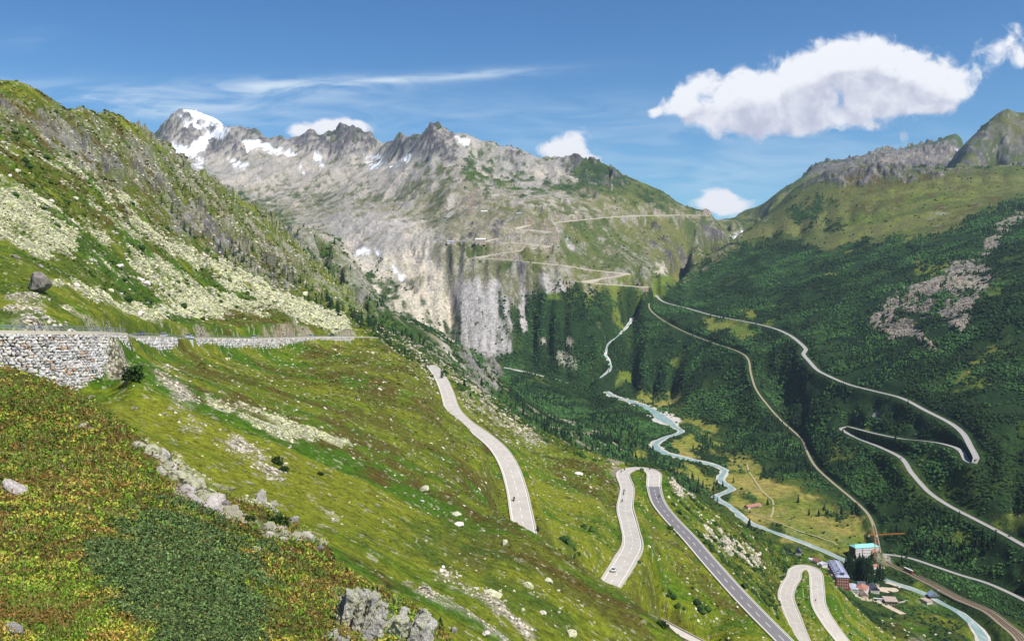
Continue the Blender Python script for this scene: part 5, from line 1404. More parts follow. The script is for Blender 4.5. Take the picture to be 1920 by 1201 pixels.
# pointed crowns standing out of the thicket
def spire(k=5):
    v = []; f = []
    for r_, z in ((.30, 0.0), (.24, .35), (.13, .7)):
        for i in range(k):
            t_ = 2 * math.pi * (i + z) / k; v.append((r_ * math.cos(t_), r_ * math.sin(t_), z))
    v.append((0, 0, 1.05))
    for l in range(2):
        for i in range(k):
            a, b, c, d = l * k + i, l * k + (i + 1) % k, (l + 1) * k + (i + 1) % k, (l + 1) * k + i
            f += [(a, b, c), (a, c, d)]
    for i in range(k): f.append((2 * k + i, 2 * k + (i + 1) % k, 3 * k))
    return v, f
pv_, pf_ = spire()
wc = wf * sstep(.50, .62, fbm(TX / 120, TY / 120, 905, 4, .6))[:-1, :-1] * (TY[:-1, :-1] < 3300) * (TY[:-1, :-1] > 1270)
x, y, z, r, q = sample(wc, 7000)
hh_ = 6 + 8 * rg.random(len(x))
scatter('forest', pv_, pf_, x, y, z, hh_ * .62, hh_, pal([(.010, .028, .012), (.014, .036, .014), (.018, .042, .014)], len(x)), LEAF, .22)
# low shrubs on the near hillside
wf = (.5 * W_['G'] + 1.5 * W_['g'] + 1.3 * W_['B'] + 1.2 * W_['Q'] + 2.5 * W_['f'] + .8 * W_['O'])[:-1, :-1] * SEEN * CLEAR * (BAND[:-1, :-1] == 1)
wf *= sstep(.44, .62, fbm(TX / 30, TY / 30, 55, 4, .6))[:-1, :-1] + .08
x, y, z, r, q = sample(wf * (AREA * np.clip(300 / TY[:-1, :-1], .12, 2)), 56000)
local = COL[r, q]
sz_ = (.10 + .5 * rg.random(len(x)) ** 3) * np.clip(y / 260, .35, 3.4)
sh = pal([(.04, .075, .010), (.075, .10, .012), (.085, .065, .014), (.03, .055, .012), (.12, .14, .02)], len(x))
scatter('hillside_shrubbery', dv_, df_, x, y, z, sz_, sz_ * (.5 + .4 * rg.random(len(x))), .45 * local + .55 * sh, LEAF, .3, tilt=.5)
wt_ = (1.0 * W_['g'] + 1.6 * W_['f'] + .12 * W_['Q'])[:-1, :-1] * SEEN * CLEAR * (BAND[:-1, :-1] == 1) * AREA * sstep(.46, .58, fbm(TX / 22, TY / 22, 57, 4, .6))[:-1, :-1]
wt_ *= (TY[:-1, :-1] > 300) * np.where((TZ / TY)[:-1, :-1] > -.06, .12, 1.0)
x, y, z, r, q = sample(wt_, 7000)
sz_ = .7 + 1.5 * rg.random(len(x)) ** 2
scatter('alder_scrub_foliage', dv_, df_, x, y, z, sz_, sz_ * (.7 + .5 * rg.random(len(x))), pal([(.018, .045, .010), (.028, .062, .012), (.04, .075, .012)], len(x)), LEAF, .3, tilt=.3)
# scree: loose stones lying in the stone fields
def chip():
    v = [(-1, -.7, 0), (.9, -.9, -.1), (1, .8, 0), (-.8, .9, .1), (-.6, -.5, .75), (.55, -.45, .9), (.6, .5, .65), (-.4, .55, .85)]
    f = [(4, 5, 6), (4, 6, 7), (0, 1, 5), (0, 5, 4), (1, 2, 6), (1, 6, 5), (2, 3, 7), (2, 7, 6), (3, 0, 4), (3, 4, 7)]
    return v, f
cv_, cf_ = chip()
SCR = vcol_mat('lichened_stone', .95, 1.2, .22)
ws = (W_['S'] + .9 * W_['W'] + .05 * W_['Q'] + .05 * W_['R'] + .005 * (W_['G'] + W_['B'] + W_['g']) + .10 * W_['O'])[:-1, :-1] * SEEN * CLEAR * (BAND[:-1, :-1] == 1)
x, y, z, r, q = sample(ws * (AREA * np.clip(300 / TY[:-1, :-1], .2, 2)), 60000)
iy = W_['S'][r, q] > .3
sz_ = (.12 + .42 * rg.random(len(x)) ** 2.2) * np.clip(y / 260, .4, 3.5)
cs = np.where(iy[:, None], pal([(.44, .45, .23), (.52, .52, .30), (.36, .36, .22), (.46, .44, .32), (.28, .28, .20)], len(x)), pal([(.50, .43, .34), (.42, .39, .34), (.36, .33, .28), (.55, .48, .36)], len(x)))
scatter('scree_rubble', cv_, cf_, x, y, z - sz_ * .15, sz_, sz_ * (.5 + .5 * rg.random(len(x))), cs, SCR, .3, tilt=.9)
# boulder slope and stones of the far side
ws = (2.2 * W_['P'] + .35 * W_['Q'] + .2 * W_['L'] + .25 * W_['R'] + .02 * W_['m'])[:-1, :-1] * SEEN * CLEAR * (BAND[:-1, :-1] == 2) * (TY[:-1, :-1] < 3400)
x, y, z, r, q = sample(ws * AREA, 22000)
sz_ = .6 + 2.0 * rg.random(len(x)) ** 2.5
scatter('far_boulder_rubble', cv_, cf_, x, y, z - sz_ * .2, sz_, sz_ * (.5 + .5 * rg.random(len(x))), pal([(.46, .39, .30), (.38, .34, .28), (.44, .33, .26), (.34, .32, .24)], len(x)), SCR, .3, tilt=.8)

# ---------------------------------------------------------------- heath at the photographer's feet
def leaves(name, x, y, z, k, size, spread, cols, m, up=.6, asp=1.6, hgt=1.0):
    """tufts: k small leaves round each point, each its own tilt, length and tone"""
    n_ = len(x); N_ = n_ * k
    X_ = np.repeat(x, k); Y_ = np.repeat(y, k); Z_ = np.repeat(z, k); S_ = np.repeat(size, k)
    ang = rg.random(N_) * 6.283; rad = np.sqrt(rg.random(N_)) * spread * S_
    cx, cy = X_ + np.cos(ang) * rad, Y_ + np.sin(ang) * rad
    cz = Z_ + S_ * hgt * (rg.random(N_) * (1 - rad / (spread * S_) * .6))
    d = np.stack([rg.normal(size=N_), rg.normal(size=N_), rg.normal(size=N_) * up + up], -1); d /= np.linalg.norm(d, axis=1)[:, None]
    e = np.cross(d, np.stack([rg.normal(size=N_), rg.normal(size=N_), rg.normal(size=N_)], -1)); e /= np.linalg.norm(e, axis=1)[:, None]
    L_ = (S_ * (.6 + .8 * rg.random(N_)))[:, None]; w = L_ / asp / 2
    c = np.stack([cx, cy, cz], -1)
    P = np.stack([c - d * L_ * .4, c + e * w, c + d * L_ * .6, c - e * w], 1).reshape(-1, 3)
    Q = np.arange(N_ * 4).reshape(-1, 4)
    cc = np.repeat(cols, k, 0) * (.6 + .8 * rg.random((N_, 1))); cc = np.repeat(cc, 4, 0)
    me_ = mesh_np(name, P, Q, np.concatenate([np.clip(cc, 0, 1), np.ones((len(cc), 1))], -1), smooth=False)
    return tag(link(name, me_, m), kind='stuff')
HLF = vcol_mat('heath_leaf', .7, 30, .15, spec=.25)
b0 = (BAND[:-1, :-1] == 0) & (TY[:-1, :-1] > 3.2) & SEEN
wj = W_['J'][:-1, :-1] * b0 * SCRN
wh = (1 - W_['J'] - W_['R'] - W_['L'] - W_['W'])[:-1, :-1].clip(0) * b0 * SCRN
x, y, z, r, q = sample(wj, 24000)
leaves('juniper_foliage', x, y, z + .02, 7, np.clip(y * .0030, .012, .05), 1.7, 1.3 * pal([(.058, .105, .026), (.075, .13, .034), (.038, .068, .020), (.11, .16, .05), (.028, .045, .014), (.09, .10, .03)], len(x)), HLF, .5, 1.5, 2.6)
x, y, z, r, q = sample(wh, 62000)
pn = fbm(x / .55, y / .55 * .8, 611, 4, .6); pm = fbm(x / 1.6 + 9, y / 1.6, 612, 4, .6)
gsel = pn + (rg.random(len(x)) - .5) * .12
fac = sstep(12, 32, y)
cidx = np.clip(((gsel - .32) / .36 * 6).astype(int), 0, 5)
cols = np.where((pm > .5)[:, None], pal([(.085, .048, .015), (.050, .080, .010), (.066, .115, .010), (.11, .14, .018), (.17, .165, .025), (.15, .095, .026)], len(x), cidx), pal([(.035, .055, .010), (.075, .052, .014), (.060, .090, .010), (.05, .105, .010), (.11, .13, .02), (.105, .072, .020)], len(x), cidx))
cols = cols * (2.2 - .3 * fac[:, None]) * np.array([1.05, 1.05, .85])
leaves('heath_undergrowth', x, y, z + .01, 7, np.clip(y * .0034, .014, .12), 1.8, cols, HLF, .8, 2.0, 2.2)
x, y, z, r, q = sample(wh * (fbm(TX / 1.1, TY / 1.1, 83, 3)[:-1, :-1] > .50), 16000)
leaves('grass', x, y, z, 6, np.clip(y * .009, .05, .24), .5, pal([(.16, .17, .03), (.11, .15, .02), (.24, .21, .07)], len(x)), HLF, 3.0, 7.0, .6)
x, y, z, r, q = sample(wh, 700)
leaves('heather_blossom_litter', x, y, z + np.clip(y * .005, .02, .1), 3, np.clip(y * .002, .008, .04), 1.2, pal([(.45, .33, .28), (.50, .42, .33), (.42, .16, .03)], len(x)), HLF, .5, 1.2, 1.0)
# ================================================================ buildings
GLASS = mat('window_glass', (.05, .07, .09), .15, 0, spec=.6)
def frame_at(front, back, ymin=1130):
    """origin at the front end of a building and its heading, from two ground pixels"""
    a, b = hit(*front, ymin), hit(*back, ymin)
    return a, math.atan2(b.y - a.y, b.x - a.x)
def windows(root, w_mat, f_mat, side, n, rows, w, h, x0, x1, z0, dz, off, name='window'):
    """window parts in a wall plane; side: 'front','back' (plane y) or 'left','right' (plane x)"""
    proto = None
    for r_ in range(rows):
        for k in range(n):
            t_ = (k + .5) / n; c = x0 + (x1 - x0) * t_; zc = z0 + dz * r_
            if proto is None:
                mb = MB(); mb.box((0, 0, 0), (w, .10, h)); proto = mb.build(name, w_mat, root)
                fr = MB()
                for sx_ in (-1, 1): fr.box((sx_ * (w / 2 + .06), 0, 0), (.12, .16, h + .24))
                for sz_ in (-1, 1): fr.box((0, 0, sz_ * (h / 2 + .06)), (w - .0, .16, .12))
                fr.box((0, 0, 0), (.07, .15, h - .01))
                fo = fr.build('window_frame', f_mat, proto)
                o = proto
            else:
                o = proto.copy(); SC.collection.objects.link(o); o.parent = root
                g = fo.copy(); SC.collection.objects.link(g); g.parent = o
            if side in ('front', 'back'): o.location = (c, off, zc); o.rotation_euler = (0, 0, 0)
            else: o.location = (off, c, zc); o.rotation_euler = (0, 0, math.pi / 2)
def gabled(loc, rz, L_, Wd, H, pitch, wall_m, roof_m, label, cat='house', hip=0.0, over=.5, group=None, name='house'):
    """box body with a pitched roof; ridge along local x, front gable at x=0, body behind it"""
    root = empty(name, loc, rz, label, cat, group)
    mb = MB(); mb.box((L_ / 2, 0, H / 2 - 2), (L_, Wd, H + 4))
    rh = Wd / 2 * pitch
    if hip <= 0:
        for x_ in (0.0, L_):
            s_ = .02 if x_ == 0 else -.02
            mb.add([(x_, -Wd / 2, H), (x_, Wd / 2, H), (x_, 0, H + rh), (x_ + s_, -Wd / 2, H), (x_ + s_, Wd / 2, H), (x_ + s_, 0, H + rh)], [(0, 1, 2), (3, 5, 4), (0, 3, 4, 1), (1, 4, 5, 2), (2, 5, 3, 0)])
    mb.build('wall', wall_m, root)
    e = over; ez = H - e * pitch; th = .28
    r_ = MB(); hx = hip * Wd / 2
    a = [(-e, -Wd / 2 - e, ez), (L_ + e, -Wd / 2 - e, ez), (L_ + e, Wd / 2 + e, ez), (-e, Wd / 2 + e, ez), (hx - (e if hip <= 0 else 0), 0, H + rh), (L_ - hx + (e if hip <= 0 else 0), 0, H + rh)]
    b = [(x_, y_, z_ + th) for x_, y_, z_ in a]
    vs = a + b
    r_.add(vs, [(6, 7, 11, 10), (8, 9, 10, 11), (9, 6, 10), (7, 8, 11), (1, 0, 4, 5), (3, 2, 5, 4), (0, 3, 4), (2, 1, 5), (0, 1, 7, 6), (1, 2, 8, 7), (2, 3, 9, 8), (3, 0, 6, 9)])
    r_.build('roof', roof_m, root)
    return root, rh
SLATE = mat('lilac_slate', (.36, .38, .50), .55, 0.0, var=.12, scale=.8, spec=.5)
DARKR = mat('dark_slate', (.09, .10, .14), .6, var=.15, scale=.8)
REDR = mat('rusty_tile', (.36, .17, .13), .8, var=.25, scale=.9)
TANR = mat('gravel_flat_roof', (.42, .33, .27), .95, var=.15, scale=.7)
PALEM = mat('pale_sheet_roof', (.52, .54, .62), .45, .2)
WHITEW = mat('white_render', (.66, .62, .57), .9, var=.08, scale=.6)
TANW = mat('tan_stone_render', (.30, .22, .15), .9, var=.2, scale=.8)
REDW = mat('red_shingle_facade', (.27, .075, .05), .85, var=.15, scale=1.2)
WOODW = mat('dark_timber', (.10, .07, .05), .85, var=.2, scale=1.5)
PINKW = mat('dust_sheet_pink', (.86, .80, .80), .8, var=.06, scale=.3)
FRW = mat('white_window_frame', (.70, .68, .64), .6)
# --- the long hotel
loc, rz = frame_at((1580, 1104), (1549, 1071))
loc.z -= 1
hotel, rh = gabled(loc, rz, 66, 15.5, 16.5, .55, TANW, SLATE, 'long five storey hotel with lilac grey roof and red end wall in the valley village', 'hotel', hip=.8, over=.7, name='hotel')
fac = MB(); fac.box((-.12, 0, 8.4), (.2, 15.7, 16.4)); fac.build('end_facade', REDW, hotel)
windows(hotel, mat('hotel_shutter_window', (.45, .33, .28), .6), FRW, 'left', 5, 4, 1.15, 1.6, -7.0, 7.0, 3.6, 3.7, -.26)
windows(hotel, GLASS, FRW, 'front', 15, 4, 1.1, 1.6, 2, 64, 3.6, 3.7, -7.8)
windows(hotel, GLASS, FRW, 'front', 15, 4, 1.1, 1.6, 2, 64, 3.6, 3.7, 7.8)
for k in range(7):
    for sy_ in (-1, 1):
        d = MB(); x_ = 8 + k * 8.5
        d.box((x_, sy_ * 5.1, 18.9), (2.2, 3.4, 2.0)); dm = d.build('dormer', SLATE, hotel)
        d = MB(); d.box((x_, sy_ * 6.85, 18.8), (1.4, .12, 1.3)); d.build('pane', GLASS, dm)
d = MB(); d.box((3.2, 0, 20.0), (2.6, 4.4, 2.6)); dm = d.build('dormer', DARKR, hotel)
for x_ in (14, 34, 54):
    d = MB(); d.box((x_, 1.8, 22.2), (1.3, 1.0, 2.6)); d.build('chimney', TANW, hotel)
for yb_ in (-1,):   # projecting wings on the hillside
    for x_ in (14, 40):
        d = MB(); d.box((x_, 9.7, 6.5), (7, 4, 15)); d.build('wing', WHITEW, hotel)
        d = MB(); d.box((x_, 9.8, 14.2), (7.8, 4.8, .35)); d.build('wing_roof', REDR, hotel)
# --- low terrace building behind the hotel, with its row of parasols
loc, rz = frame_at((1548, 1064), (1526, 1050))
ter, _ = gabled(loc, rz, 30, 13, 5.0, .12, WHITEW, PALEM, 'low white terrace building beyond the far end of the long hotel', 'house', over=.3)
windows(ter, GLASS, FRW, 'front', 8, 1, 1.4, 1.7, 1, 29, 2.8, 3, -6.58)
cz_ = loc.z + 6.2
proto = None
for k in range(6):
    p_ = Matrix.Rotation(rz, 3, 'Z') @ Vector((3 + k * 4.8, 5.0, 0)) + Vector((loc.x, loc.y, loc.z + 5.1))
    if proto is None:
        proto = empty('parasol', p_, 0, 'small white parasol on the terrace roof past the hotel', 'parasol', 'white parasols on the terrace roof')
        mb = MB(); mb.tube((0, 0, 0), (0, 0, 2.4), .06); mb.build('pole', STEEL, proto)
        mb = MB(); mb.tube((0, 0, 2.1), (0, 0, 2.9), 1.9, 8, .1); mb.build('canopy', mat('parasol_canvas', (.75, .74, .72), .8), proto)
    else: copy_tree(proto, p_, 0)
loc = hit(1536, 1060, 1130); g1, _ = gabled(loc, rz + .1, 9, 8, 6.5, .9, WHITEW, REDR, 'small white house with rusty red gable roof between hotel and terrace building')
windows(g1, GLASS, FRW, 'left', 2, 2, .9, 1.1, -3, 3, 1.8, 2.7, -.06)
# --- outbuildings in front of the hotel
loc, rz = frame_at((1603, 1112), (1588, 1090))
a, _ = gabled(loc, rz, 24, 9, 5.0, .15, WHITEW, PALEM, 'low annex with pale metal roof running beside the hotel entrance', 'annex', over=.3, name='annex')
windows(a, GLASS, FRW, 'left', 3, 1, 1.2, 1.4, -3.6, 3.6, 2.4, 3, -.06)
loc, rz = frame_at((1612, 1113), (1610, 1096))
a, _ = gabled(loc, rz - .25, 18, 15, 6.5, .5, WHITEW, REDR, 'white house with a broad rusty red roof in front of the hotel', hip=.6)
windows(a, GLASS, FRW, 'left', 4, 2, .9, 1.2, -6, 6, 1.9, 2.7, -.06)
windows(a, GLASS, FRW, 'front', 5, 2, .9, 1.2, 1, 17, 1.9, 2.7, -7.58)
loc = hit(1621, 1122, 1130)
a, _ = gabled(loc, rz + .1, 9, 8.5, 5.2, .9, mat('pink_render', (.62, .48, .42), .9), mat('pink_tile', (.50, .40, .36), .85), 'small pinkish house with steep pale gable, nearest the village road')
windows(a, GLASS, FRW, 'left', 2, 2, .8, 1.0, -3, 3, 1.6, 2.4, -.06)
loc, rz2 = frame_at((1641, 1112), (1626, 1100))
a, _ = gabled(loc, rz2, 17, 11, 5.0, .7, WHITEW, DARKR, 'white house with dark slate gable roof beside the gravel yard')
windows(a, GLASS, FRW, 'left', 3, 1, 1.0, 1.2, -4, 4, 2.4, 3, -.06)
windows(a, GLASS, FRW, 'front', 4, 1, 1.0, 1.2, 1, 16, 2.4, 3, -5.58)
# --- garage with flat roof
loc, rz = frame_at((1672, 1134), (1660, 1119))
gar = empty('garage', loc, rz, 'flat roofed tan garage at the edge of the village', 'garage')
mb = MB(); mb.box((9, 0, .8), (18, 14, 7.6)); mb.build('wall', mat('tan_render', (.50, .42, .33), .9, var=.08), gar)
mb = MB(); mb.box((9, 0, 4.85), (20, 16, .5)); mb.build('roof', TANR, gar)
windows(gar, WOODW, FRW, 'left', 4, 1, 2.2, 2.6, -6.5, 6.5, 2.2, 3, -.06, 'garage_door')
windows(gar, WOODW, FRW, 'front', 4, 1, 2.4, 2.6, 1.5, 16.5, 2.2, 3, 7.06, 'garage_door')
# --- house with bright roof and bunker garage
loc, rz = frame_at((1752, 1122), (1744, 1110))
loc.z -= 1.5
a, _ = gabled(loc, rz + .1, 11, 12, 5.0, .75, WOODW, mat('bright_blue_metal', (.42, .50, .66), .35, .3), 'timber house with bright blue grey metal roof beside the railway bridge')
windows(a, GLASS, FRW, 'left', 3, 1, .9, 1.1, -4, 4, 2.2, 3, -.06)
b_ = hit(1737, 1128)
bun = empty('bunker_garage', b_, rz + .4, 'low pale concrete bunker with dark opening below the timber house', 'bunker')
mb = MB(); mb.box((0, 0, .4), (13, 8, 5.2)); mb.build('wall', WHITEW, bun)
mb = MB(); mb.box((0, 0, 3.15), (14, 9, .35)); mb.build('roof', TANR, bun)
mb = MB(); mb.box((-1.5, -4.05, 1.2), (7, .2, 2.4)); mb.build('opening', mat('dark_opening', (.02, .02, .02), .9), bun)
# --- chapel-like house above the river
loc, rz = frame_at((1497, 1040), (1488, 1031))
a, _ = gabled(loc, rz - .2, 12, 8, 4.6, 1.1, WHITEW, DARKR, 'white steep roofed chapel standing alone by the river above the village', 'chapel', over=.5, name='chapel')
windows(a, GLASS, FRW, 'left', 2, 1, .9, 1.5, -2.6, 2.6, 2.2, 3, -.06)
windows(a, GLASS, FRW, 'front', 3, 1, .9, 1.5, 1, 11, 2.2, 3, 4.06)
mb = MB(); mb.box((1.5, 0, 9.4), (1.2, 1.2, 2.2)); mb.tube((1.5, 0, 10.5), (1.5, 0, 12.6), .9, 4, .05); mb.build('bell_turret', DARKR, a)
# --- barn in the meadow
loc, rz = frame_at((1399, 953), (1427, 946))
a, _ = gabled(loc, rz, 33, 10, 3.4, .5, WHITEW, REDR, 'long barn with rusty roof alone in the valley meadow', 'barn', name='barn')
mb = MB(); mb.box((16, -5.06, 1.3), (22, .1, 2.0)); mb.build('stall_opening', WOODW, a)
# --- big building wrapped in scaffolding
loc = hit(1604, 1047, 1130); rz = math.radians(12)
loc.z -= 1
big = empty('hall_under_scaffolding', loc, rz, 'big hall with turquoise roof sheeting wrapped in pale scaffolding, beside the crane', 'building')
LB, WB, HB = 38, 17, 17
mb = MB(); mb.box((LB / 2, WB / 2, HB / 2), (LB, WB, HB)); mb.build('wall', PINKW, big)
mb = MB(); mb.box((-.15, WB / 2, HB / 2 - .5), (.3, WB - .4, HB - 1)); mb.build('side_wall', WOODW, big)
mb = MB(); e = .8
mb.add([(-e, -e, HB), (LB + e, -e, HB), (LB + e, WB + e, HB), (-e, WB + e, HB), (4, WB / 2, HB + 3.2), (LB - 4, WB / 2, HB + 3.2), (-e, -e, HB - .4), (LB + e, -e, HB - .4), (LB + e, WB + e, HB - .4), (-e, WB + e, HB - .4)],
       [(0, 1, 5, 4), (1, 2, 5), (2, 3, 4, 5), (3, 0, 4), (0, 6, 7, 1), (1, 7, 8, 2), (2, 8, 9, 3), (3, 9, 6, 0), (6, 9, 8, 7)])
mb.build('roof_sheeting', mat('turquoise_sheeting', (.26, .60, .56), .6, var=.15, scale=.3), big)
windows(big, mat('dust_covered_window', (.52, .46, .50), .6), PINKW, 'front', 9, 3, 1.1, 1.6, 1, LB - 1, 3.4, 4.4, -.06)
mb = MB()
for k in range(14):
    x_ = -.5 + k * (LB + 1) / 13; mb.tube((x_, -1.5, -2), (x_, -1.5, HB + .8), .09, 5)
for k in range(9): mb.tube((-.5, -1.5, k * 2.05 + .3), (LB + .5, -1.5, k * 2.05 + .3), .07, 5)
mb.build('scaffold_poles', mat('scaffold_steel', (.62, .60, .62), .5, .3), big)
mb = MB()
for k in range(1, 9, 2): mb.box((LB / 2, -1.05, k * 2.05), (LB, .5, .06))
mb.build('scaffold_boards', mat('scaffold_boards', (.55, .45, .36), .9), big)
mb = MB(); mb.box((LB * .8, -1.72, 8), (8, .1, 13)); mb.build('dust_net', mat('orange_net', (.62, .36, .26), .9), big)
# white site hut in front
hp = hit(1600, 1052)
hut = empty('site_hut', hp, rz, 'small white site hut among the spruces below the scaffolded hall', 'hut')
mb = MB(); mb.box((0, 0, 1.3), (6, 2.6, 2.8)); mb.build('wall', FRW, hut)
mb = MB(); mb.box((0, 0, 2.8), (6.3, 2.9, .2)); mb.build('roof', PALEM, hut)
mb = MB(); mb.box((1, -1.32, 1.5), (1.2, .06, .9)); mb.build('window', GLASS, hut)
# --- tower crane
ORANGE = mat('crane_orange', (.52, .20, .04), .5)
cb = hit(1640, 1048)
crane = empty('tower_crane', cb, 0, 'orange tower crane with long jib over the scaffolded hall', 'crane')
topz = cam_uv(1637, 1003)[1] * cb.y - cb.z
def lattice(mb, a, b, w, n, up=Vector((0, 0, 1))):
    a, b = Vector(a), Vector(b); d = (b - a).normalized(); s_ = d.cross(up).normalized() if abs(d.dot(up)) < .9 else Vector((1, 0, 0)); t_ = d.cross(s_).normalized()
    cs = [s_ * w / 2 + t_ * w / 2, -s_ * w / 2 + t_ * w / 2, -s_ * w / 2 - t_ * w / 2, s_ * w / 2 - t_ * w / 2]
    for c in cs: mb.tube(a + c, b + c, .13, 4)
    for k in range(n):
        p_, q_ = a + (b - a) * (k / n), a + (b - a) * ((k + 1) / n)
        for i in range(4):
            c, e_ = cs[i], cs[(i + 1) % 4]
            mb.tube(p_ + c, q_ + e_, .07, 3)
mb = MB(); lattice(mb, (0, 0, -1), (0, 0, topz), 1.7, 16); mb.build('mast', ORANGE, crane)
jd = Vector((.985, .17, 0)).normalized()
mb = MB(); lattice(mb, Vector((0, 0, topz + .8)), jd * 47 + Vector((0, 0, topz + .8)), 1.3, 22); mb.build('jib', ORANGE, crane)
mb = MB(); lattice(mb, Vector((0, 0, topz + .8)), -jd * 11 + Vector((0, 0, topz + 1.6)), 1.3, 5); mb.build('counter_jib', ORANGE, crane)
mb = MB(); mb.box(tuple(-jd * 10 + Vector((0, 0, topz - .4))), (2.4, 1.6, 2.4)); mb.build('counterweight', CONC, crane)
mb = MB(); lattice(mb, (0, 0, topz + .8), (0, 0, topz + 6), 1.0, 3); mb.tube((0, 0, topz + 6), tuple(jd * 30 + Vector((0, 0, topz + 1.5))), .07, 4); mb.tube((0, 0, topz + 6), tuple(-jd * 10 + Vector((0, 0, topz + 2.2))), .07, 4); mb.build('tower_top', ORANGE, crane)
mb = MB(); mb.box((1.4, -1.2, topz - .6), (1.6, 1.6, 2.0)); mb.build('cab', FRW, crane)
mb = MB(); p_ = jd * 12 + Vector((0, 0, topz)); mb.tube(p_, p_ - Vector((0, 0, 14)), .05, 4); mb.box(tuple(p_ - Vector((0, 0, 14.3))), (.6, .4, .8)); mb.build('hook_and_cable', STEEL, crane)
cb2 = hit(1617, 1052)
cr2 = empty('material_hoist', cb2, 0, 'slim grey hoist mast standing in front of the scaffolded hall', 'hoist')
mb = MB(); lattice(mb, (0, 0, 0), (0, 0, 20), .9, 12); mb.build('mast', STEEL, cr2)
mb = MB(); mb.box((0, -1.1, 4), (1.8, 1.3, 2.2)); mb.build('cage', ORANGE, cr2)
for px, py, L_, Wd_, H_, wm, rm, lab, dr in ((1634, 1066, 9, 7, 4, WHITEW, REDR, 'small white hut with rusty roof between the crane and the spruces', .2),
        (1650, 1070, 8, 5, 3.2, mat('pink_render', (.62, .48, .42), .9), TANR, 'low pink shed with flat looking roof beside the tracks', .5),
        (1607, 1100, 10, 8, 5.5, WHITEW, DARKR, 'narrow white house with dark roof squeezed behind the red roofed one', -.3),
        (1566, 1078, 8, 7, 5, WHITEW, REDR, 'little white house with red roof on the hill side of the long hotel', .1)):
    q = hit(px, py, 1130)
    a, _ = gabled(q, rz + dr, L_, Wd_, H_, .6, wm, rm, lab)
    windows(a, GLASS, FRW, 'left', 2, 1, .9, 1.1, -Wd_ / 2 + .8, Wd_ / 2 - .8, H_ * .5, 3, -.06)
# --- gravel yard, village street
YARD = mat('pale_yard_gravel', (.55, .44, .33), .95, var=.12, scale=.2)
patch('yard', [(1640, 1092), (1668, 1091), (1690, 1098), (1684, 1108), (1664, 1111), (1650, 1108)], .5, YARD, 2)
st = [hit(1588, 1106, 1080), hit(1606, 1118, 1080), hit(1628, 1124, 1080), hit(1650, 1130, 1080), hit(1672, 1141, 1080), hit(1694, 1152, 1060)]
zq = [v.z for v in st]
ribbon('village_street', smooth3([Vector((v.x, v.y, v.z + .8)) for v in st], 4), 4.2, 4.2, .2, YARD, 2.5)
rp = hit(1690, 1129)
w_ = empty('garden_wall', rp, .5, 'low pale wall slanting down from the flat roofed garage', 'wall')
mb = MB(); mb.box((0, 0, .3), (24, .8, 2.4)); mb.build('wall', CONC, w_)
# --- railway: rails, sleepers, wagon, bridge
ptk = PATHS['track']
RUST = mat('rusty_rail', (.22, .12, .085), .7, .3)
i0 = min(range(len(ptk)), key=lambda k: (ptk[k] - to3([(1640, 985, 1465)])[0]).length)
for off_ in (-3.2, 0.2, 3.4):
    root = empty('railway_track', ptk[i0], 0, {-3.2: 'railway track on the side of the river, passing the village', 0.2: 'middle railway track of the three passing the village', 3.4: 'railway track on the forest side of the three by the village'}[off_], 'railway track')
    nrm = frames(ptk); n_ = len(ptk)
    def op(i, o):
        k = min(1, (i - i0) / 25) if off_ != .2 else 1
        return ptk[i] + nrm[i] * (off_ * k + o) + Vector((0, 0, .55)) - ptk[i0]
    for o in (-.55, .55):
        mb = MB()
        for i in range(i0, n_ - 1): mb.tube(op(i, o), op(i + 1, o), .16, 4)
        mb.build('rail', RUST, root)
    mb = MB()
    for i in range(i0, n_ - 1):
        for t_ in (0, .25, .5, .75):
            c = op(i, 0).lerp(op(i + 1, 0), t_); a_ = math.atan2(nrm[i].y, nrm[i].x)
            mb.box((c.x, c.y, c.z - .2), (2.3, .9, .22), a_)
    mb.build('sleepers', mat('weathered_sleeper', (.16, .10, .075), .95), root)
def on_path(p, px):
    return min(range(len(p)), key=lambda k: abs(to_px(p[k].x, p[k].y, p[k].z)[0] - px))
i = on_path(ptk, 1697); j = min(i + 1, len(ptk) - 1)
d = ptk[j] - ptk[i]; a_ = math.atan2(d.y, d.x)
wag = empty('railcar', ptk[i] + frames(ptk)[i] * 3.4 + Vector((0, 0, .75)), a_, 'red and dark railcar with white roof on the siding by the scaffolded hall', 'railcar')
mb = MB(); mb.box((0, 0, 2.0), (17, 2.8, 2.7)); mb.build('body', mat('railcar_red', (.30, .03, .025), .4, spec=.5), wag)
mb = MB(); mb.prism([(-1.5, 3.36), (1.5, 3.36), (1.3, 3.62), (.7, 3.8), (-.7, 3.8), (-1.3, 3.62)], -8.7, 8.7, 'y')
mb.v = [(y_, x_, z_) for x_, y_, z_ in mb.v]; mb.build('roof', FRW, wag)
windows(wag, GLASS, mat('railcar_cream', (.5, .42, .3), .5), 'front', 8, 1, 1.2, 1.0, -8, 8, 2.4, 3, -1.42)
windows(wag, GLASS, mat('railcar_cream', (.5, .42, .3), .5), 'front', 8, 1, 1.2, 1.0, -8, 8, 2.4, 3, 1.42)
mb = MB()
for x_ in (-6.5, -4.5, 4.5, 6.5):
    for y_ in (-.6, .6): mb.tube((x_, y_ - .1, .45), (x_, y_ + .1, .45), .45, 10)
mb.build('wheels', WOODW, wag)
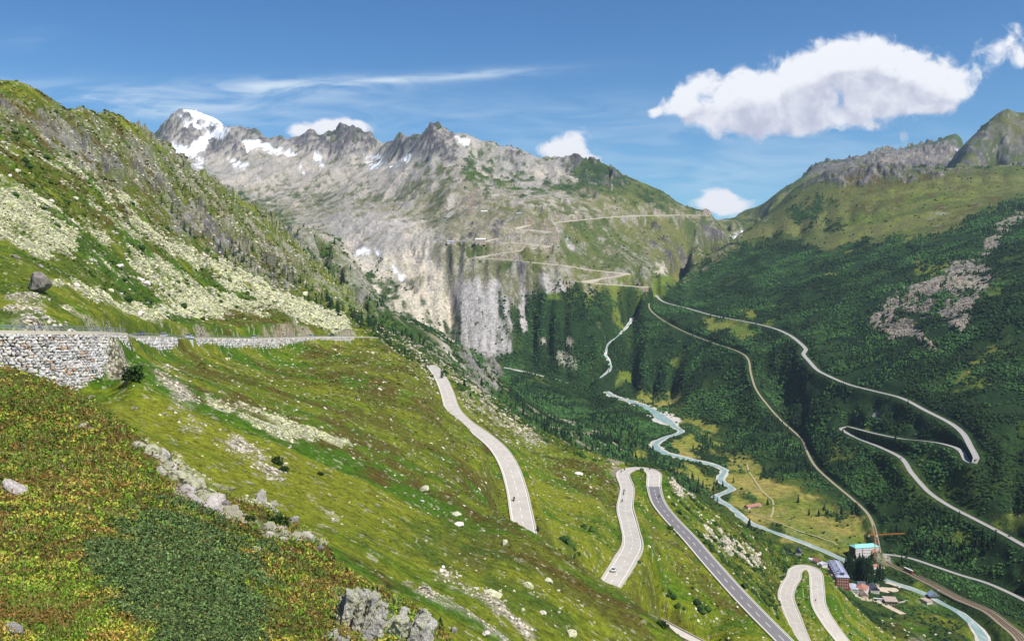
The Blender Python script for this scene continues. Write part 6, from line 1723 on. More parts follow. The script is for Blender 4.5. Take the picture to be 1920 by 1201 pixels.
# bridge piers under the railway
for k, px in enumerate((1772, 1822, 1836)):
    i = on_path(ptk, px); p_ = ptk[i]; nn_ = frames(ptk)[i]
    c = p_ + nn_ * (6.2 if nn_.x < 0 or nn_.y < 0 else -6.2)
    a_ = math.atan2(nn_.y, nn_.x)
    mb = MB(); mb.box((c.x, c.y, p_.z - 2.6), (3.2, 2.4, 5.6), a_, taper=.85)
    tag(mb.build('bridge_pier', mat('pier_stone', (.46, .37, .28), .9, var=.15, scale=.6)), ['stone pier at the village end of the railway bridge', 'middle stone pier below the curving railway', 'stone pier at the far right end of the railway bridge'][k], 'pier')
side_wall('bridge_parapet', ptk, -7.1, .6, .55, .5, mat('pier_stone', (.46, .37, .28), .9), 'tan stone edge of the railway bed where it passes the village', 'parapet', on_path(ptk, 1712), len(ptk))
side_wall('bridge_parapet', ptk, 7.1, .6, .55, .5, mat('pier_stone', (.46, .37, .28), .9), 'tan stone edge of the railway bed on its forest side', 'parapet', on_path(ptk, 1712), len(ptk))
# --- hotel by the glacier and the small huts of the far slope
def far_house(px, py, w, dp, h, wm, rm, label, rz=0.0, nwin=0, rows=1, cat='house', name='house'):
    q = hit(px, py); q.z -= 1
    a, _ = gabled(q + Vector((-w / 2, 6, 0)), rz, w, dp, h, .55, wm, rm, label, cat, over=.8, name=name)
    if nwin: windows(a, GLASS, FRW, 'front', nwin, rows, 1.6, 1.9, 1, w - 1, 4.0, 3.6, -dp / 2 - .1)
    return a
CREAM = mat('ochre_render', (.52, .40, .30), .9)
fh = far_house(901, 456, 36, 15, 15, CREAM, mat('white_sheet_roof', (.74, .73, .72), .5), 'tall ochre hotel with white roof beside the glacier, lone on the far slope', 0, 9, 3, 'hotel', 'hotel')
far_house(845, 455, 26, 10, 6, WHITEW, PALEM, 'low white kiosk at the left end of the far hotel terrace', 0, 6, 1)
far_house(868, 456, 16, 9, 5, CREAM, DARKR, 'small ochre hut with dark roof between kiosk and far hotel', 0, 3, 1)
far_house(908, 399, 26, 12, 7, CREAM, mat('white_sheet_roof', (.74, .73, .72), .5), 'pale hut with white roof high on the ridge above the far hotel', 0, 4, 1)
far_house(973, 401, 20, 9, 4, CREAM, PALEM, 'small grey roofed hut on the green shoulder right of the ridge hut', 0, 3, 1)
far_house(1210, 544, 22, 10, 5, CREAM, REDR, 'small rusty roofed hut where the far pass road reaches the meadow', 0, 3, 1)
for k, (px, lab) in enumerate(((1190, 'left of the two thin masts on the far summit ridge'), (1194, 'right of the two thin masts on the far summit ridge'))):
    q = hit(px, 338) or hit(px, 342)
    mb = MB(); mb.tube((0, 0, -3), (0, 0, 20), .9, 5, .4); mb.tube((-4, 0, 16), (4, 0, 16), .4, 4)
    o = mb.build('ridge_mast', STEEL); o.location = q; tag(o, lab, 'mast')
# bridge over the gorge on the lower switchback
gq = to3([(963, 489, 3302)])[0]
mb = MB()
for k in (-1, 1): mb.tube((gq.x + k * 9, gq.y - 2, gq.z - 26), (gq.x + k * 4, gq.y - 2, gq.z), 2.0, 6)
mb.box((gq.x, gq.y - 2, gq.z + .5), (64, 9, 2.4))
tag(mb.build('gorge_bridge', STONEF), 'stone arch bridge of the far switchback road over the dark gorge', 'bridge')
# ================================================================ vehicles
TYRE = mat('tyre_rubber', (.02, .02, .02), .8)
CARW = mat('car_window', (.03, .04, .05), .1, spec=.7)
def make_car(col, label, name='parked_car'):
    root = empty(name, (0, 0, 0), 0, label, 'car')
    pm = mat('car_paint_%d%d%d' % tuple(int(c * 99) for c in col), col, .3, .1, spec=.6)
    mb = MB()
    mb.prism([(-2.1, .35), (-2.15, .75), (-1.9, .95), (-1.0, 1.0), (1.0, 1.0), (2.0, .88), (2.15, .6), (2.1, .35)], -.86, .86)
    mb.v = [(x_, y_, z_) for x_, y_, z_ in mb.v]; mb.build('body', pm, root)
    mb = MB(); mb.prism([(-1.75, 1.0), (-1.3, 1.42), (.25, 1.46), (.95, 1.0)], -.72, .72); mb.build('cabin_glass', CARW, root)
    mb = MB(); mb.box((-.5, 0, 1.47), (1.5, 1.36, .06)); mb.build('roof', pm, root)
    w0 = None
    for x_ in (-1.35, 1.35):
        for y_ in (-.8, .8):
            if w0 is None:
                mb = MB(); mb.tube((0, -.11, 0), (0, .11, 0), .33, 12); w0 = mb.build('wheel', TYRE, root); h0 = MB(); h0.tube((0, -.13, 0), (0, .13, 0), .18, 8); h0 = h0.build('rim', STEEL, w0); o = w0
            else:
                o = w0.copy(); SC.collection.objects.link(o); o.parent = root
                h1 = h0.copy(); SC.collection.objects.link(h1); h1.parent = o
            o.location = (x_, y_, .33)
    for y_ in (-.62, .62):
        mb = MB(); mb.box((2.13, y_, .66), (.06, .34, .16)); mb.build('headlight', FRW, root)
    return root
def body_mesh(name, joints, edges, radii, m, parent=None):
    me_ = bpy.data.meshes.new(name); me_.from_pydata(joints, edges, []); o = link(name, me_, m, parent)
    sk = o.modifiers.new('skin', 'SKIN'); 
    for i, r_ in enumerate(radii): me_.skin_vertices[0].data[i].radius = (r_, r_)
    me_.skin_vertices[0].data[0].use_root = True
    sb = o.modifiers.new('sub', 'SUBSURF'); sb.levels = 1; sb.render_levels = 1
    return o
RIDER = None
def motorbike(p, a, label, rlabel, col=(.03, .03, .035)):
    global RIDER
    root = empty('motorcycle', p, a, label, 'motorcycle')
    mb = MB()
    mb.prism([(-.75, .55), (-.9, .85), (-.2, .82), (.25, .95), (.55, .85), (.35, .35), (-.3, .3)], -.15, .15); mb.build('frame', mat('bike_paint', col, .3, .3, spec=.6), root)
    for x_ in (-.72, .78):
        mb = MB(); mb.tube((x_, -.07, .32), (x_, .07, .32), .32, 12); mb.build('wheel', TYRE, root)
    mb = MB(); mb.tube((.78, 0, .32), (.48, 0, 1.0), .05, 5); mb.tube((.46, -.38, 1.05), (.46, .38, 1.05), .03, 5); mb.build('handlebar', STEEL, root)
    mb = MB(); mb.box((-.95, 0, .95), (.4, .75, .35)); mb.build('luggage_box', TYRE, root)
    s_ = [(-.25, 0, .88), (-.18, 0, 1.12), (-.05, 0, 1.38), (.02, 0, 1.5), (.08, 0, 1.62), (.0, .2, 1.42), (.22, .33, 1.2), (.42, .33, 1.08), (.0, -.2, 1.42), (.22, -.33, 1.2), (.42, -.33, 1.08), (-.2, .12, .86), (.22, .2, .78), (.05, .2, .38), (.18, .2, .3), (-.2, -.12, .86), (.22, -.2, .78), (.05, -.2, .38), (.18, -.2, .3)]
    if RIDER is None:
        o = body_mesh('person', s_, [(0, 1), (1, 2), (2, 3), (3, 4), (2, 5), (5, 6), (6, 7), (2, 8), (8, 9), (9, 10), (0, 11), (11, 12), (12, 13), (13, 14), (0, 15), (15, 16), (16, 17), (17, 18)], [.17, .17, .19, .07, .12, .08, .06, .045, .08, .06, .045, .11, .085, .06, .05, .11, .085, .06, .05], mat('black_leathers', (.025, .025, .03), .6))
        mb = MB()
        bm_ = bmesh.new(); bmesh.ops.create_uvsphere(bm_, u_segments=10, v_segments=7, radius=.16); hm_ = bpy.data.meshes.new('helmet'); bm_.to_mesh(hm_); bm_.free()
        h = link('helmet', hm_, mat('helmet_shell', (.35, .35, .36), .3, spec=.6), o); h.location = (.1, 0, 1.68)
        RIDER = (o, h); r_ = o
    else:
        r_ = RIDER[0].copy(); SC.collection.objects.link(r_); h = RIDER[1].copy(); SC.collection.objects.link(h); h.parent = r_
    r_.location = p; r_.rotation_euler = (0, 0, a)
    tag(r_, rlabel, 'person')
def put_on(p, px, py, side):
    """nearest place on a road to a pixel"""
    best = min(range(len(p)), key=lambda k: (lambda q: (q[0] - px) ** 2 + (q[1] - py) ** 2)(to_px(p[k].x, p[k].y, p[k].z)))
    n_ = frames(p)[best]; d = p[min(best + 1, len(p) - 1)] - p[max(best - 1, 0)]
    L_, R_ = p[best] + n_ * 1.8, p[best] - n_ * 1.8
    e = lambda v: abs(to_px(v.x, v.y, v.z)[0] - px)
    v = L_ if e(L_) < e(R_) else R_
    return v.copy(), math.atan2(d.y, d.x)
v, a = put_on(p1, 969, 940, 0)
motorbike(v, a, 'black motorcycle alone on the upper road', 'rider in black on the lone motorcycle of the upper road')
for px, py, lab, rl in ((1164, 880, 'black motorcycle first into the middle hairpin bend', 'rider in black leaning at the left end of the hairpin bend'), (1174, 878, 'black motorcycle second in the middle hairpin bend', 'rider in black second in the hairpin bend'), (1215, 877, 'black motorcycle at the right end of the middle hairpin bend', 'rider in black at the right end of the hairpin bend'),
        (1168, 921, 'black motorcycle below the hairpin, upper of the close pair', 'rider in black on the upper of the close pair below the hairpin'), (1170, 926, 'black motorcycle below the hairpin, lower of the close pair', 'rider in black on the lower of the close pair below the hairpin'), (1231, 932, 'black motorcycle on the dark fresh asphalt', 'rider in black on the dark fresh asphalt'), (1165, 939, 'black motorcycle following the close pair toward the bend', 'rider in black following the close pair')):
    v, a = put_on(p2, px, py, 0); motorbike(v, a, lab, rl)
v, a = put_on(p3, 1531, 1127, 0); motorbike(v, a, 'black motorcycle on the lowest hairpin road', 'rider in black on the lowest hairpin road')
c = make_car((.72, .72, .72), 'white car driving near the bottom of the middle road', 'car'); v, a = put_on(p2, 1158, 1068, 0); c.location = v; c.rotation_euler = (0, 0, a)
SILV = make_car((.45, .48, .52), 'silver car on the hillside road, second from the left', 'car')
DARKC = make_car((.05, .055, .065), 'dark car leftmost on the hillside road', 'car')
def near_wall_car(o, px, label, off=3.4, new=True):
    i = min(range(len(allT)), key=lambda k: abs(to_px(allT[k].x, allT[k].y, allT[k].z)[0] - px))
    v = allT[i]; w = allT[min(i + 1, len(allT) - 1)] - allT[max(i - 1, 0)]
    n_ = Vector((-w.y, w.x, 0)).normalized(); n_ = n_ if n_.x < 0 else -n_
    pos = v + n_ * off; a = math.atan2(w.y, w.x)
    if new: return copy_tree(o, pos, a, label)
    o.location = pos; o.rotation_euler = (0, 0, a); o['label'] = label; return o
near_wall_car(DARKC, 284, 'dark car leftmost on the hillside road', 2.5, False)
near_wall_car(SILV, 324, 'silver car on the hillside road left of the concrete pier', 2.5, False)
near_wall_car(SILV, 366, 'silver car on the hillside road just above the concrete pier', 2.4)
near_wall_car(SILV, 488, 'silver car on the hillside road below the brown grassy hump', 2.4)
near_wall_car(SILV, 590, 'silver car near the far end of the long pale wall', 2.4)
near_wall_car(DARKC, 629, 'dark car farthest along the hillside road', 2.4)
for px, py, lab in ((1868, 995, 'dark car upper of two at the right edge of the valley road'), (1893, 1007, 'dark car lower of two at the right edge of the valley road'), (1690, 862, 'dark car on the valley road beside the retaining wall')):
    v, a = put_on(prr, px, py, 0); copy_tree(DARKC, v + Vector((0, 0, .15)), a, lab)
for px, py, src, lab in ((1673, 1040, SILV, 'pale car on the lane behind the railway, nearest the crane'), (1690, 1043, DARKC, 'dark car on the lane behind the railway')):
    v, a = put_on(PATHS['lane'], px, py, 0); copy_tree(src, v + Vector((0, 0, .15)), a, lab)
for px, py, src, lab in ((1646, 1097, SILV, 'silver car parked at the corner of the gravel yard'), (1650, 1101, DARKC, 'dark car parked at the gravel yard beside the silver one'), (1672, 1099, DARKC, 'dark car parked in the middle of the gravel yard'), (1682, 1100, SILV, 'silver car parked at the far side of the gravel yard'), (1886, 1150, DARKC, 'dark blue car below the forest beside the railway curve')):
    v = hit(px, py); copy_tree(src, v + Vector((0, 0, .6)), .6 + px * .7, lab)
# coach in the village street
bp = hit(1647, 1127); bus = empty('coach', bp + Vector((0, 0, 1.1)), math.atan2(st[3].y - st[2].y, st[3].x - st[2].x), 'white coach parked in the village street by the garage', 'coach')
mb = MB(); mb.box((0, 0, 1.75), (12, 2.5, 2.7)); mb.build('body', mat('coach_white', (.75, .75, .76), .35, spec=.6), bus)
for s_ in (-1, 1):
    mb = MB(); mb.box((0, s_ * 1.26, 2.15), (11, .05, 1.0)); mb.build('window_band', CARW, bus)
mb = MB(); mb.box((6.02, 0, 2.0), (.06, 2.2, 1.5)); mb.build('windscreen', CARW, bus)
for x_ in (-3.6, 4.0):
    for y_ in (-1.1, 1.1):
        mb = MB(); mb.tube((x_, y_ - .15, .5), (x_, y_ + .15, .5), .5, 12); mb.build('wheel', TYRE, bus)

# ================================================================ trees that can be told apart
TRM = vcol_mat('spruce_needles', .85, .8, .25)
BARK = mat('bark', (.10, .075, .055), .95, var=.2, scale=3)
def spruce_mesh(name, seed, tiers, k=9, merged=False):
    r_ = random.Random(seed); mb = MB(); z = .10
    for t_ in range(tiers):
        f = t_ / tiers; R_ = .21 * (1 - f) ** .8 + .018; zt_ = z + .20 * (1 - f * .5); n_ = k
        ring = []; inner = []
        a0 = r_.random() * 6
        for i in range(n_ * 2):
            a = a0 + math.pi * i / n_; q = R_ * ((.85 + .5 * r_.random()) if i % 2 == 0 else (.35 + .2 * r_.random()))
            ring.append((q * math.cos(a), q * math.sin(a), z - (.03 if i % 2 == 0 else -.03) + (r_.random() - .5) * .03))
        g = .7 + .6 * r_.random()
        c = (.016 * g, .042 * g, .016 * g)
        mb.add(ring + [(0, 0, zt_)], [(i, (i + 1) % (2 * n_), 2 * n_) for i in range(2 * n_)], c)
        z += .86 / tiers * (1.15 - .3 * f)
        if z > .93: break
    tr = MB(); tr.tube((0, 0, -.05), (0, 0, .9), .018, 6, .004)
    return mb, tr
def make_spruce(seed, tiers, label, group=None, parts=True):
    mb, tr = spruce_mesh('spruce', seed, tiers)
    if parts:
        root = empty('spruce_tree', (0, 0, 0), 0, label, 'tree', group)
        mb.build('crown', TRM, root); tr.build('trunk', BARK, root)
        return root
    n_ = len(mb.f)
    mb.add(tr.v, tr.f, (.10, .075, .055))
    return tag(mb.build('spruce_tree', TRM), label, 'tree', group)
SP = [make_spruce(s_, 9, '', None, True) for s_ in (1, 2, 3)]
SF = [make_spruce(s_, 5, '', None, False) for s_ in (4, 5, 6)]
used = set()
rt = random.Random(8)
ntree = 0
def plant(lib, px, py, hpx, label, group=None, ymin=0, wide=1.0):
    """a tree whose foot is at a pixel and whose height is hpx there"""
    global ntree
    q = hit(px, py, ymin)
    if q is None: return None
    h = hpx * q.y / F
    src = rt.choice(lib)
    if src.name not in used:
        used.add(src.name); o = src; o.location = q; o.rotation_euler = (0, 0, rt.random() * 6)
    else: o = copy_tree(src, q, rt.random() * 6)
    o.scale = (h * wide, h * wide, h); o['label'] = label
    if group: o['group'] = group
    elif 'group' in o: del o['group']
    ntree += 1
    return o
# spruces of the village
vs_ = [(1590, 1072, 42), (1594, 1078, 40), (1601, 1080, 30), (1608, 1086, 44), (1614, 1088, 46), (1620, 1090, 50), (1626, 1091, 46), (1631, 1090, 40), (1617, 1082, 46), (1611, 1078, 44), (1624, 1083, 42), (1636, 1086, 30), (1645, 1084, 26), (1650, 1088, 34), (1655, 1088, 30), (1643, 1092, 22), (1585, 1066, 22), (1598, 1068, 32), (1632, 1080, 34), (1604, 1074, 36)]
for px, py, h in vs_: plant(SP, px, py, h, 'tall dark spruce in the clump between the village hotel and the scaffolded hall', 'spruces of the village clump', wide=.95)
# individual dark trees of the near slope
for px, py, h, lab in ((826, 1180, 26, 'small dark spruce above the rock outcrop at the bottom'), (318, 862, 18, 'small round spruce just behind the boulder ridge'), (650, 1076, 16, 'small dark spruce at the rim of the heath'), (1008, 996, 12, 'tiny spruce where the upper road vanishes behind the slope'), (871, 726, 16, 'narrow spruce right of the top of the upper road'), (882, 744, 10, 'small spruce below the narrow one beside the upper road'), (626, 1052, 14, 'low spruce on the rim of the heath beside the grass')):
    plant(SP, px, py, h, lab, wide=1.5)
G_C = 'spruces on the rocky hillside above the road'
cl = [(430, 455), (445, 470), (437, 480), (418, 480), (425, 492), (440, 500), (455, 490), (405, 470), (412, 462), (398, 452), (470, 500), (478, 510), (520, 500), (512, 510), (505, 505), (528, 512), (520, 520), (535, 525), (545, 515), (555, 535), (548, 530), (560, 525), (570, 540), (330, 410), (318, 395), (345, 430), (300, 380), (380, 445), (355, 440), (470, 470), (488, 480), (500, 492), (575, 560), (590, 570), (600, 575), (610, 560), (585, 545)]
for (px, py) in cl: plant(SF, px + rt.random() * 6, py + rt.random() * 6, 13 + rt.random() * 9, 'dark spruce among the cliffs of the left hillside above the yellow scree', G_C, wide=.9)
for k in range(38):
    t_ = rt.random(); px = 600 + 115 * t_ + rt.random() * 14; py = 560 + 62 * t_ + rt.random() * 16
    plant(SF, px, py, 14 + rt.random() * 14, 'dark spruce in the stand just behind the far end of the hillside road', 'spruces behind the end of the hillside road', wide=1.0)
for k in range(26):
    t_ = rt.random(); plant(SF, 720 + 110 * t_ + rt.random() * 10, 640 + 62 * t_ + rt.random() * 12, 9 + rt.random() * 8, 'small spruce on the green rib between hillside road and cliffs', 'spruces on the green rib', wide=1.1)
def in_poly(px, py, pts):
    c = False; j = len(pts) - 1
    for i in range(len(pts)):
        if (pts[i][1] > py) != (pts[j][1] > py) and px < (pts[j][0] - pts[i][0]) * (py - pts[i][1]) / (pts[j][1] - pts[i][1]) + pts[i][0]: c = not c
        j = i
    return c
pl = [(940, 700), (1110, 740), (1190, 790), (1240, 850), (1250, 878), (1160, 866), (1060, 832), (990, 800), (930, 750)]
k = 0
while k < 125:
    px, py = 930 + rt.random() * 330, 700 + rt.random() * 180
    if in_poly(px, py, pl):
        plant(SF, px, py, 8 + rt.random() * 9, 'dark spruce in the open wood on the valley floor beside the river bends', 'spruces of the valley wood', 900); k += 1
for px, py in ((1262, 884), (1270, 890), (1300, 900), (1318, 915), (1338, 935), (1345, 945), (1375, 905), (1255, 880), (1246, 872), (1290, 905), (1310, 925)):
    plant(SF, px, py, 12 + rt.random() * 6, 'dark spruce beside the footpath below the middle hairpin', 'spruces by the hairpin footpath', 700)
for s_ in SP + SF:
    if s_.name not in used: bpy.data.objects.remove(s_)

# ================================================================ boulders
from mathutils import noise as mnoise
def rock_mesh(seed, cut=7, sub=3, rough=.22, stretch=(1, 1, 1)):
    bm_ = bmesh.new(); bmesh.ops.create_icosphere(bm_, subdivisions=sub, radius=1)
    r_ = random.Random(seed); planes = []
    for k in range(cut):
        n_ = Vector((r_.gauss(0, 1), r_.gauss(0, 1), r_.gauss(0, 1) * .8)).normalized(); planes.append((n_, .52 + .35 * r_.random()))
    off = Vector((seed * 3.1, seed * 1.7, 0))
    for v in bm_.verts:
        for n_, d in planes:
            e = v.co.dot(n_) - d
            if e > 0: v.co -= n_ * e * .92
        v.co *= 1 + rough * (mnoise.fractal(v.co * 1.6 + off, .9, 2.1, 4))
        v.co.x *= stretch[0]; v.co.y *= stretch[1]; v.co.z *= stretch[2]
    me_ = bpy.data.meshes.new('boulder'); bm_.to_mesh(me_); bm_.free()
    return me_
def stone_mat(name, a, b, scale, bump):
    m = bpy.data.materials.new(name); m.use_nodes = True; t_ = NT(m.node_tree); bs_ = m.node_tree.nodes['Principled BSDF']
    tc_ = t_.node('ShaderNodeTexCoord'); p_ = tc_.outputs['Object']
    n_ = t_.noise(p_, scale, 9, .7); n2_ = t_.noise(p_, scale * .35, 5, .6); n3_ = t_.noise(t_.vmath('MULTIPLY', p_, (2.5, 2.5, .5)), scale * 1.5, 6, .7, .8)
    c_ = t_.mix(t_.step(n_, .40, .60), a, b); dk = t_.math('MULTIPLY_ADD', t_.math('SUBTRACT', n3_, .5), 1.5, 1.0)
    t_._in(bs_.inputs['Base Color'], t_.mix(1.0, t_.mix(t_.step(n2_, .52, .6), c_, tuple(x_ * .75 for x_ in a)), t_.comb(dk, dk, dk), 'MULTIPLY'))
    bs_.inputs['Roughness'].default_value = .92; bs_.inputs['Specular IOR Level'].default_value = .15
    b_ = t_.node('ShaderNodeBump'); b_.inputs['Strength'].default_value = .9; b_.inputs['Distance'].default_value = bump
    t_._in(b_.inputs['Height'], t_.math('ADD', n_, n3_)); t_.l.new(b_.outputs[0], bs_.inputs['Normal'])
    return m
LICH = stone_mat('yellow_lichen_rock', (.60, .59, .36), (.52, .48, .40), 2.2, .12)
GREYR = stone_mat('grey_gneiss', (.30, .28, .25), (.42, .37, .33), 2.5, .12)
WHITR = stone_mat('white_quartz_rock', (.78, .70, .64), (.60, .54, .49), 2.6, .10)
OUTC = stone_mat('cracked_outcrop_rock', (.78, .74, .67), (.74, .74, .46), 2.8, .2)
DARKG = stone_mat('dark_brown_gneiss', (.21, .185, .16), (.29, .25, .21), 2.5, .12)
RM = {}
for key_, m_ in (('L', LICH), ('G', GREYR), ('W', WHITR), ('D', DARKG)):
    RM[key_] = []
    for s_ in range(3):
        me_ = rock_mesh(s_ * 3 + ord(key_), 8, 3, .2, ((1, .85, .62), (1.25, .8, .5), (.9, 1, .75))[s_])
        me_.materials.append(m_); me_.polygons.foreach_set('use_smooth', [False] * len(me_.polygons)); RM[key_].append(me_)
def boulder(px, py, wpx, kind='L', label=None, group=None, v=None, sc=(1, 1, 1), rz=None, name='boulder', sink=.15):
    q = hit(px, py)
    if q is None: return
    r_ = wpx * q.y / F / 2
    o = bpy.data.objects.new(name, RM[kind][rt.randrange(3) if v is None else v]); SC.collection.objects.link(o)
    o.location = q + Vector((0, r_ * .3, r_ * sink)); o.scale = (r_ * sc[0], r_ * sc[1], r_ * sc[2]); o.rotation_euler = ((rt.random() - .5) * .5, (rt.random() - .5) * .5 + .25, rt.random() * 6 if rz is None else rz)
    return tag(o, label, 'boulder', group)
# the big ones, each with its own look
boulder(71, 548, 50, 'D', 'big grey overhanging boulder with dark underside above the wall', v=2, sc=(1, .9, 1.25), sink=.7)
boulder(28, 484, 17, 'D', 'dark boulder up the slope left of the big overhanging one', v=0)
boulder(66, 482, 11, 'L', 'upright yellowish boulder just above the big overhanging one', v=2, sc=(.8, .8, 1.7))
boulder(75, 502, 14, 'G', 'small grey boulder on top of the big overhanging one', v=0, sink=.5)
boulder(222, 501, 19, 'W', 'white slab boulder on green slope above the wall', v=1)
boulder(262, 526, 22, 'W', 'pair topping white boulder with a pointed end, right of the white slab', v=1)
boulder(272, 534, 20, 'W', 'white tilted boulder leaning under the pair topping one', v=2)
boulder(143, 536, 15, 'W', 'rounded white boulder at the left end of the thin scree band', v=0)
boulder(207, 546, 14, 'L', 'yellowish boulder alone below the white slab', v=0)
boulder(262, 590, 17, 'W', 'pinkish white boulder in brown grass above the wall corner', v=2)
boulder(571, 553, 18, 'L', 'pale rounded boulder near the end of the yellow scree', v=0)
boulder(80, 380, 24, 'L', 'large pale boulder high on the left slope above the scree', v=1)
boulder(95, 378, 13, 'W', 'white boulder right of the large pale one high on the slope', v=0)
boulder(140, 374, 14, 'L', 'yellow boulder alone in dark grass high on the slope', v=2)
boulder(32, 322, 13, 'L', 'yellow boulder highest up near the left edge', v=2)
boulder(18, 330, 10, 'W', 'white boulder highest up at the left edge', v=0)
boulder(18, 925, 62, 'W', 'large white rounded boulder at the left edge in the heath', v=2, sc=(1.1, .9, .95), rz=2.2)
boulder(-2, 856, 20, 'W', 'white boulder cut by the left edge above the large one', v=0)
boulder(22, 1186, 48, 'W', 'pale lichened boulder in the bottom left corner', v=0)
boulder(115, 878, 13, 'W', 'small white stone standing in the upper heath', v=2)
boulder(42, 838, 14, 'W', 'small white stone left in the upper heath', v=0)
boulder(500, 1162, 17, 'W', 'small white stone low in the heath near the bottom', v=1)
boulder(480, 1032, 20, 'W', 'white stone on the reddish rim of the heath', v=1)
boulder(388, 942, 44, 'L', 'big smooth yellow boulder on the boulder ridge', v=0, sc=(1.1, .9, 1.0))
boulder(440, 962, 28, 'L', 'pointed pale boulder right of the big smooth yellow one', v=2, sc=(.9, .9, 1.4))
boulder(486, 940, 34, 'G', 'rough grey boulder standing highest on the boulder ridge', v=2, sc=(.8, .8, 1.5))
boulder(424, 946, 24, 'G', 'dark grey boulder behind the pointed pale one', v=0)
boulder(548, 980, 22, 'G', 'grey boulder at the lower end of the boulder ridge', v=2)
boulder(152, 800, 20, 'L', 'pale yellow boulder just over the rim of the upper heath', v=1)
boulder(169, 806, 15, 'W', 'white boulder right of the pale yellow one over the rim', v=0)
boulder(792, 920, 26, 'L', 'long pale slab alone on the green slope left of the upper road', v=1, rz=2.4)
boulder(855, 966, 26, 'L', 'long pale boulder above the lower green slope', v=1)
boulder(860, 985, 20, 'W', 'pale boulder under the long one on the lower slope', v=1)
boulder(990, 1100, 24, 'L', 'round yellow boulder in the middle of the lower slope', v=0)
boulder(925, 1116, 34, 'L', 'long yellow boulder at the end of the stone streak', v=1, rz=.3)
boulder(1070, 1192, 30, 'L', 'yellow boulder at the bottom edge of the picture', v=0)
boulder(1018, 1150, 18, 'W', 'pale tilted boulder below the round yellow one', v=1)
boulder(910, 1190, 24, 'W', 'whitish boulder at the bottom edge left of the yellow one', v=1)
boulder(850, 1186, 22, 'G', 'grey pointed boulder beside the small spruce at the bottom', v=2, sc=(.8, .8, 1.3))
boulder(1028, 1092, 20, 'L', 'knobbly yellow boulder right of the round one', v=2)
boulder(945, 1022, 20, 'L', 'tall pale boulder below the vanishing end of the upper road', v=2, sc=(.7, .7, 1.4))
boulder(1085, 890, 17, 'W', 'pale boulder on brown grass left of the hairpin', v=1)
# boulders nothing tells apart, by stand
def strew(n_, path, wd, w0, w1, kinds, label, group):
    for k in range(n_):
        t_ = rt.random() * (len(path) - 1); i = int(t_); f = t_ - i
        px = path[i][0] + (path[i + 1][0] - path[i][0]) * f + rt.gauss(0, wd); py = path[i][1] + (path[i + 1][1] - path[i][1]) * f + rt.gauss(0, wd * .6)
        boulder(px, py, w0 + (w1 - w0) * rt.random() ** 2, rt.choice(kinds), label, group)
strew(62, [(258, 832), (310, 870), (350, 905), (400, 942), (440, 968), (500, 988), (560, 1006), (600, 1022)], 6, 16, 46, 'LLLW', 'pale lichened boulder in the broken ridge along the rim of the heath', 'boulders of the ridge')
strew(16, [(345, 918), (380, 945), (412, 965)], 4, 16, 32, 'W', 'white angular boulder in the short white band below the ridge', 'white boulders below the ridge')
strew(16, [(490, 935), (520, 965), (560, 990), (600, 1030)], 7, 10, 20, 'GGL', 'grey boulder among the dark shrubs at the lower end of the ridge', 'grey boulders by the shrubs')
strew(30, [(290, 715), (350, 770), (390, 800), (470, 840), (520, 890)], 14, 4, 9, 'WG', 'small pale stone scattered on the slope below the concrete pier', 'stones below the pier')
strew(40, [(820, 1070), (860, 1078), (930, 1125), (970, 1160), (1000, 1190)], 10, 5, 14, 'WLL', 'pale stone in the stone streak at the bottom of the slope', 'stones of the lower streak')
strew(24, [(900, 1040), (960, 1080), (1040, 1130), (1100, 1180)], 28, 3, 9, 'L', 'yellowish stone strewn over the lower green slope', 'stones strewn on the lower slope')
strew(26, [(40, 590), (80, 600), (130, 615)], 9, 7, 14, 'WGL', 'broken block in the rockfall just above the railed wall', 'blocks of the rockfall')
strew(22, [(1240, 1060), (1300, 1110), (1340, 1160), (1380, 1190)], 16, 4, 10, 'L', 'pale stone on the grass below the dark asphalt road', 'stones below the dark road')
strew(16, [(1010, 790), (1080, 830), (1140, 860)], 10, 3, 7, 'L', 'small pale stone on the brown hump above the hairpin', 'stones above the hairpin')
strew(20, [(1290, 940), (1360, 1000), (1440, 1050)], 9, 4, 9, 'WL', 'pale block on the dark slope between dark road and river', 'blocks between road and river')
strew(16, [(1640, 1160), (1700, 1185), (1760, 1190)], 12, 4, 8, 'L', 'pale stone on the slope below the village', 'stones below the village')
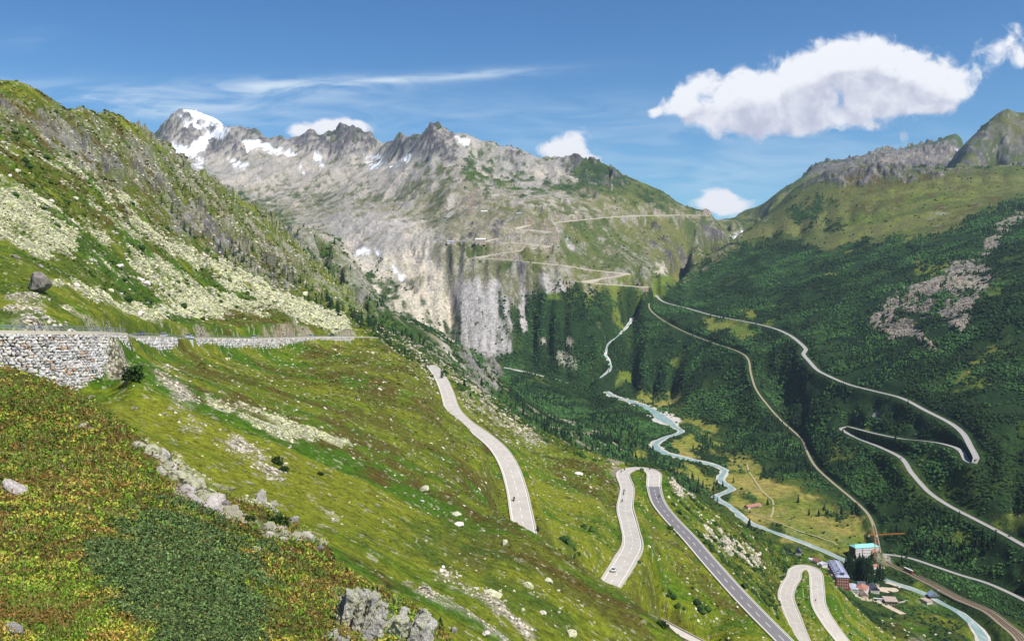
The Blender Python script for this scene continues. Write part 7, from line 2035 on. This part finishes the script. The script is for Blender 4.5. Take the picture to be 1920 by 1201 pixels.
# the cracked outcrop in front
def outcrop(px, py, wpx, hgt, label, seed, lean=.3, fl=1.0):
    q = hit(px, py)
    r_ = wpx * q.y / F / 2
    bm_ = bmesh.new(); rr_ = random.Random(seed)
    for k in range(16):
        s_ = rr_.uniform(.16, .38); x_ = rr_.uniform(-.85, .85); y_ = rr_.uniform(-.4, .5)
        h_ = (1 - abs(x_ + .15) * .6) * rr_.uniform(.55, 1.0) * hgt
        g_ = bmesh.ops.create_cube(bm_, size=1.0)
        M_ = Matrix.Translation((x_, y_, h_ * .32)) @ Euler((rr_.uniform(-.35, .1), rr_.uniform(-.1, .35) + lean, rr_.uniform(-.5, .5))).to_matrix().to_4x4() @ Matrix.Diagonal((s_, s_ * 1.5, h_ * 1.25, 1))
        bmesh.ops.transform(bm_, matrix=M_, verts=g_['verts'])
    me_ = bpy.data.meshes.new('outcrop'); bm_.to_mesh(me_); bm_.free()
    o = link('rock_outcrop', me_, OUTC); o.location = q; o.scale = (r_, r_, r_)
    rm = o.modifiers.new('fuse', 'REMESH'); rm.mode = 'VOXEL'; rm.voxel_size = .028
    tx = bpy.data.textures.new('rockdent', 'CLOUDS'); tx.noise_scale = .22; tx.noise_depth = 5
    dm_ = o.modifiers.new('dent', 'DISPLACE'); dm_.texture = tx; dm_.strength = .13; dm_.texture_coords = 'LOCAL'
    tx2 = bpy.data.textures.new('rockcrack', 'VORONOI'); tx2.noise_scale = .16
    dm_ = o.modifiers.new('crack', 'DISPLACE'); dm_.texture = tx2; dm_.strength = .04; dm_.texture_coords = 'LOCAL'
    return tag(o, label, 'rock outcrop')
outcrop(668, 1185, 104, 2.2, 'jagged grey outcrop with yellow lichen at the bottom centre left', 3, .25)
outcrop(755, 1200, 130, 1.3, 'lower cracked pinkish outcrop right of the jagged grey one', 4, .45)
outcrop(628, 1205, 54, 1.0, 'small lichened outcrop at the foot of the jagged grey one', 6, .2)
# shrubs that stand out
SHB = []
def shrub(px, py, wpx, label, hk=.8, n_=420, col=(.024, .05, .012)):
    q = hit(px, py); r_ = wpx * q.y / F / 2
    g = np.random.default_rng(int(px)); d = g.normal(size=(n_, 3)); d /= np.linalg.norm(d, axis=1)[:, None]; d[:, 2] = np.abs(d[:, 2]) * hk
    lob = 1 + .3 * np.sin(d[:, 0] * 5 + px) * np.cos(d[:, 1] * 4)
    c = d * (r_ * (.6 + .4 * g.random(n_)) * lob)[:, None]; L_ = r_ * .16
    t1 = g.normal(size=(n_, 3)); t1 /= np.linalg.norm(t1, axis=1)[:, None]; t2 = np.cross(t1, g.normal(size=(n_, 3))); t2 /= np.linalg.norm(t2, axis=1)[:, None]
    P_ = np.stack([c - t1 * L_, c + t2 * L_ * .6, c + t1 * L_, c - t2 * L_ * .6], 1).reshape(-1, 3)
    cc = np.repeat(np.array(col)[None] * (.6 + .9 * g.random((n_, 1))), 4, 0)
    me_ = mesh_np('shrub', P_, np.arange(n_ * 4).reshape(-1, 4), np.concatenate([cc, np.ones((len(cc), 1))], 1), smooth=False)
    root = empty('shrub', q, 0, label, 'shrub')
    o = link('foliage', me_, LEAF, root)
    mb_ = MB()
    for k in range(5): a_ = k * 1.3; mb_.tube((0, 0, -.1 * r_), (math.cos(a_) * r_ * .5, math.sin(a_) * r_ * .5, r_ * .45), r_ * .03, 4)
    mb_.build('stem', BARK, root)
for a_ in [(250, 712, 42, 'big dark green bush below the corner of the boulder wall', 1.3), (520, 870, 24, 'upper dark shrub of the row on the mid slope', 1.4), (532, 884, 20, 'lower dark shrub of the row on the mid slope', 1.2), (600, 890, 14, 'small dark shrub right of the row on the mid slope', .9), (520, 985, 46, 'dark green shrub filling the gap at the lower boulder ridge', .9), (470, 975, 22, 'small shrub behind the pointed boulder', .8), (1240, 1175, 26, 'dark bush at the left end of the short bottom road', .9), (1310, 720, 3, '', .8)][:-1]: shrub(a_[0], a_[1], a_[2], a_[3], a_[4])
# ================================================================ haze
hz = MB(); hz.box((600, 5400, 380), (15000, 13400, 1900))
HZ = hz.build('haze'); tag(HZ, kind='stuff')
hm = bpy.data.materials.new('haze'); hm.use_nodes = True; hm.node_tree.nodes.clear()
t = NT(hm.node_tree); vol = t.node('ShaderNodeVolumePrincipled')
vol.inputs['Color'].default_value = (.62, .78, 1.0, 1); vol.inputs['Density'].default_value = 2.5e-5; vol.inputs['Anisotropy'].default_value = .2
o_ = t.node('ShaderNodeOutputMaterial'); t.l.new(vol.outputs[0], o_.inputs['Volume'])
HZ.data.materials.append(hm)
